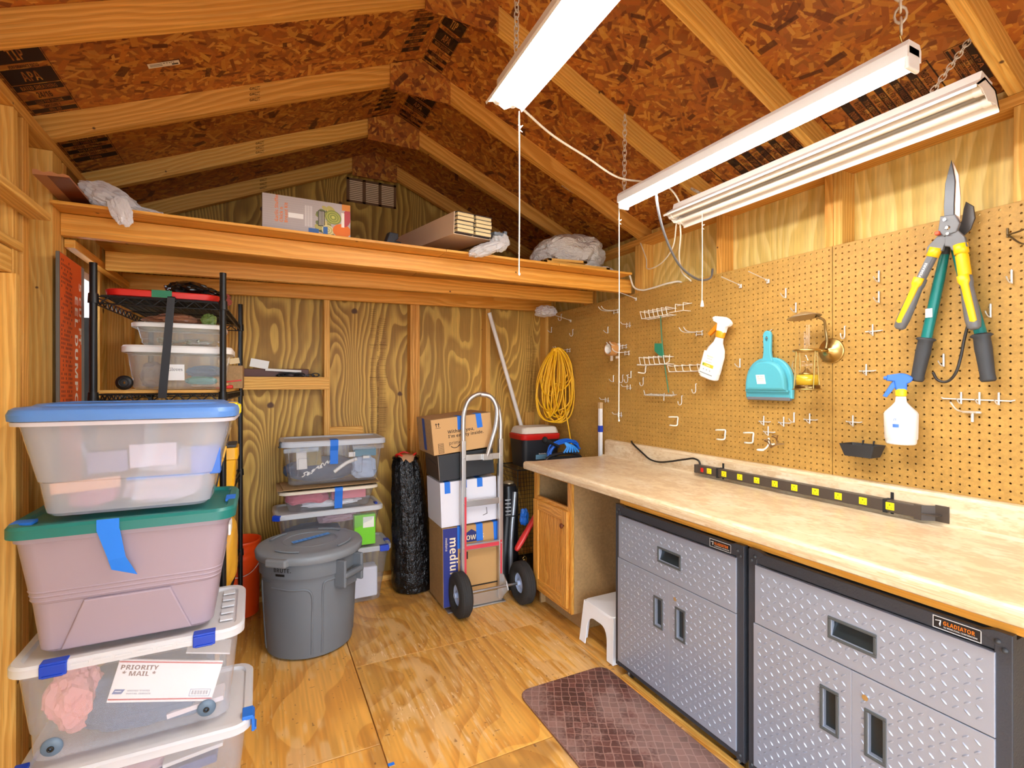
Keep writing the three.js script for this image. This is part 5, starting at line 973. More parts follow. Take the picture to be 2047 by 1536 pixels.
// ---------- boxes on the hand truck ----------
function carton(name, label, o, faces = {}) {
  const t = thing(name, label, 'box', 'boxes loaded on the hand truck'), { w, h, d } = o;
  obj('carton', B(-w / 2, w / 2, 0, h, -d / 2, d / 2, { r: 0.003 }), o.m, t);
  const e = 0.0006;
  if (faces.front) obj('front_print', sheet([-w / 2 + 0.003, 0.003, d / 2 + e], [w / 2 - 0.003, 0.003, d / 2 + e], [w / 2 - 0.003, h - 0.003, d / 2 + e], [-w / 2 + 0.003, h - 0.003, d / 2 + e]), faces.front, t);
  if (faces.left) obj('side_print', sheet([-w / 2 - e, 0.003, -d / 2 + 0.003], [-w / 2 - e, 0.003, d / 2 - 0.003], [-w / 2 - e, h - 0.003, d / 2 - 0.003], [-w / 2 - e, h - 0.003, -d / 2 + 0.003]), faces.left, t);
  for (const [x, len, tw, tilt] of o.tapes ?? []) obj('tape', spin(join([sheet([x - tw / 2, h - len, d / 2 + 0.0012], [x + tw / 2, h - len, d / 2 + 0.0012], [x + tw / 2, h + 0.001, d / 2 + 0.0012], [x - tw / 2, h + 0.001, d / 2 + 0.0012]), sheet([x - tw / 2, h + 0.001, d / 2 + 0.0012], [x + tw / 2, h + 0.001, d / 2 + 0.0012], [x + tw / 2, h + 0.001, d / 2 - 0.08], [x - tw / 2, h + 0.001, d / 2 - 0.08])]), 'Z', tilt ?? 0, [x, h, 0]), M.tape, t);
  if (o.sideTape) obj('tape', sheet([-w / 2 - 0.0012, 0.02, o.sideTape[0]], [-w / 2 - 0.0012, 0.02, o.sideTape[1]], [-w / 2 - 0.0012, h, o.sideTape[1]], [-w / 2 - 0.0012, h, o.sideTape[0]]), mat(0x2a4f9e, 0.6), t);
  t.position.set(...o.at); t.rotation.set(0, o.turn ?? 0, o.roll ?? 0, 'YXZ');
  return t;
}
{
  const KR = '#c89e69';
  const low = printMat(512, 640, (c, w, h) => {
    c.fillStyle = '#bd935c'; c.fillRect(0, 0, w, h); c.fillStyle = '#28327c'; c.fillRect(0, 0, 128, h);
    c.save(); c.translate(58, 74); c.rotate(Math.PI / 2); c.fillStyle = '#ecd9b8'; c.font = 'bold 92px sans-serif'; c.fillText('medium', 0, 0); c.font = '28px sans-serif'; c.fillText('mediana', 0, 38); c.restore();
    c.fillStyle = '#28306a'; c.beginPath(); c.moveTo(170, 130); c.lineTo(300, 130); c.lineTo(300, 60); c.lineTo(250, 30); c.lineTo(200, 60); c.lineTo(170, 60); c.closePath(); c.fill(); c.fillRect(170, 62, 170, 72);
    c.fillStyle = '#e8d4ac'; c.font = 'bold 54px sans-serif'; c.fillText("LOWE'S", 172, 118); c.fillStyle = '#241c16'; c.fillRect(150, 500, w - 150, 12); c.lineWidth = 14; c.strokeStyle = '#3a2c1c'; c.strokeRect(150, 220, 60, 46);
  }, 0.8);
  carton('moving_box', 'brown moving box with navy stripe reading medium, lowest on the hand truck', { w: 0.395, h: 0.5, d: 0.3, m: mat(0xbd935c, 0.8, { map: fiberT }), at: [1.225, 0.024, -3.155], turn: -0.02, roll: 0.01, tapes: [[-0.075, 0.14, 0.05], [0.05, 0.11, 0.045, 0.03], [0.165, 0.12, 0.035, 0.05]] }, { front: low });
  carton('white_box', 'white carton with blue tape tabs, second from below on the hand truck', { w: 0.385, h: 0.285, d: 0.3, m: mat(0xdcdce4, 0.6), at: [1.213, 0.531, -3.165], turn: -0.02, roll: 0.04, tapes: [[-0.145, 0.072, 0.038], [-0.03, 0.05, 0.03], [0.075, 0.056, 0.038]] }, { front: printMat(256, 192, (c, w, h) => { c.fillStyle = '#dcdce4'; c.fillRect(0, 0, w, h); c.strokeStyle = '#33333a'; c.lineWidth = 2.5; c.beginPath(); c.moveTo(206, 132); c.lineTo(208, 160); c.lineTo(188, 166); c.stroke(); }, 0.6) });
  carton('black_box', 'black carton with white edge between the white and the printed box', { w: 0.37, h: 0.165, d: 0.31, m: mat(0x25282c, 0.5), at: [1.195, 0.832, -3.165], turn: -0.02, roll: 0.075 }, { left: printMat(256, 128, (c, w, h) => { c.fillStyle = '#4a3a28'; c.fillRect(0, 0, w, h); c.strokeStyle = '#1c1712'; c.lineWidth = 6; c.beginPath(); c.moveTo(60, 34); c.lineTo(200, 52); c.stroke(); c.fillStyle = '#e6e2da'; c.fillRect(w - 12, 0, 12, h); }, 0.6) });
  const pr = printMat(512, 300, (c, w, h) => {
    c.fillStyle = KR; c.fillRect(0, 0, w, h); c.fillStyle = '#2b2118'; c.font = 'bold 37px sans-serif'; c.fillText('Without you,', 128, 132); c.fillText("I'm empty inside.", 128, 172); c.font = '40px sans-serif'; c.fillText('prime', 128, 232);
    c.strokeStyle = '#2b2118'; c.lineWidth = 6; c.beginPath(); c.arc(180, 218, 44, 0.55, 2.5); c.stroke(); c.beginPath(); c.moveTo(206, 250); c.lineTo(222, 238); c.lineTo(222, 258); c.stroke();
    c.lineWidth = 5; for (const x of [38, 58]) { c.beginPath(); c.moveTo(x, 66); c.lineTo(x, 34); c.moveTo(x - 7, 44); c.lineTo(x, 34); c.lineTo(x + 7, 44); c.stroke(); } c.fillRect(30, 72, 44, 3);
    c.lineWidth = 3; c.strokeRect(40, 210, 42, 82); for (let y = 218; y < 288; y += 8) c.fillRect(44, y, 34, 3);
  }, 0.8);
  carton('printed_box', 'brown carton with printed slogan and two blue tape tabs, topmost on the hand truck', { w: 0.405, h: 0.225, d: 0.34, m: mat(0xc89e69, 0.8, { map: fiberT }), at: [1.168, 1.003, -3.17], turn: -0.02, roll: 0.1, tapes: [[-0.008, 0.085, 0.04, -0.06], [0.115, 0.09, 0.038, 0.05]], sideTape: [-0.03, 0.03] }, { front: pr });
}
// ---------- hand truck ----------
{
  const t = thing('hand_truck', 'silver aluminium hand truck with two rubber-tyred wheels', 'hand truck'), z = -2.965, xl = 1.142, xr = 1.4, redm = mat(0xd0404c, 0.5);
  for (const x of [xl, xr]) obj('rail', B(x - 0.015, x + 0.015, 0.035, 1.075, z - 0.016, z + 0.016, { r: 0.005, s: 2 }), M.alu, t);
  for (const y of [0.965, 0.675, 0.4]) obj('crossbar', B(xl + 0.014, xr - 0.014, y - 0.019, y + 0.019, z - 0.008, z + 0.014, { r: 0.003 }), M.alu, t);
  obj('loop_handle', tube([[xl, 1.06, z], [xl, 1.16, z], [xl + 0.006, 1.25, z], [xl + 0.04, 1.33, z], [xl + 0.11, 1.366, z], [xl + 0.185, 1.35, z], [xr - 0.02, 1.285, z], [xr, 1.2, z], [xr, 1.06, z]], 0.0145, 12, 60), M.alu, t);
  obj('curved_handle', tube([[xl + 0.12, 1.364, z + 0.004], [xl + 0.18, 1.348, z + 0.018], [xl + 0.215, 1.28, z + 0.034], [xl + 0.21, 1.18, z + 0.04], [xl + 0.18, 1.07, z + 0.036], [xl + 0.155, 0.97, z + 0.02]], 0.0145, 12, 50), M.alu, t);
  obj('handle_clamp', B(xl + 0.12, xl + 0.19, 0.944, 0.986, z + 0.0, z + 0.034, { r: 0.004 }), M.alu, t);
  obj('base_plate', [B(xl - 0.02, xr + 0.02, 0.012, 0.085, z - 0.0225, z - 0.0165, { r: 0.002 }), B(xl - 0.1, xr + 0.04, 0.001, 0.01, z - 0.24, z + 0.0, { r: 0.003 })], M.alu, t);
  for (const x of [xl, xr]) obj('axle_bracket', yz([[0.18, z - 0.014], [0.19, z + 0.012], [0.16, z + 0.06], [0.115, z + 0.085], [0.04, z + 0.0], [0.04, z - 0.014]], x + 0.02, 0.008, 0.002), M.alu, t);
  obj('axle', cyl([1.06, 0.135, -2.905], [1.57, 0.135, -2.905], 0.009, 0.009, 12), M.steel, t);
  for (const [x, s] of [[1.1, -1], [1.53, 1]]) {
    const prof = [[0.062, -0.024], [0.07, -0.036], [0.095, -0.042], [0.12, -0.038], [0.131, -0.026]];
    for (const k of [-0.02, -0.007, 0.007, 0.02]) prof.push([0.1345, k - 0.005], [0.1345, k + 0.005], [0.131, k + 0.006]);
    prof.push([0.131, 0.026], [0.12, 0.038], [0.095, 0.042], [0.07, 0.036], [0.062, 0.024], [0.062, -0.024]);
    const w = obj('wheel', lathe(prof, 48).rotateZ(Math.PI / 2).translate(x, 0.135, -2.905), M.rubber, t);
    obj('hub', [lathe([[0.0005, -0.02], [0.03, -0.02], [0.036, -0.004], [0.056, -0.006], [0.064, -0.026], [0.066, -0.026], [0.066, 0.026], [0.064, 0.026], [0.056, 0.006], [0.036, 0.004], [0.03, 0.02], [0.0005, 0.02]], 32).rotateZ(Math.PI / 2).translate(x, 0.135, -2.905), cyl([x - 0.04, 0.135, -2.905], [x + 0.04, 0.135, -2.905], 0.016, 0.016, 16)], mat(0xb4c8ea, 0.4), w);
  }
  obj('red_paint', [B(xl + 0.002, xl + 0.0155, 0.2, 0.72, z + 0.0163, z + 0.0166), B(xr - 0.008, xr + 0.004, 0.2, 0.42, z + 0.0163, z + 0.0166), B(xl + 0.016, xr - 0.016, 0.386, 0.41, z + 0.0143, z + 0.0146)], redm, t);
  for (const [x, y] of [[xl, 0.965], [xr, 0.965], [xl, 0.675], [xr, 0.675], [xl, 0.4], [xr, 0.4]]) obj('rivet', new THREE.SphereGeometry(0.005, 8, 4).scale(1, 1, 0.5).translate(x, y, z + 0.0165), M.steel, t);
  rebase(t);
}
// ---------- far corner behind the oak cabinet ----------
{
  const t = thing('wire_crate', 'black wire crate standing in the far corner under the cooler', 'crate'), x0 = 1.7, x1 = 2.13, y0 = 0.01, y1 = 0.79, z0 = -3.66, z1 = -3.3;
  const edge = []; for (const x of [x0, x1]) for (const z of [z0, z1]) edge.push(wire([[x, y0, z], [x, y1, z]], 0.004)); for (const y of [y0, y1]) edge.push(wire([[x0, y, z0], [x1, y, z0], [x1, y, z1], [x0, y, z1], [x0, y, z0]], 0.004));
  obj('frame', edge, M.black, t);
  const mesh = []; for (let k = 1; k < 17; k++) { const x = mix(x0, x1, k / 17); mesh.push(cyl([x, y0, z1], [x, y1, z1], 0.0014, 0.0014, 4)); } for (let k = 1; k < 26; k++) { const y = mix(y0, y1, k / 26); mesh.push(cyl([x0, y, z1], [x1, y, z1], 0.0014, 0.0014, 4), cyl([x0, y, z0], [x0, y, z1], 0.0014, 0.0014, 4)); } for (let k = 1; k < 13; k++) { const z = mix(z0, z1, k / 13); mesh.push(cyl([x0, y0, z], [x0, y1, z], 0.0014, 0.0014, 4), cyl([x0, y1, z], [x1, y1, z], 0.0014, 0.0014, 4)); }
  obj('mesh', mesh, M.black, t);
  obj('floor_tray', B(x0 + 0.008, x1 - 0.008, y0 + 0.004, y0 + 0.02, z0 + 0.008, z1 - 0.008), M.blackMatte, t);
  rebase(t);
}
{
  const t = thing('cooler', 'black and red picnic cooler with white lid in the far corner', 'cooler');
  const cx = 1.93, cz = -3.46, W = 0.34, D = 0.26;
  obj('body', loft([rring(0.796, W - 0.05, D - 0.05, 0.03), rring(0.8, W - 0.04, D - 0.04, 0.035), rring(1.005, W - 0.01, D - 0.01, 0.04)], { cap0: true }).translate(cx, 0, cz), mat(0x24262b, 0.45), t);
  obj('band', loft([rring(1.004, W - 0.008, D - 0.008, 0.04), rring(1.01, W, D, 0.042), rring(1.042, W + 0.004, D + 0.004, 0.042), rring(1.048, W - 0.02, D - 0.02, 0.035)], { cap1: true, cap0: true }).translate(cx, 0, cz), M.red, t);
  obj('lid', [loft([rring(1.049, W - 0.03, D - 0.03, 0.035), rring(1.052, W - 0.014, D - 0.02, 0.04), rring(1.09, W - 0.035, D - 0.045, 0.04), rring(1.1, W - 0.06, D - 0.07, 0.035), rring(1.1, W - 0.1, D - 0.1, 0.03), rring(1.094, W - 0.12, D - 0.12, 0.02)], { cap1: true, cap0: true }).translate(cx, 0, cz)], mat(0xe4dccb, 0.45), t);
  const lab = printMat(256, 96, (c) => { c.fillStyle = '#8cc0dc'; c.fillRect(0, 0, 256, 96); c.fillStyle = '#23303c'; c.fillRect(0, 0, 256, 30); c.fillStyle = '#ffffff'; c.font = 'bold 24px sans-serif'; c.fillText('Reminder', 40, 24); c.fillStyle = '#4a7fae'; for (const y of [42, 56, 70, 82]) c.fillRect(12, y, 180, 5); c.fillStyle = '#e8f4fa'; c.fillRect(200, 44, 44, 40); }, 0.4);
  const f = cz + (D - 0.028) / 2; obj('label', sheet([cx - 0.055, 0.855, f + 0.003], [cx + 0.1, 0.855, f + 0.003], [cx + 0.1, 0.905, f + 0.007], [cx - 0.055, 0.905, f + 0.007]), lab, t);
  rebase(t);
}
{
  const t = thing('folding_chair', 'folded black chair whose curved back shows above the worktop', 'chair');
  const g = tube([[1.8, 0.03, -2.99], [1.8, 0.5, -3.05], [1.805, 0.82, -3.1], [1.84, 0.895, -3.11], [1.92, 0.92, -3.112], [2.06, 0.92, -3.112], [2.12, 0.895, -3.11], [2.15, 0.82, -3.1], [2.155, 0.5, -3.05], [2.155, 0.03, -2.99]], 0.011, 10, 90);
  obj('frame', g, mat(0x3a3a3c, 0.35, { metalness: 0.5 }), t);
  obj('backrest', spin(B(1.83, 2.125, 0.72, 0.905, -3.116, -3.104, { r: 0.005, s: 2 }), 'X', 0.08, [0, 0.9, -3.11]), M.blackMatte, t);
  obj('seat', spin(B(1.82, 2.13, 0.3, 0.64, -3.06, -3.03, { r: 0.012, s: 2 }), 'X', 0.1, [0, 0.6, -3.05]), M.blackMatte, t);
  for (const x of [1.818, 2.137]) obj('rear_leg', cyl([x, 0.008, -3.16], [x, 0.62, -3.04], 0.01, 0.01, 8), mat(0x3a3a3c, 0.35, { metalness: 0.5 }), t);
  rebase(t);
}
{
  const t = thing('blue_bundle', 'bright blue plastic strap bundle resting on the folded chair', 'bundle'), m = mat(0x1668d8, 0.35), m2 = mat(0x3c9cf0, 0.35), gs = [];
  for (let k = 0; k < 9; k++) { const z = -3.15 + rr(-0.035, 0.035), a = rr(-0.02, 0.02); gs.push(tube([[1.87 + rr(-0.02, 0.02), 0.905 + rr(0, 0.02), z], [1.91 + a, 0.96 + rr(0, 0.02), z + rr(-0.01, 0.01)], [1.99, 1.0 + rr(-0.01, 0.015), z], [2.06, 1.005 + rr(-0.01, 0.015), z], [2.11, 0.985 + rr(-0.02, 0.02), z], [2.12 + rr(-0.01, 0.02), 0.945, z]], 0.007, 5, 26)); }
  obj('straps', gs, m, t);
  obj('gathered_straps', Array.from({ length: 6 }, (_, k) => tube([[1.99, 1.0, -3.11], [2.0 + k * 0.012, 0.97, -3.098], [1.97 + k * 0.026, 0.93, -3.095]], 0.008, 5, 14)), m2, t);
  rebase(t);
}
solo('ball_handle', [new THREE.SphereGeometry(0.024, 20, 12).scale(0.85, 1.05, 1).translate(1.815, 1.03, -3.1), spindle([1.83, 1.025, -3.1], [1.94, 0.975, -3.12], [[0, 0.011], [0.3, 0.013], [0.6, 0.01], [1, 0.012], [1, 0.0005]])], M.blackMatte, 'black ball-ended handle poking out beside the cooler', 'handle');
solo('white_pole', [cyl([1.63, 1.99, -3.655], [1.915, 1.0, -3.6], 0.016, 0.016, 14), cyl([1.63, 1.99, -3.655], [1.628, 1.996, -3.6555], 0.0175, 0.0175, 14)], mat(0xece6dc, 0.4), 'white pole leaning against the back wall above the cooler', 'pole');
{
  const t = thing('upright_vacuum', 'black and silver upright vacuum standing behind the hand truck', 'vacuum');
  const sec = (y, x, w, d) => rring(y, w, d, Math.min(w, d) * 0.35, x, -3.26);
  obj('body', loft([sec(0.03, 1.575, 0.2, 0.2), sec(0.1, 1.575, 0.19, 0.2), sec(0.3, 1.585, 0.15, 0.15), sec(0.5, 1.6, 0.13, 0.13), sec(0.64, 1.61, 0.12, 0.12), sec(0.7, 1.605, 0.1, 0.1), sec(0.715, 1.605, 0.07, 0.07)], { cap0: true, cap1: true }), mat(0x17181b, 0.35), t);
  obj('trim', tube([[1.57, 0.1, -3.155], [1.575, 0.25, -3.165], [1.59, 0.42, -3.178], [1.612, 0.56, -3.19], [1.626, 0.66, -3.2]], 0.017, 8, 30), mat(0xa4a9b0, 0.3, { metalness: 0.6 }), t);
  obj('top_cap', new THREE.SphereGeometry(0.04, 20, 10, 0, Math.PI * 2, 0, Math.PI / 2).scale(1, 0.5, 1).translate(1.605, 0.713, -3.26), mat(0x9a9078, 0.3, { metalness: 0.5 }), t);
  for (let k = 0; k < 5; k++) obj('vent_slat', B(1.548, 1.59, 0.5 + k * 0.026, 0.508 + k * 0.026, -3.196 - k * 0.002, -3.188 - k * 0.002), mat(0xb9bcc0, 0.4), t);
  obj('base', loft([rring(0.0, 0.24, 0.26, 0.04, 1.565, -3.25), rring(0.03, 0.24, 0.26, 0.05, 1.565, -3.25), rring(0.05, 0.2, 0.2, 0.05, 1.57, -3.25)], { cap0: true, cap1: true }), M.blackMatte, t);
  obj('tie', tube([[1.54, 0.5, -3.18], [1.6, 0.498, -3.165], [1.66, 0.505, -3.175]], 0.004, 6, 12), M.black, t);
  rebase(t);
  solo('blue_bag', crumple([1.672, 0.49, -3.145], [0.03, 0.055, 0.022], 301), mat(0x1f6fd6, 0.4), 'small knotted blue plastic bag tied to the vacuum', 'bag');
}
{
  const t = thing('red_tool', 'red-handled tool with a ring and chain by the vacuum', 'tool');
  obj('handle', spindle([1.545, 0.3, -3.03], [1.71, 0.53, -3.03], [[0, 0.0005], [0.01, 0.014], [0.06, 0.022], [0.3, 0.026], [0.6, 0.022], [0.95, 0.024], [1, 0.0005]], 18, 0.8), mat(0xe03a34, 0.35), t);
  obj('shaft', cyl([1.7, 0.515, -3.032], [1.7, 0.02, -3.06], 0.012, 0.012, 10), M.black, t);
  obj('cord', tube([[1.57, 0.335, -3.008], [1.585, 0.3, -3.004], [1.6, 0.26, -3.01]], 0.002, 5, 10), M.brass, t);
  obj('ring', new THREE.TorusGeometry(0.014, 0.003, 6, 18).translate(1.603, 0.245, -3.01), M.brass, t);
  obj('chain', chain([1.604, 0.235, -3.01], [1.612, 0.04, -3.012], 0.04, 0.004), M.brass, t);
  rebase(t);
}
// ---------- little shelf between the back wall studs ----------
{
  const t = thing('wall_shelf', 'narrow plywood shelf with lip nailed to the back wall studs', 'shelf');
  obj('lip', B(-0.16, 0.425, 1.393, 1.477, ZB + SD + 0.001, ZB + SD + 0.019, { r: 0.002 }), M.lumber, t);
  obj('board', B(-0.18, 0.392, 1.4, 1.416, ZB + 0.002, ZB + SD, { r: 0.001 }), M.lumber, t);
  rebase(t);
  solo('brown_case', B(-0.15, 0.3, 1.417, 1.532, ZB + 0.01, ZB + 0.045, { r: 0.004 }), mat(0x5a2c18, 0.5), 'dark red-brown flat case on the narrow wall shelf', 'case');
  solo('white_envelope', spin(B(-0.06, 0.05, 1.535, 1.59, ZB + 0.052, ZB + 0.053), 'Z', -0.18, [0, 1.56, 0]), mat(0xf0eee8, 0.6), 'white envelope propped on the brown case', 'envelope');
  solo('picture_frame', spin(B(0.03, 0.25, 1.515, 1.53, ZB + 0.05, ZB + 0.07), 'Z', -0.05, [0.1, 1.52, 0]), mat(0xe6e2da, 0.5), 'flat white frame lying on the brown case', 'frame');
  solo('black_cord_coil', [tube(Array.from({ length: 60 }, (_, i) => [0.15 + 0.06 * Math.cos(i * 0.62) + i * 0.0012, 1.49 + 0.014 * Math.sin(i * 0.62) + 0.004 * Math.sin(i), ZB + 0.07 + 0.012 * Math.sin(i * 0.5)]), 0.004, 5, 240)], M.black, 'small coil of black cord on the wall shelf', 'cord');
  solo('scissors', [new THREE.TorusGeometry(0.015, 0.004, 6, 20).scale(1.5, 0.8, 1).translate(0.34, 1.492, ZB + 0.075), new THREE.TorusGeometry(0.014, 0.004, 6, 20).scale(1.5, 0.7, 1).translate(0.31, 1.486, ZB + 0.07), B(0.25, 0.3, 1.486, 1.492, ZB + 0.07, ZB + 0.074)], M.black, 'black-handled scissors at the right of the wall shelf', 'scissors');
}
// ---------- orange bucket ----------
{
  const t = thing('orange_bucket', 'orange plastic bucket behind the black shelving post', 'bucket');
  obj('bucket', lathe([[0.0005, 0.002], [0.1, 0.002], [0.104, 0.006], [0.112, 0.3], [0.113, 0.35], [0.117, 0.352], [0.117, 0.372], [0.114, 0.374], [0.114, 0.394], [0.118, 0.396], [0.118, 0.416], [0.115, 0.42], [0.116, 0.445], [0.12, 0.447], [0.12, 0.462], [0.112, 0.462], [0.108, 0.35], [0.1, 0.012], [0.0005, 0.012]], 40), M.orange, t);
  obj('bail', tube([[0.118, 0.4, 0.02], [0.11, 0.34, 0.09], [0.05, 0.28, 0.125], [-0.03, 0.27, 0.128], [-0.1, 0.33, 0.1], [-0.118, 0.4, 0.02]], 0.0022, 6, 40), M.white, t);
  t.position.set(-0.112, 0, -3.5595);
}

// ---------- black wire shelving along the left wall ----------
{
  const t = thing('wire_shelving', 'black wire shelving unit standing along the left wall', 'shelving'), m = mat(0x1a1a1b, 0.38, { metalness: 0.3 });
  const W = 0.445, D = 0.932, hw = W / 2, hd = D / 2;
  for (const sx of [-1, 1]) for (const sz of [-1, 1]) {
    const p = obj('post', [cyl([sx * hw, 0.02, sz * hd], [sx * hw, 1.9, sz * hd], 0.0128, 0.0128, 14), ...Array.from({ length: 60 }, (_, k) => cyl([sx * hw, 0.06 + k * 0.0305, sz * hd], [sx * hw, 0.0615 + k * 0.0305, sz * hd], 0.0132, 0.0132, 12, true)), cyl([sx * hw, 0, sz * hd], [sx * hw, 0.02, sz * hd], 0.017, 0.014, 12)], m, t);
    obj('post_cap', cyl([sx * hw, 1.9, sz * hd], [sx * hw, 1.908, sz * hd], 0.0136, 0.013, 14), m, p);
  }
  for (const y of [1.775, 1.385, 0.91, 0.43]) {
    const s = [], r = 0.0032;
    for (const sx of [-1, 1]) for (const sz of [-1, 1]) s.push(cyl([sx * hw, y - 0.026, sz * hd], [sx * hw, y + 0.012, sz * hd], 0.0185, 0.0165, 14));
    const zig = (a, b, n) => { const pts = []; for (let k = 0; k <= n * 2; k++) pts.push([mix(a[0], b[0], k / (2 * n)), y + (k % 2 ? 0.001 : -0.026), mix(a[1], b[1], k / (2 * n))]); return wire(pts, 0.0026, 5); };
    for (const sz of [-1, 1]) s.push(cyl([-hw, y + 0.002, sz * hd], [hw, y + 0.002, sz * hd], r, r, 6), cyl([-hw, y - 0.026, sz * hd], [hw, y - 0.026, sz * hd], r, r, 6), zig([-hw + 0.02, sz * hd], [hw - 0.02, sz * hd], 7));
    for (const sx of [-1, 1]) s.push(cyl([sx * hw, y + 0.002, -hd], [sx * hw, y + 0.002, hd], r, r, 6), cyl([sx * hw, y - 0.026, -hd], [sx * hw, y - 0.026, hd], r, r, 6), zig([sx * hw, -hd + 0.02], [sx * hw, hd - 0.02], 15));
    const sh = obj('shelf', s, m, t);
    const g = []; for (let k = 1; k < 18; k++) { const x = mix(-hw, hw, k / 18); g.push(cyl([x, y + 0.005, -hd], [x, y + 0.005, hd], 0.0018, 0.0018, 4)); } for (const z of [-0.25, 0, 0.25]) g.push(cyl([-hw, y + 0.001, z], [hw, y + 0.001, z], 0.0025, 0.0025, 5));
    obj('deck_wires', g, m, sh);
  }
  obj('liner', B(-hw + 0.02, hw - 0.02, 1.782, 1.785, -hd + 0.01, hd - 0.01), M.blackMatte, t);
  t.position.set(-0.347, 0, -2.966); t.rotation.y = -0.04;
}
solo('shelf_board', spin(B(-0.56, -0.13, 1.3925, 1.4045, -3.4, -2.52), 'Y', -0.04, [-0.347, 0, -2.966]), M.lumber, 'thin plywood board laid on the middle wire shelf', 'board');
{
  const body = mat(0xf2f0ea, 0.1, { transmission: 0.76, thickness: 0 }), lid = mat(0xefece6, 0.42);
  const G = tote('storage_tote', 'clear tote with handwritten Gloves label on the wire shelving', { group: 'totes on the wire shelving', w: 0.37, d: 0.28, h: 0.165, bw: 0.9, body, lid, at: [-0.313, 1.4055, -2.7], lidH: 0.03 });
  const gl = printMat(128, 128, (c) => { c.fillStyle = '#f6f5f2'; c.fillRect(0, 0, 128, 128); c.strokeStyle = '#23252c'; c.lineWidth = 3; c.font = '32px serif'; c.fillStyle = '#23252c'; c.fillText('Gloves', 14, 52); }, 0.6);
  obj('label', sheet([-0.045, 0.04, 0.1365], [0.02, 0.04, 0.1365], [0.02, 0.108, 0.1425], [-0.045, 0.108, 0.1425]).translate(0.002, 0, 0.0), gl, G);
  tote('storage_tote', 'smaller clear tote of clips on top of the Gloves tote', { group: 'totes on the wire shelving', w: 0.31, d: 0.24, h: 0.085, bw: 0.9, body, lid, at: [-0.313, 1.594, -2.7], lidH: 0.02 });
  solo('grey_gloves', blob([-0.42, 1.47, -2.66], [0.04, 0.055, 0.06], 0.3, 18, 401), mat(0x9c8c80, 0.9), 'greyish gloves at the left of the Gloves tote', 'gloves', 'gloves in the tote');
  solo('teal_gloves', blob([-0.235, 1.445, -2.63], [0.06, 0.018, 0.05], 0.3, 18, 403), mat(0x1f9c98, 0.8), 'teal gloves at the front of the Gloves tote', 'gloves', 'gloves in the tote');
  solo('blue_gloves', blob([-0.22, 1.487, -2.68], [0.075, 0.026, 0.06], 0.3, 18, 405), mat(0x3d6f98, 0.85), 'blue gloves behind the teal pair in the Gloves tote', 'gloves', 'gloves in the tote');
  solo('tan_gloves', blob([-0.2, 1.427, -2.66], [0.07, 0.013, 0.06], 0.3, 18, 407), mat(0xd8b07c, 0.85), 'tan gloves on the bottom of the Gloves tote', 'gloves', 'gloves in the tote');
  const cl = []; for (let k = 0; k < 26; k++) { const x = rr(-0.43, -0.22), y = rr(1.605, 1.635), z = rr(-2.78, -2.61), a = rr(0, 3); cl.push(cyl([x, y, z], [x + 0.05 * Math.cos(a), y + rr(-0.01, 0.012), z + 0.04 * Math.sin(a)], 0.004, 0.004, 5)); }
  const o = obj('metal_clips', cl, mat(0xa8a894, 0.4, { metalness: 0.4 })); tag(o, 'heap of small grey clips in the upper shelf tote', 'clips'); o.userData.kind = 'stuff'; rebase(o);
  solo('snack_bag', above(crumple([-0.335, 1.715, -2.7], [0.125, 0.026, 0.08], 411), 1.692), mat(0xb07858, 0.3), 'crinkled reddish-brown bag on the smaller shelf tote', 'bag');
  solo('green_packet', above(crumple([-0.205, 1.714, -2.61], [0.028, 0.028, 0.02], 413), 1.692), mat(0x6f8440, 0.4), 'small green and white packet beside the brown bag', 'packet');
  solo('cardboard_carton', B(-0.28, -0.085, 1.406, 1.53, -3.36, -3.1, { r: 0.003 }), M.cardboard, 'small cardboard carton at the back of the middle wire shelf', 'box');
  solo('cardboard_scrap', spin(B(-0.2, -0.1, 1.535, 1.565, -3.09, -3.086), 'Z', 0.15, [-0.15, 1.55, 0]), mat(0xe0c89a, 0.7), 'pale cardboard scrap sticking up by the small carton', 'cardboard');
  solo('red_clamp', [B(-0.2, -0.125, 1.406, 1.425, -2.98, -2.92, { r: 0.006 }), spin(B(-0.2, -0.085, 1.432, 1.439, -2.97, -2.94, { r: 0.002 }), 'Z', 0.12, [-0.2, 1.43, 0]), cyl([-0.16, 1.424, -2.95], [-0.16, 1.436, -2.95], 0.01, 0.01)], M.red, 'red plastic clamp on the middle wire shelf', 'clamp');
  solo('caster_wheel', [lathe([[0.006, -0.011], [0.02, -0.011], [0.03, -0.006], [0.03, 0.006], [0.02, 0.011], [0.006, 0.011]], 28).rotateX(Math.PI / 2).translate(-0.507, 1.4355, -2.6), new THREE.TorusGeometry(0.017, 0.003, 6, 24).translate(-0.507, 1.4355, -2.588)], M.black, 'small black wheel beside the Gloves tote', 'wheel');
  // top shelf
  const rt = thing('red_tray', 'red plastic sled with green tape on the top wire shelf', 'tray');
  obj('tray', loft([rring(1.7865, 0.38, 0.6, 0.05, -0.36, -2.83), rring(1.79, 0.4, 0.62, 0.06, -0.36, -2.83), rring(1.812, 0.41, 0.63, 0.06, -0.36, -2.83), rring(1.816, 0.4, 0.62, 0.06, -0.36, -2.83), rring(1.8, 0.36, 0.56, 0.05, -0.36, -2.83)], { cap0: true, cap1: true }), M.red, rt);
  obj('tape', [B(-0.4, -0.33, 1.788, 1.8185, -2.5145, -2.5135), B(-0.4, -0.33, 1.8165, 1.8175, -2.56, -2.514)], mat(0x1f7a54, 0.5), rt);
  rebase(rt);
  solo('black_sack', above(crumple([-0.27, 1.845, -2.66], [0.1, 0.036, 0.08], 421, -0.1), 1.817), M.blackGloss, 'shiny black plastic sack on the red sled', 'bag');
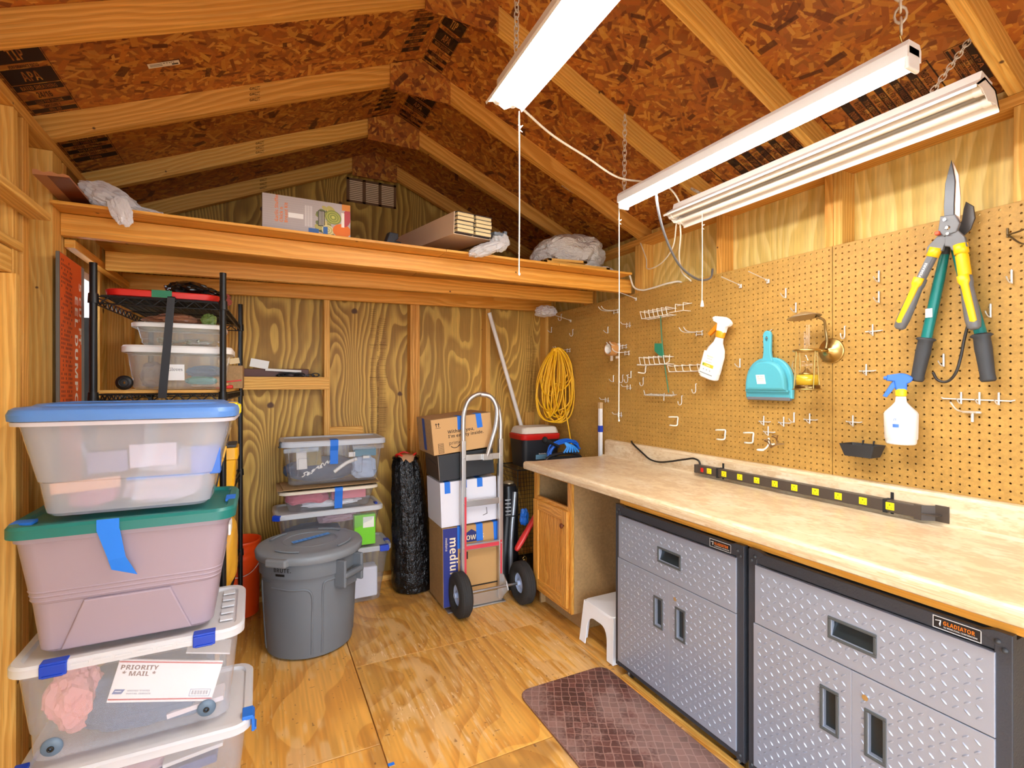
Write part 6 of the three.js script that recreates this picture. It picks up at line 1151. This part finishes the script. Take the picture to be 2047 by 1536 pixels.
  solo('pink_sack', above(crumple([-0.215, 1.845, -2.87], [0.08, 0.036, 0.07], 423), 1.817), mat(0x9a4a44, 0.5), 'dull red plastic packet behind the black sack', 'packet');
  solo('hanging_strap', [extr([[-0.341, 1.79], [-0.315, 1.79], [-0.329, 1.58], [-0.345, 1.372], [-0.374, 1.372], [-0.357, 1.58]], 0.003, 0.0006).translate(0, 0, -2.484), B(-0.341, -0.315, 1.787, 1.79, -2.52, -2.481)], mat(0x26272a, 0.6), 'black nylon strap hanging from the top wire shelf', 'strap');
  // lower shelves
  const yc = thing('yellow_case', 'yellow tool case with black lid edge on the third wire shelf', 'case');
  obj('case', loft([rring(0.9175, 0.1, 0.16, 0.015, -0.165, -2.88), rring(1.06, 0.12, 0.19, 0.015, -0.165, -2.88), rring(1.065, 0.135, 0.2, 0.015, -0.165, -2.88), rring(1.12, 0.135, 0.2, 0.02, -0.165, -2.88)], { cap0: true, cap1: true }), mat(0xf2b414, 0.4), yc);
  obj('lid_edge', B(-0.23, -0.105, 1.121, 1.135, -2.97, -2.79, { r: 0.004 }), M.darkGrey, yc);
  rebase(yc);
  solo('yellow_sack', blob([-0.19, 0.62, -2.8], [0.1, 0.182, 0.11], 0.1, 6, 431), mat(0xe0a52c, 0.5), 'amber paper sack on the lowest wire shelf', 'sack');
}
// ---------- flat cart box by the window ----------
{
  const t = thing('cart_box', 'tall flat orange carton printed dump cart leaning by the left window', 'box');
  const W = 0.3, H = 1.93, T = 0.012;
  obj('carton', B(0, T, 0, H, -W, 0, { r: 0.002 }), mat(0x6a6358, 0.8), t);
  const pm = printMat(256, 1024, (c, w, h) => {
    c.fillStyle = '#dc5a18'; c.fillRect(0, 0, w, h); c.fillStyle = '#8b8a84'; c.fillRect(w - 34, 0, 34, h);
    c.save(); c.translate(150, 130); c.rotate(Math.PI / 2); c.fillStyle = '#f0e4d4'; c.font = 'bold 44px sans-serif'; c.fillText('EEL DUMPCART', -60, 0); c.font = 'bold 36px sans-serif'; c.fillText('5 CU. FT.', -90, -44); c.restore();
    c.fillStyle = '#5a1f0c'; for (let x = 14; x < 120; x += 14) for (let y = 10; y < 330; y += 9) if (hsh(x, y, 5) > 0.3) c.fillRect(x, y, 7, 5);
  }, 0.7);
  obj('front_print', sheet([T + 0.0008, 0.003, -0.003], [T + 0.0008, 0.003, -W + 0.003], [T + 0.0008, H - 0.003, -W + 0.003], [T + 0.0008, H - 0.003, -0.003]), pm, t);
  t.position.set(-0.682, 0.006, -2.44); t.rotation.set(-0.018, 0, 0.006);
}
{
  const t = thing('black_carton', 'narrow black carton with white lettering beside the shelving post', 'box');
  obj('carton', B(-0.7, -0.664, 0.0, 1.72, -2.9, -2.79, { r: 0.002 }), mat(0x2c2822, 0.7), t);
  obj('front_print', sheet([-0.6632, 0.9, -2.795], [-0.6632, 0.9, -2.895], [-0.6632, 1.69, -2.895], [-0.6632, 1.69, -2.795]), printMat(128, 512, (c, w, h) => { c.fillStyle = '#2c2822'; c.fillRect(0, 0, w, h); c.save(); c.translate(36, 40); c.rotate(Math.PI / 2); c.fillStyle = '#d8d2c4'; c.font = 'bold 50px sans-serif'; c.fillText('YOUR HOME', 0, 0); c.restore(); }, 0.7), t);
  rebase(t);
}
// ---------- the big stack of totes in front ----------
{
  const gp = 'big totes stacked at the left', lat = (x) => [x, 1, 0, 0.062, 0.034, blueLatch];
  const clearLid = mat(0xe8eaee, 0.35, { transmission: 0.3, thickness: 0 });
  const A = tote('storage_tote', 'clear wheeled tote at the very bottom of the left stack', { group: gp, w: 0.575, d: 0.39, h: 0.285, bw: 0.9, r: 0.05, body: M.frost, lid: clearLid, at: [-0.33, 0, -2.09], latches: [[1, 0.75, Math.PI / 2, 0.06, 0.05, mat(0x1f6fd0, 0.35)], [-1, 0.75, -Math.PI / 2, 0.06, 0.05, blueLatch]] });
  const C = tote('storage_tote', 'clear tote with blue latches showing a red-striped mail envelope', { group: gp, w: 0.565, d: 0.38, h: 0.29, bw: 0.9, r: 0.05, body: M.frost, lid: clearLid, at: [-0.35, 0.312, -2.1], turn: 0.01, latches: [lat(-0.62), lat(0.62)] });
  for (const x of [-0.2, 0.19]) { const k = obj('caster_plate', new THREE.SphereGeometry(0.027, 20, 12).scale(1, 1, 0.35).translate(x, 0.05, 0.17), mat(0x5f7488, 0.4), C); obj('caster_bolt', new THREE.TorusGeometry(0.006, 0.003, 6, 16).translate(x, 0.05, 0.182), M.black, k); }
  for (let k = 0; k < 8; k++) obj('rim_rib', B(-0.2 + k * 0.052, -0.158 + k * 0.052, 0.293, 0.3, 0.2075, 0.2105, { r: 0.001 }), clearLid, C);
  for (let k = 0; k < 5; k++) obj('lid_rib', B(0.225, 0.265, 0.306, 0.312, -0.15 + k * 0.06, -0.115 + k * 0.06, { r: 0.002 }), clearLid, C);
  const P = tote('storage_tote', 'dusty mauve opaque tote with dark green lid and blue tape', { group: gp, w: 0.545, d: 0.385, h: 0.365, bw: 0.82, bd: 0.82, r: 0.05, step: 0.42, body: mat(0x9f8f9b, 0.45), lid: mat(0x17716a, 0.38), lidH: 0.036, at: [-0.365, 0.63, -2.1] });
  // grooves round the body and the raised trapezoid panel on its front
  for (const y of [0.158, 0.172, 0.186]) { const f = (y - 0.012) / 0.33, w = mix(0.545 * 0.82, 0.545, f), d = mix(0.385 * 0.82, 0.385, f); obj('groove', loft([rring(y, w - 0.002, d - 0.002, 0.05), rring(y + 0.004, w + 0.0025, d + 0.0025, 0.05), rring(y + 0.008, w - 0.001, d - 0.001, 0.05)]), mat(0x9f8f9b, 0.45), P); }
  obj('front_panel', (() => { const g = extr([[-0.16, 0.014], [0.16, 0.014], [0.105, 0.15], [-0.105, 0.15]], 0.012, 0.004); const s = Math.atan((0.385 * 0.18 / 2) / 0.36); return g.rotateX(s).translate(0, 0, 0.385 * 0.82 / 2 - 0.004); })(), mat(0x9f8f9b, 0.45), P);
  const tape = (() => { const z = 0.385 / 2 + 0.02; return [sheet([-0.07, 0.362, z + 0.0012], [-0.015, 0.362, z + 0.0012], [-0.015, 0.396, z + 0.0012], [-0.07, 0.396, z + 0.0012]), sheet([-0.042, 0.27, z - 0.002], [0.0, 0.275, z - 0.002], [-0.014, 0.364, z + 0.0014], [-0.07, 0.364, z + 0.0014]), sheet([-0.036, 0.24, z - 0.008], [0.028, 0.215, z - 0.009], [0.0, 0.276, z - 0.002], [-0.043, 0.271, z - 0.002])]; })();
  obj('tape', tape, mat(0x1478e4, 0.6), P);
  obj('tape', B(0.255, 0.285, 0.385, 0.3935, -0.02, 0.06), M.tape, P);
  obj('tape', B(-0.285, -0.235, 0.385, 0.3935, 0.1, 0.15), M.tape, P);
  obj('handle_slot', B(0.262, 0.271, 0.26, 0.3, -0.05, 0.05, { r: 0.004 }), mat(0xe8e4e0, 0.5), P);
  const U = tote('storage_tote', 'frosted tote with blue lid and yellow latches on top of the left stack', { group: gp, w: 0.55, d: 0.38, h: 0.305, bw: 0.78, bd: 0.82, r: 0.06, step: 0.34, body: mat(0xeceef8, 0.03, { transmission: 0.66, thickness: 0, ior: 1.4 }), lid: mat(0x5686cc, 0.4), crown: true, at: [-0.362, 1.031, -2.1], turn: -0.02 });
  for (const [x, z] of [[-0.265, -0.03], [0.268, -0.02]]) obj('latch', [B(x - 0.02, x + 0.02, 0.318, 0.332, z - 0.045, z + 0.045, { r: 0.006, s: 2 }), B(x < 0 ? x - 0.03 : x + 0.008, x < 0 ? x - 0.008 : x + 0.03, 0.29, 0.326, z - 0.03, z + 0.03, { r: 0.006, s: 2 })], mat(0xf2d21c, 0.4), U);
  obj('lower_rim', loft([rring(0.276, 0.575, 0.405, 0.068), rring(0.288, 0.578, 0.408, 0.07), rring(0.289, 0.56, 0.39, 0.06)]), mat(0xe6e2ec, 0.4, { transmission: 0.3, thickness: 0 }), U);
  // contents of the frosted tote
  const z1 = -1.93;
  solo('snack_box', spin(B(-0.475, -0.375, 1.155, 1.222, z1 - 0.08, z1 - 0.03, { r: 0.003 }), 'Z', 0.03, [-0.4, 1.18, 0]), mat(0x8e88a8, 0.5), 'dull purple packet inside the blue-lidded tote', 'packet', 'packets in the blue-lidded tote');
  solo('snack_box', spin(B(-0.37, -0.245, 1.165, 1.24, z1 - 0.08, z1 - 0.03, { r: 0.003 }), 'Z', 0.03, [-0.3, 1.2, 0]), mat(0xe2d8e0, 0.5), 'white card packet in the middle of the blue-lidded tote', 'packet', 'packets in the blue-lidded tote');
  solo('snack_box', B(-0.205, -0.12, 1.13, 1.225, z1 - 0.08, z1 - 0.02, { r: 0.003 }), mat(0x3b6ec8, 0.5), 'blue packet at the right of the blue-lidded tote', 'packet', 'packets in the blue-lidded tote');
  solo('orange_ribbon', spin(B(-0.56, -0.39, 1.105, 1.14, z1 - 0.03, z1 - 0.02, { r: 0.003 }), 'Z', 0.06, [-0.45, 1.12, 0]), mat(0xf0b48c, 0.6), 'pale orange ribbon in the blue-lidded tote', 'ribbon');
  solo('blue_zip', B(-0.375, -0.165, 1.128, 1.138, z1 - 0.02, z1 - 0.012, { r: 0.002 }), mat(0x4a9ce8, 0.5), 'blue zip strip of a bag in the blue-lidded tote', 'zip');
  solo('pink_bundle', crumple([-0.48, 1.08, z1 - 0.13], [0.06, 0.045, 0.06], 501, 0, 0.25), mat(0xe08c98, 0.7), 'pink tissue bundle low in the blue-lidded tote', 'bundle');
  solo('pale_pouch', blob([-0.3, 1.085, z1 - 0.14], [0.12, 0.048, 0.09], 0.2, 10, 503), mat(0xdccbd0, 0.7), 'pale pouch at the bottom of the blue-lidded tote', 'pouch');
  solo('white_bag', crumple([-0.27, 1.175, z1 - 0.16], [0.12, 0.04, 0.07], 505), mat(0xeceaf0, 0.5), 'white plastic bag behind the zip strip in the tote', 'bag');
  // contents of the mail tote
  const en = printMat(512, 256, (c, w, h) => {
    c.fillStyle = '#f4f3f2'; c.fillRect(0, 0, w, h); c.fillStyle = '#c4464e'; c.fillRect(0, 4, w, 9); c.fillRect(0, h - 22, w, 9); c.fillStyle = '#5e3a3a'; c.font = 'bold 40px sans-serif'; c.fillText('PRIORITY', 12, 56); c.fillText('* MAIL *', 26, 94);
    c.fillStyle = '#3a5f9e'; c.beginPath(); c.moveTo(18, 176); c.lineTo(66, 176); c.lineTo(54, 206); c.lineTo(10, 206); c.closePath(); c.fill(); c.fillStyle = '#eef2f8'; c.fillRect(20, 186, 30, 5); c.fillStyle = '#6a7a94'; c.font = 'bold 15px sans-serif'; c.fillText('UNITED STATES', 76, 190); c.fillText('POSTAL SERVICE', 76, 208);
    c.strokeStyle = '#7f95b8'; c.lineWidth = 3; c.strokeRect(388, 178, 104, 44); c.fillStyle = '#4a5a78'; for (let x = 398; x < 482; x += 5) c.fillRect(x, 186, 1 + (x * 7) % 3, 26);
  }, 0.5);
  const e = thing('mail_envelope', 'white red-striped mail envelope behind the wall of the clear left tote', 'envelope');
  obj('envelope', B(-0.143, 0.143, -0.067, 0.067, -0.004, 0.003, { r: 0.001 }), mat(0xf2f1f0, 0.6), e);
  obj('front_print', sheet([-0.142, -0.066, 0.0036], [0.142, -0.066, 0.0036], [0.142, 0.066, 0.0036], [-0.142, 0.066, 0.0036]), en, e);
  e.position.set(-0.266, 0.48, -1.933); e.rotation.set(0.085, 0, -0.27, 'XYZ');
  solo('pink_cloth', crumple([-0.515, 0.46, -2.02], [0.068, 0.1, 0.07], 511, 0, 0.28), mat(0xe49a98, 0.8), 'salmon pink tissue at the left of the mail tote', 'tissue');
  solo('navy_cloth', blob([-0.33, 0.41, -2.06], [0.2, 0.1, 0.12], 0.2, 7, 513), mat(0x3f6288, 0.85), 'slate blue cloth filling the mail tote', 'cloth', 'cloth in totes');
  solo('white_paper', spin(B(-0.27, -0.11, 0.355, 0.37, -2.03, -1.95), 'Z', 0.12, [-0.2, 0.36, 0]), mat(0xe8dcdc, 0.7), 'white papers at the lower right of the mail tote', 'paper');
  solo('white_paper', spin(B(-0.22, -0.09, 0.525, 0.53, -2.06, -1.96), 'Z', -0.25, [-0.15, 0.53, 0]), mat(0xe6e4e0, 0.7), 'white card above the mail envelope', 'paper');
  solo('blue_album', spin(B(-0.36, -0.13, 0.15, 0.18, -2.16, -1.95, { r: 0.004 }), 'Z', 0.1, [-0.25, 0.16, 0]), mat(0x2f4a8a, 0.6), 'blue album in the bottom left tote', 'album');
  solo('silver_frame', spin(B(-0.28, -0.11, 0.205, 0.218, -2.1, -1.94, { r: 0.003 }), 'Z', 0.12, [-0.2, 0.2, 0]), mat(0xdfe0e2, 0.3), 'pale picture frame on the blue album in the bottom tote', 'frame');
  solo('mauve_cloth', blob([-0.4, 0.18, -2.02], [0.14, 0.035, 0.07], 0.3, 10, 521), mat(0xc4a4ac, 0.85), 'mauve cloth in the bottom left tote', 'cloth', 'cloth in totes');
}

// ---------- things on the loft and left wall ----------
{
  const t = thing('produce_box', 'grey printed carton with artichoke and tomato picture on the loft edge', 'box');
  const w = 0.385, h = 0.165, d = 0.24;
  obj('carton', B(-w / 2, w / 2, 0, h, -d, 0, { r: 0.002 }), mat(0xb9b0aa, 0.7), t);
  const pm = printMat(768, 330, (c, W, H) => {
    c.fillStyle = '#b3aaa8'; c.fillRect(0, 0, W, H); c.fillStyle = '#a49b99'; for (let k = 0; k < 16; k++) c.fillRect(0, k * 21, 480, 2);
    c.save(); c.translate(130, 250); c.rotate(-Math.PI / 2); c.fillStyle = '#e07a3c'; c.font = 'bold 40px sans-serif'; c.fillText('Garlic Stuffed', 0, 0); c.fillText('Chick n', 0, 40); c.fillText('Breast Kit', 0, 80); c.restore();
    c.fillStyle = '#ecebe8'; c.fillRect(215, 150, 130, 46); for (let k = 0; k < 5; k++) c.fillRect(360 + k * 14, 60, 4, 200);
    const leaf = (x, y, r, col) => { c.fillStyle = col; c.beginPath(); c.ellipse(x, y, r, r * 0.62, 0.6, 0, 7); c.fill(); };
    for (let k = 0; k < 40; k++) leaf(470 + rnd() * 130, 40 + rnd() * 270, 22 + rnd() * 24, ['#6d7446', '#8b8a4c', '#b3a75e', '#4f5638', '#c9b978'][k % 5]);
    c.fillStyle = '#2a2622'; c.fillRect(474, 90, 60, 150); c.fillStyle = '#e6dfd2'; for (let k = 0; k < 4; k++) c.fillRect(482 + k * 13, 96, 5, 136);
    for (let r = 74; r > 8; r -= 11) { c.fillStyle = r % 2 ? '#c2c05e' : '#93a048'; c.beginPath(); c.ellipse(610, 140, r, r * 0.86, 0.4, 0, 7); c.fill(); c.strokeStyle = '#5d6630'; c.lineWidth = 3; c.stroke(); }
    for (let r = 54; r > 8; r -= 11) { c.fillStyle = r % 2 ? '#b9ad6a' : '#d8cf96'; c.beginPath(); c.ellipse(560, 270, r, r * 0.9, 0, 0, 7); c.fill(); }
    c.fillStyle = '#e8741a'; c.beginPath(); c.ellipse(690, 260, 84, 66, 0, 0, 7); c.fill(); c.fillStyle = '#b84a50'; c.beginPath(); c.ellipse(735, 130, 40, 90, 0.2, 0, 7); c.fill(); c.fillStyle = '#d98a3a'; c.fillRect(690, 0, 78, 60);
    c.fillStyle = '#efe9dc'; c.fillRect(685, 85, 28, 140); c.fillStyle = '#3f6ba8'; c.fillRect(390, 270, 90, 50); c.fillRect(520, 240, 40, 70);
  }, 0.6);
  obj('front_print', sheet([-w / 2 + 0.001, 0.001, 0.0006], [w / 2 - 0.001, 0.001, 0.0006], [w / 2 - 0.001, h - 0.001, 0.0006], [-w / 2 + 0.001, h - 0.001, 0.0006]), pm, t);
  t.position.set(0.2, 2.134, -2.54);
}
{
  // bundle of folded blinds wrapped in plastic
  const t = thing('window_blinds', 'bundle of cream wooden slats in two stacks on the loft edge', 'blinds'), wm = mat(0xeed9a4, 0.5), dm = mat(0x3b3a44, 0.5);
  for (let s = 0; s < 2; s++) for (let k = 0; k < 5; k++) obj('slat', B(s * 0.108 - 0.105, s * 0.108 - 0.01, 0.006 + k * 0.0205, 0.023 + k * 0.0205, -0.95, 0.03 - 0.004 * ((k + s) % 3), { r: 0.003 }), wm, t);
  for (let s = 0; s < 2; s++) for (let k = 0; k < 6; k++) obj('spacer', B(s * 0.108 - 0.108, s * 0.108 - 0.007, 0.0025 + k * 0.0205, 0.005 + k * 0.0205, -0.94, 0.025, {}), dm, t);
  obj('wrapper', [B(-0.112, -0.108, 0.0, 0.11, -0.96, 0.0), B(0.104, 0.108, 0, 0.11, -0.96, 0.0), B(-0.003, 0.0, 0, 0.11, -0.96, 0.004), B(-0.112, 0.108, -0.003, 0.0, -0.96, 0.0)], mat(0xf2d8b8, 0.5), t);
  obj('head_rail', [B(0.109, 0.19, 0.02, 0.038, -0.7, 0.04, { r: 0.003 }), B(0.17, 0.19, 0.02, 0.05, 0.02, 0.04, { r: 0.003 })], mat(0x7c8896, 0.35, { metalness: 0.5 }), t);
  t.position.set(1.0, 2.1375, -2.46); t.rotation.set(0.075, 0.12, 0, 'YXZ'); t.position.y += 0.07;
  solo('plastic_wrap', [crumple([1.16, 2.2, -2.47], [0.05, 0.055, 0.04], 601), crumple([1.08, 2.15, -2.46], [0.1, 0.03, 0.04], 603, 0.4)], mat(0xf4f4f6, 0.16, { transmission: 0.45, thickness: 0, ior: 1.4 }), 'crinkled clear plastic wrap hanging off the cream slats', 'plastic');
}
solo('plastic_sack', above(crumple([1.86, 2.28, -2.86], [0.25, 0.15, 0.19], 611, 0.1, 0.2), 2.134), mat(0xf0eae0, 0.3, { bumpMap: wrinkle(0.3), bumpScale: 0.01 }), 'large cloudy plastic sack at the right end of the loft', 'bag');
solo('plastic_sack', above(crumple([2.02, 2.162, -2.68], [0.1, 0.035, 0.06], 613), 2.134), mat(0xf0eae2, 0.3, { bumpMap: wrinkle(0.2), bumpScale: 0.006 }), 'flat cloudy plastic spilling at the right end of the loft edge', 'bag');
{
  const t = thing('wood_frames', 'two pale wooden frames stacked on the loft edge by the sack', 'frame');
  const fr = (x0, x1, y, z0, z1, a) => join([B(x0, x1, y, y + 0.016, z1 - 0.03, z1, { r: 0.002 }), B(x0, x1, y, y + 0.016, z0, z0 + 0.03, { r: 0.002 }), B(x0, x0 + 0.03, y, y + 0.016, z0, z1, { r: 0.002 }), B(x1 - 0.03, x1, y, y + 0.016, z0, z1, { r: 0.002 })]);
  obj('frame', fr(1.46, 1.94, 2.1345, -2.62, -2.515), M.lumber, t);
  obj('frame', spin(fr(1.5, 1.78, 2.155, -2.64, -2.53), 'Z', 0.04, [1.6, 2.15, 0]), M.lumber, t);
  rebase(t);
}
{
  const t = thing('black_bracket', 'small dark grey plastic bracket at the middle of the loft', 'bracket');
  obj('arm', extr([[-0.05, 0], [-0.02, 0], [0.012, 0.075], [0.03, 0.09], [0.03, 0.11], [-0.01, 0.11]], 0.05, 0.006).translate(0, 0, -0.05), mat(0x3c4046, 0.5), t);
  obj('foot', B(0.012, 0.055, 0.0, 0.075, -0.045, -0.005, { r: 0.006 }), mat(0x30343a, 0.5), t);
  t.position.set(0.64, 2.135, -2.72); t.rotation.y = 0.2;
}
{
  const t = thing('wood_moulding', 'dark stained moulding board lying at the left end of the loft', 'board');
  obj('board', extr([[0, 0], [0.1, 0], [0.1, 0.006], [0.085, 0.012], [0.07, 0.008], [0.05, 0.016], [0.03, 0.01], [0.012, 0.018], [0, 0.018]], 0.62).rotateZ(0.05), mat(0xb4774a, 0.5), t);
  obj('stained_face', extr([[0.04, -0.002], [0.1, -0.002], [0.1, 0.0], [0.04, 0.0]], 0.62).rotateZ(0.05), mat(0x6a2c12, 0.4), t);
  t.position.set(-0.712, 2.146, -2.94); t.rotation.x = -0.03;
}
const bagFilm = mat(0xf4f4f6, 0.16, { transmission: 0.42, thickness: 0, ior: 1.4 });
solo('plastic_bag', [above(crumple([-0.545, 2.18, -2.56], [0.1, 0.05, 0.05], 621, -0.4), 2.134), crumple([-0.495, 2.115, -2.482], [0.035, 0.055, 0.014], 623, 0.3), above(crumple([-0.43, 2.146, -2.56], [0.08, 0.016, 0.04], 627, -0.12), 2.134)], bagFilm, 'crumpled clear plastic bag draped over the left loft edge', 'bag');
solo('wall_plank', B(WL + 0.001, WL + 0.064, 2.0, 2.026, -2.3, -1.25, { r: 0.003 }), M.lumber, 'light wooden plank fixed along the left wall near the ceiling', 'plank');
solo('plastic_scrap', crumple([2.0, 2.0, -3.4], [0.08, 0.04, 0.07], 631), bagFilm, 'clear plastic scrap tucked under the joists in the far corner', 'plastic');
// stamps and stickers on the roof boards
{
  const stampT = (lines, w = 512, h = 512) => { const cv = canvasTex(w, h, (c) => { c.fillStyle = '#000'; c.fillRect(0, 0, w, h); c.fillStyle = '#fff'; c.strokeStyle = '#fff'; c.lineWidth = 6; c.strokeRect(8, 8, w - 16, h - 16); c.textAlign = 'center'; let y = 20; for (const [s, txt, inv] of lines) { c.font = `bold ${s}px sans-serif`; if (inv) { c.fillRect(20, y, w - 40, s * 1.1); c.fillStyle = '#000'; c.fillText(txt, w / 2, y + s * 0.92); c.fillStyle = '#fff'; } else c.fillText(txt, w / 2, y + s * 0.92); y += s * 1.16; } }); cv.colorSpace = THREE.NoColorSpace; return cv; };
  const ink = (t) => mat(0x2a1a10, 0.7, { alphaMap: t, transparent: true, opacity: 0.85 });
  const A = ink(stampT([[96, 'TIP', 1], [26, 'PERFORMANCE RATED', 0], [92, 'APA', 1], [40, 'RATED SHEATHING', 1], [58, '24/16', 0], [30, 'SIZED FOR SPACING', 1], [30, 'EXPOSURE 1', 0], [30, 'MILL 435', 1], [40, 'VENTILATION', 0]]));
  const C = ink(stampT([[40, 'THIS SIDE DOWN', 0], [30, 'STRENGTH AXIS', 1], [30, 'THIS DIRECTION', 0], [30, 'SPACE PANELS 1/8 IN', 1], [30, 'NAIL 6 IN ON EDGES', 0], [30, 'KEEP PANELS DRY', 1], [30, 'PRP-108  HUD-UM-40', 0], [34, '7/16 CATEGORY', 1], [34, 'RATED SHEATHING', 0], [40, 'DOWN', 1]]));
  const e = 0.0012, pt = (x, z) => [x, roofY(x) - e, z];
  const st = (m, x0, x1, zFar, zNear) => obj('stamp', sheet(pt(x0, zFar), pt(x1, zFar), pt(x1, zNear), pt(x0, zNear)), m, ceiling);
  st(A, -0.77, -0.63, -2.54, -2.08); st(C, -0.77, -0.6, -3.1, -2.58);
  st(C, 0.61, 0.705, -2.525, -2.13); st(A, 0.745, 0.85, -2.525, -2.13);
  st(C, 0.6, 0.7, -3.1, -2.74); st(A, 0.76, 0.9, -3.1, -2.74);
  st(C, 2.04, 2.22, -1.29, -0.9); st(A, 2.04, 2.22, -0.86, -0.755); st(C, 2.06, 2.2, -1.86, -1.36);
  const sk = printMat(128, 40, (c) => { c.fillStyle = '#e6d8c2'; c.fillRect(0, 0, 128, 40); c.fillStyle = '#3a3530'; c.fillRect(96, 6, 26, 12); for (const y of [10, 18, 26]) c.fillRect(8, y, 50, 3); c.font = 'bold 14px sans-serif'; c.fillText('0.4 PLF', 62, 34); }, 0.6);
  const s1 = (x, z, a, l = 0.1, w = 0.03) => { const c = Math.cos(a), s = Math.sin(a), q = (i, j) => { const X = x + i * c - j * s, Z = z + i * s + j * c; return [X, roofY(X) - e, Z]; }; obj('sticker', sheet(q(-l / 2, w / 2), q(l / 2, w / 2), q(l / 2, -w / 2), q(-l / 2, -w / 2)), sk, ceiling); };
  s1(-0.327, -2.297, 0.05, 0.1, 0.03); s1(1.75, -2.69, 0.1, 0.09, 0.03);
  const gt = canvasTex(96, 128, (c) => { c.fillStyle = '#000'; c.fillRect(0, 0, 96, 128); c.fillStyle = '#fff'; c.font = 'bold 26px sans-serif'; for (let k = 0; k < 3; k++) { c.fillText('GAL', 4, 30 + k * 40); c.font = 'bold 13px sans-serif'; c.fillText('S-DRY', 50, 18 + k * 40); c.fillText('SPF 2', 50, 34 + k * 40); c.font = 'bold 26px sans-serif'; } });
  gt.colorSpace = THREE.NoColorSpace; const gs = ink(gt);
  for (const [x, z] of [[-0.02, -2.53], [0.0, -3.11], [0.02, -3.69]]) { const y = (X) => roofY(X) - 0.008, w = 0.05; obj('grade_stamp', sheet([x - w / 2, y(x - w / 2) - 0.08, z + 0.0007], [x + w / 2, y(x + w / 2) - 0.08, z + 0.0007], [x + w / 2, y(x + w / 2), z + 0.0007], [x - w / 2, y(x - w / 2), z + 0.0007]), gs, ceiling); }
  // nailing guide printed on the plywood of the back wall
  const ng = canvasTex(128, 1024, (c, w, h) => { c.fillStyle = '#000'; c.fillRect(0, 0, w, h); c.fillStyle = '#888'; c.strokeStyle = '#888'; c.lineWidth = 3; for (let y = 20; y < 1000; y += 17) { if (hsh(y, 3, 8) > 0.35) c.fillRect(6, y, 40, 3); if (hsh(y, 5, 9) > 0.4) c.fillRect(70, y + 4, 46, 3); } c.font = 'bold 22px sans-serif'; for (const y of [150, 390, 640, 860]) { c.save(); c.translate(52, y); c.rotate(Math.PI / 2); c.fillText('PS 1-09 SHEATHING', 0, 0); c.restore(); } for (const y of [300, 560, 800]) c.fillRect(0, y, 128, 4); });
  ng.colorSpace = THREE.NoColorSpace; const ngm = ink(ng);
  for (const [x0, x1, y0, y1] of [[0.715, 0.85, 1.05, 2.0], [2.02, 2.13, 1.2, 1.95]]) obj('nailing_print', sheet([x0, y0, ZB + 0.0008], [x1, y0, ZB + 0.0008], [x1, y1, ZB + 0.0008], [x0, y1, ZB + 0.0008]), ngm, wallBack);
}
solo('tape_scrap', B(0.428, 0.452, 0.0003, 0.0012, -1.9, -1.885), M.tape, 'tiny scrap of blue tape on the floor near the camera', 'tape');

renderer.render(scene, camera);
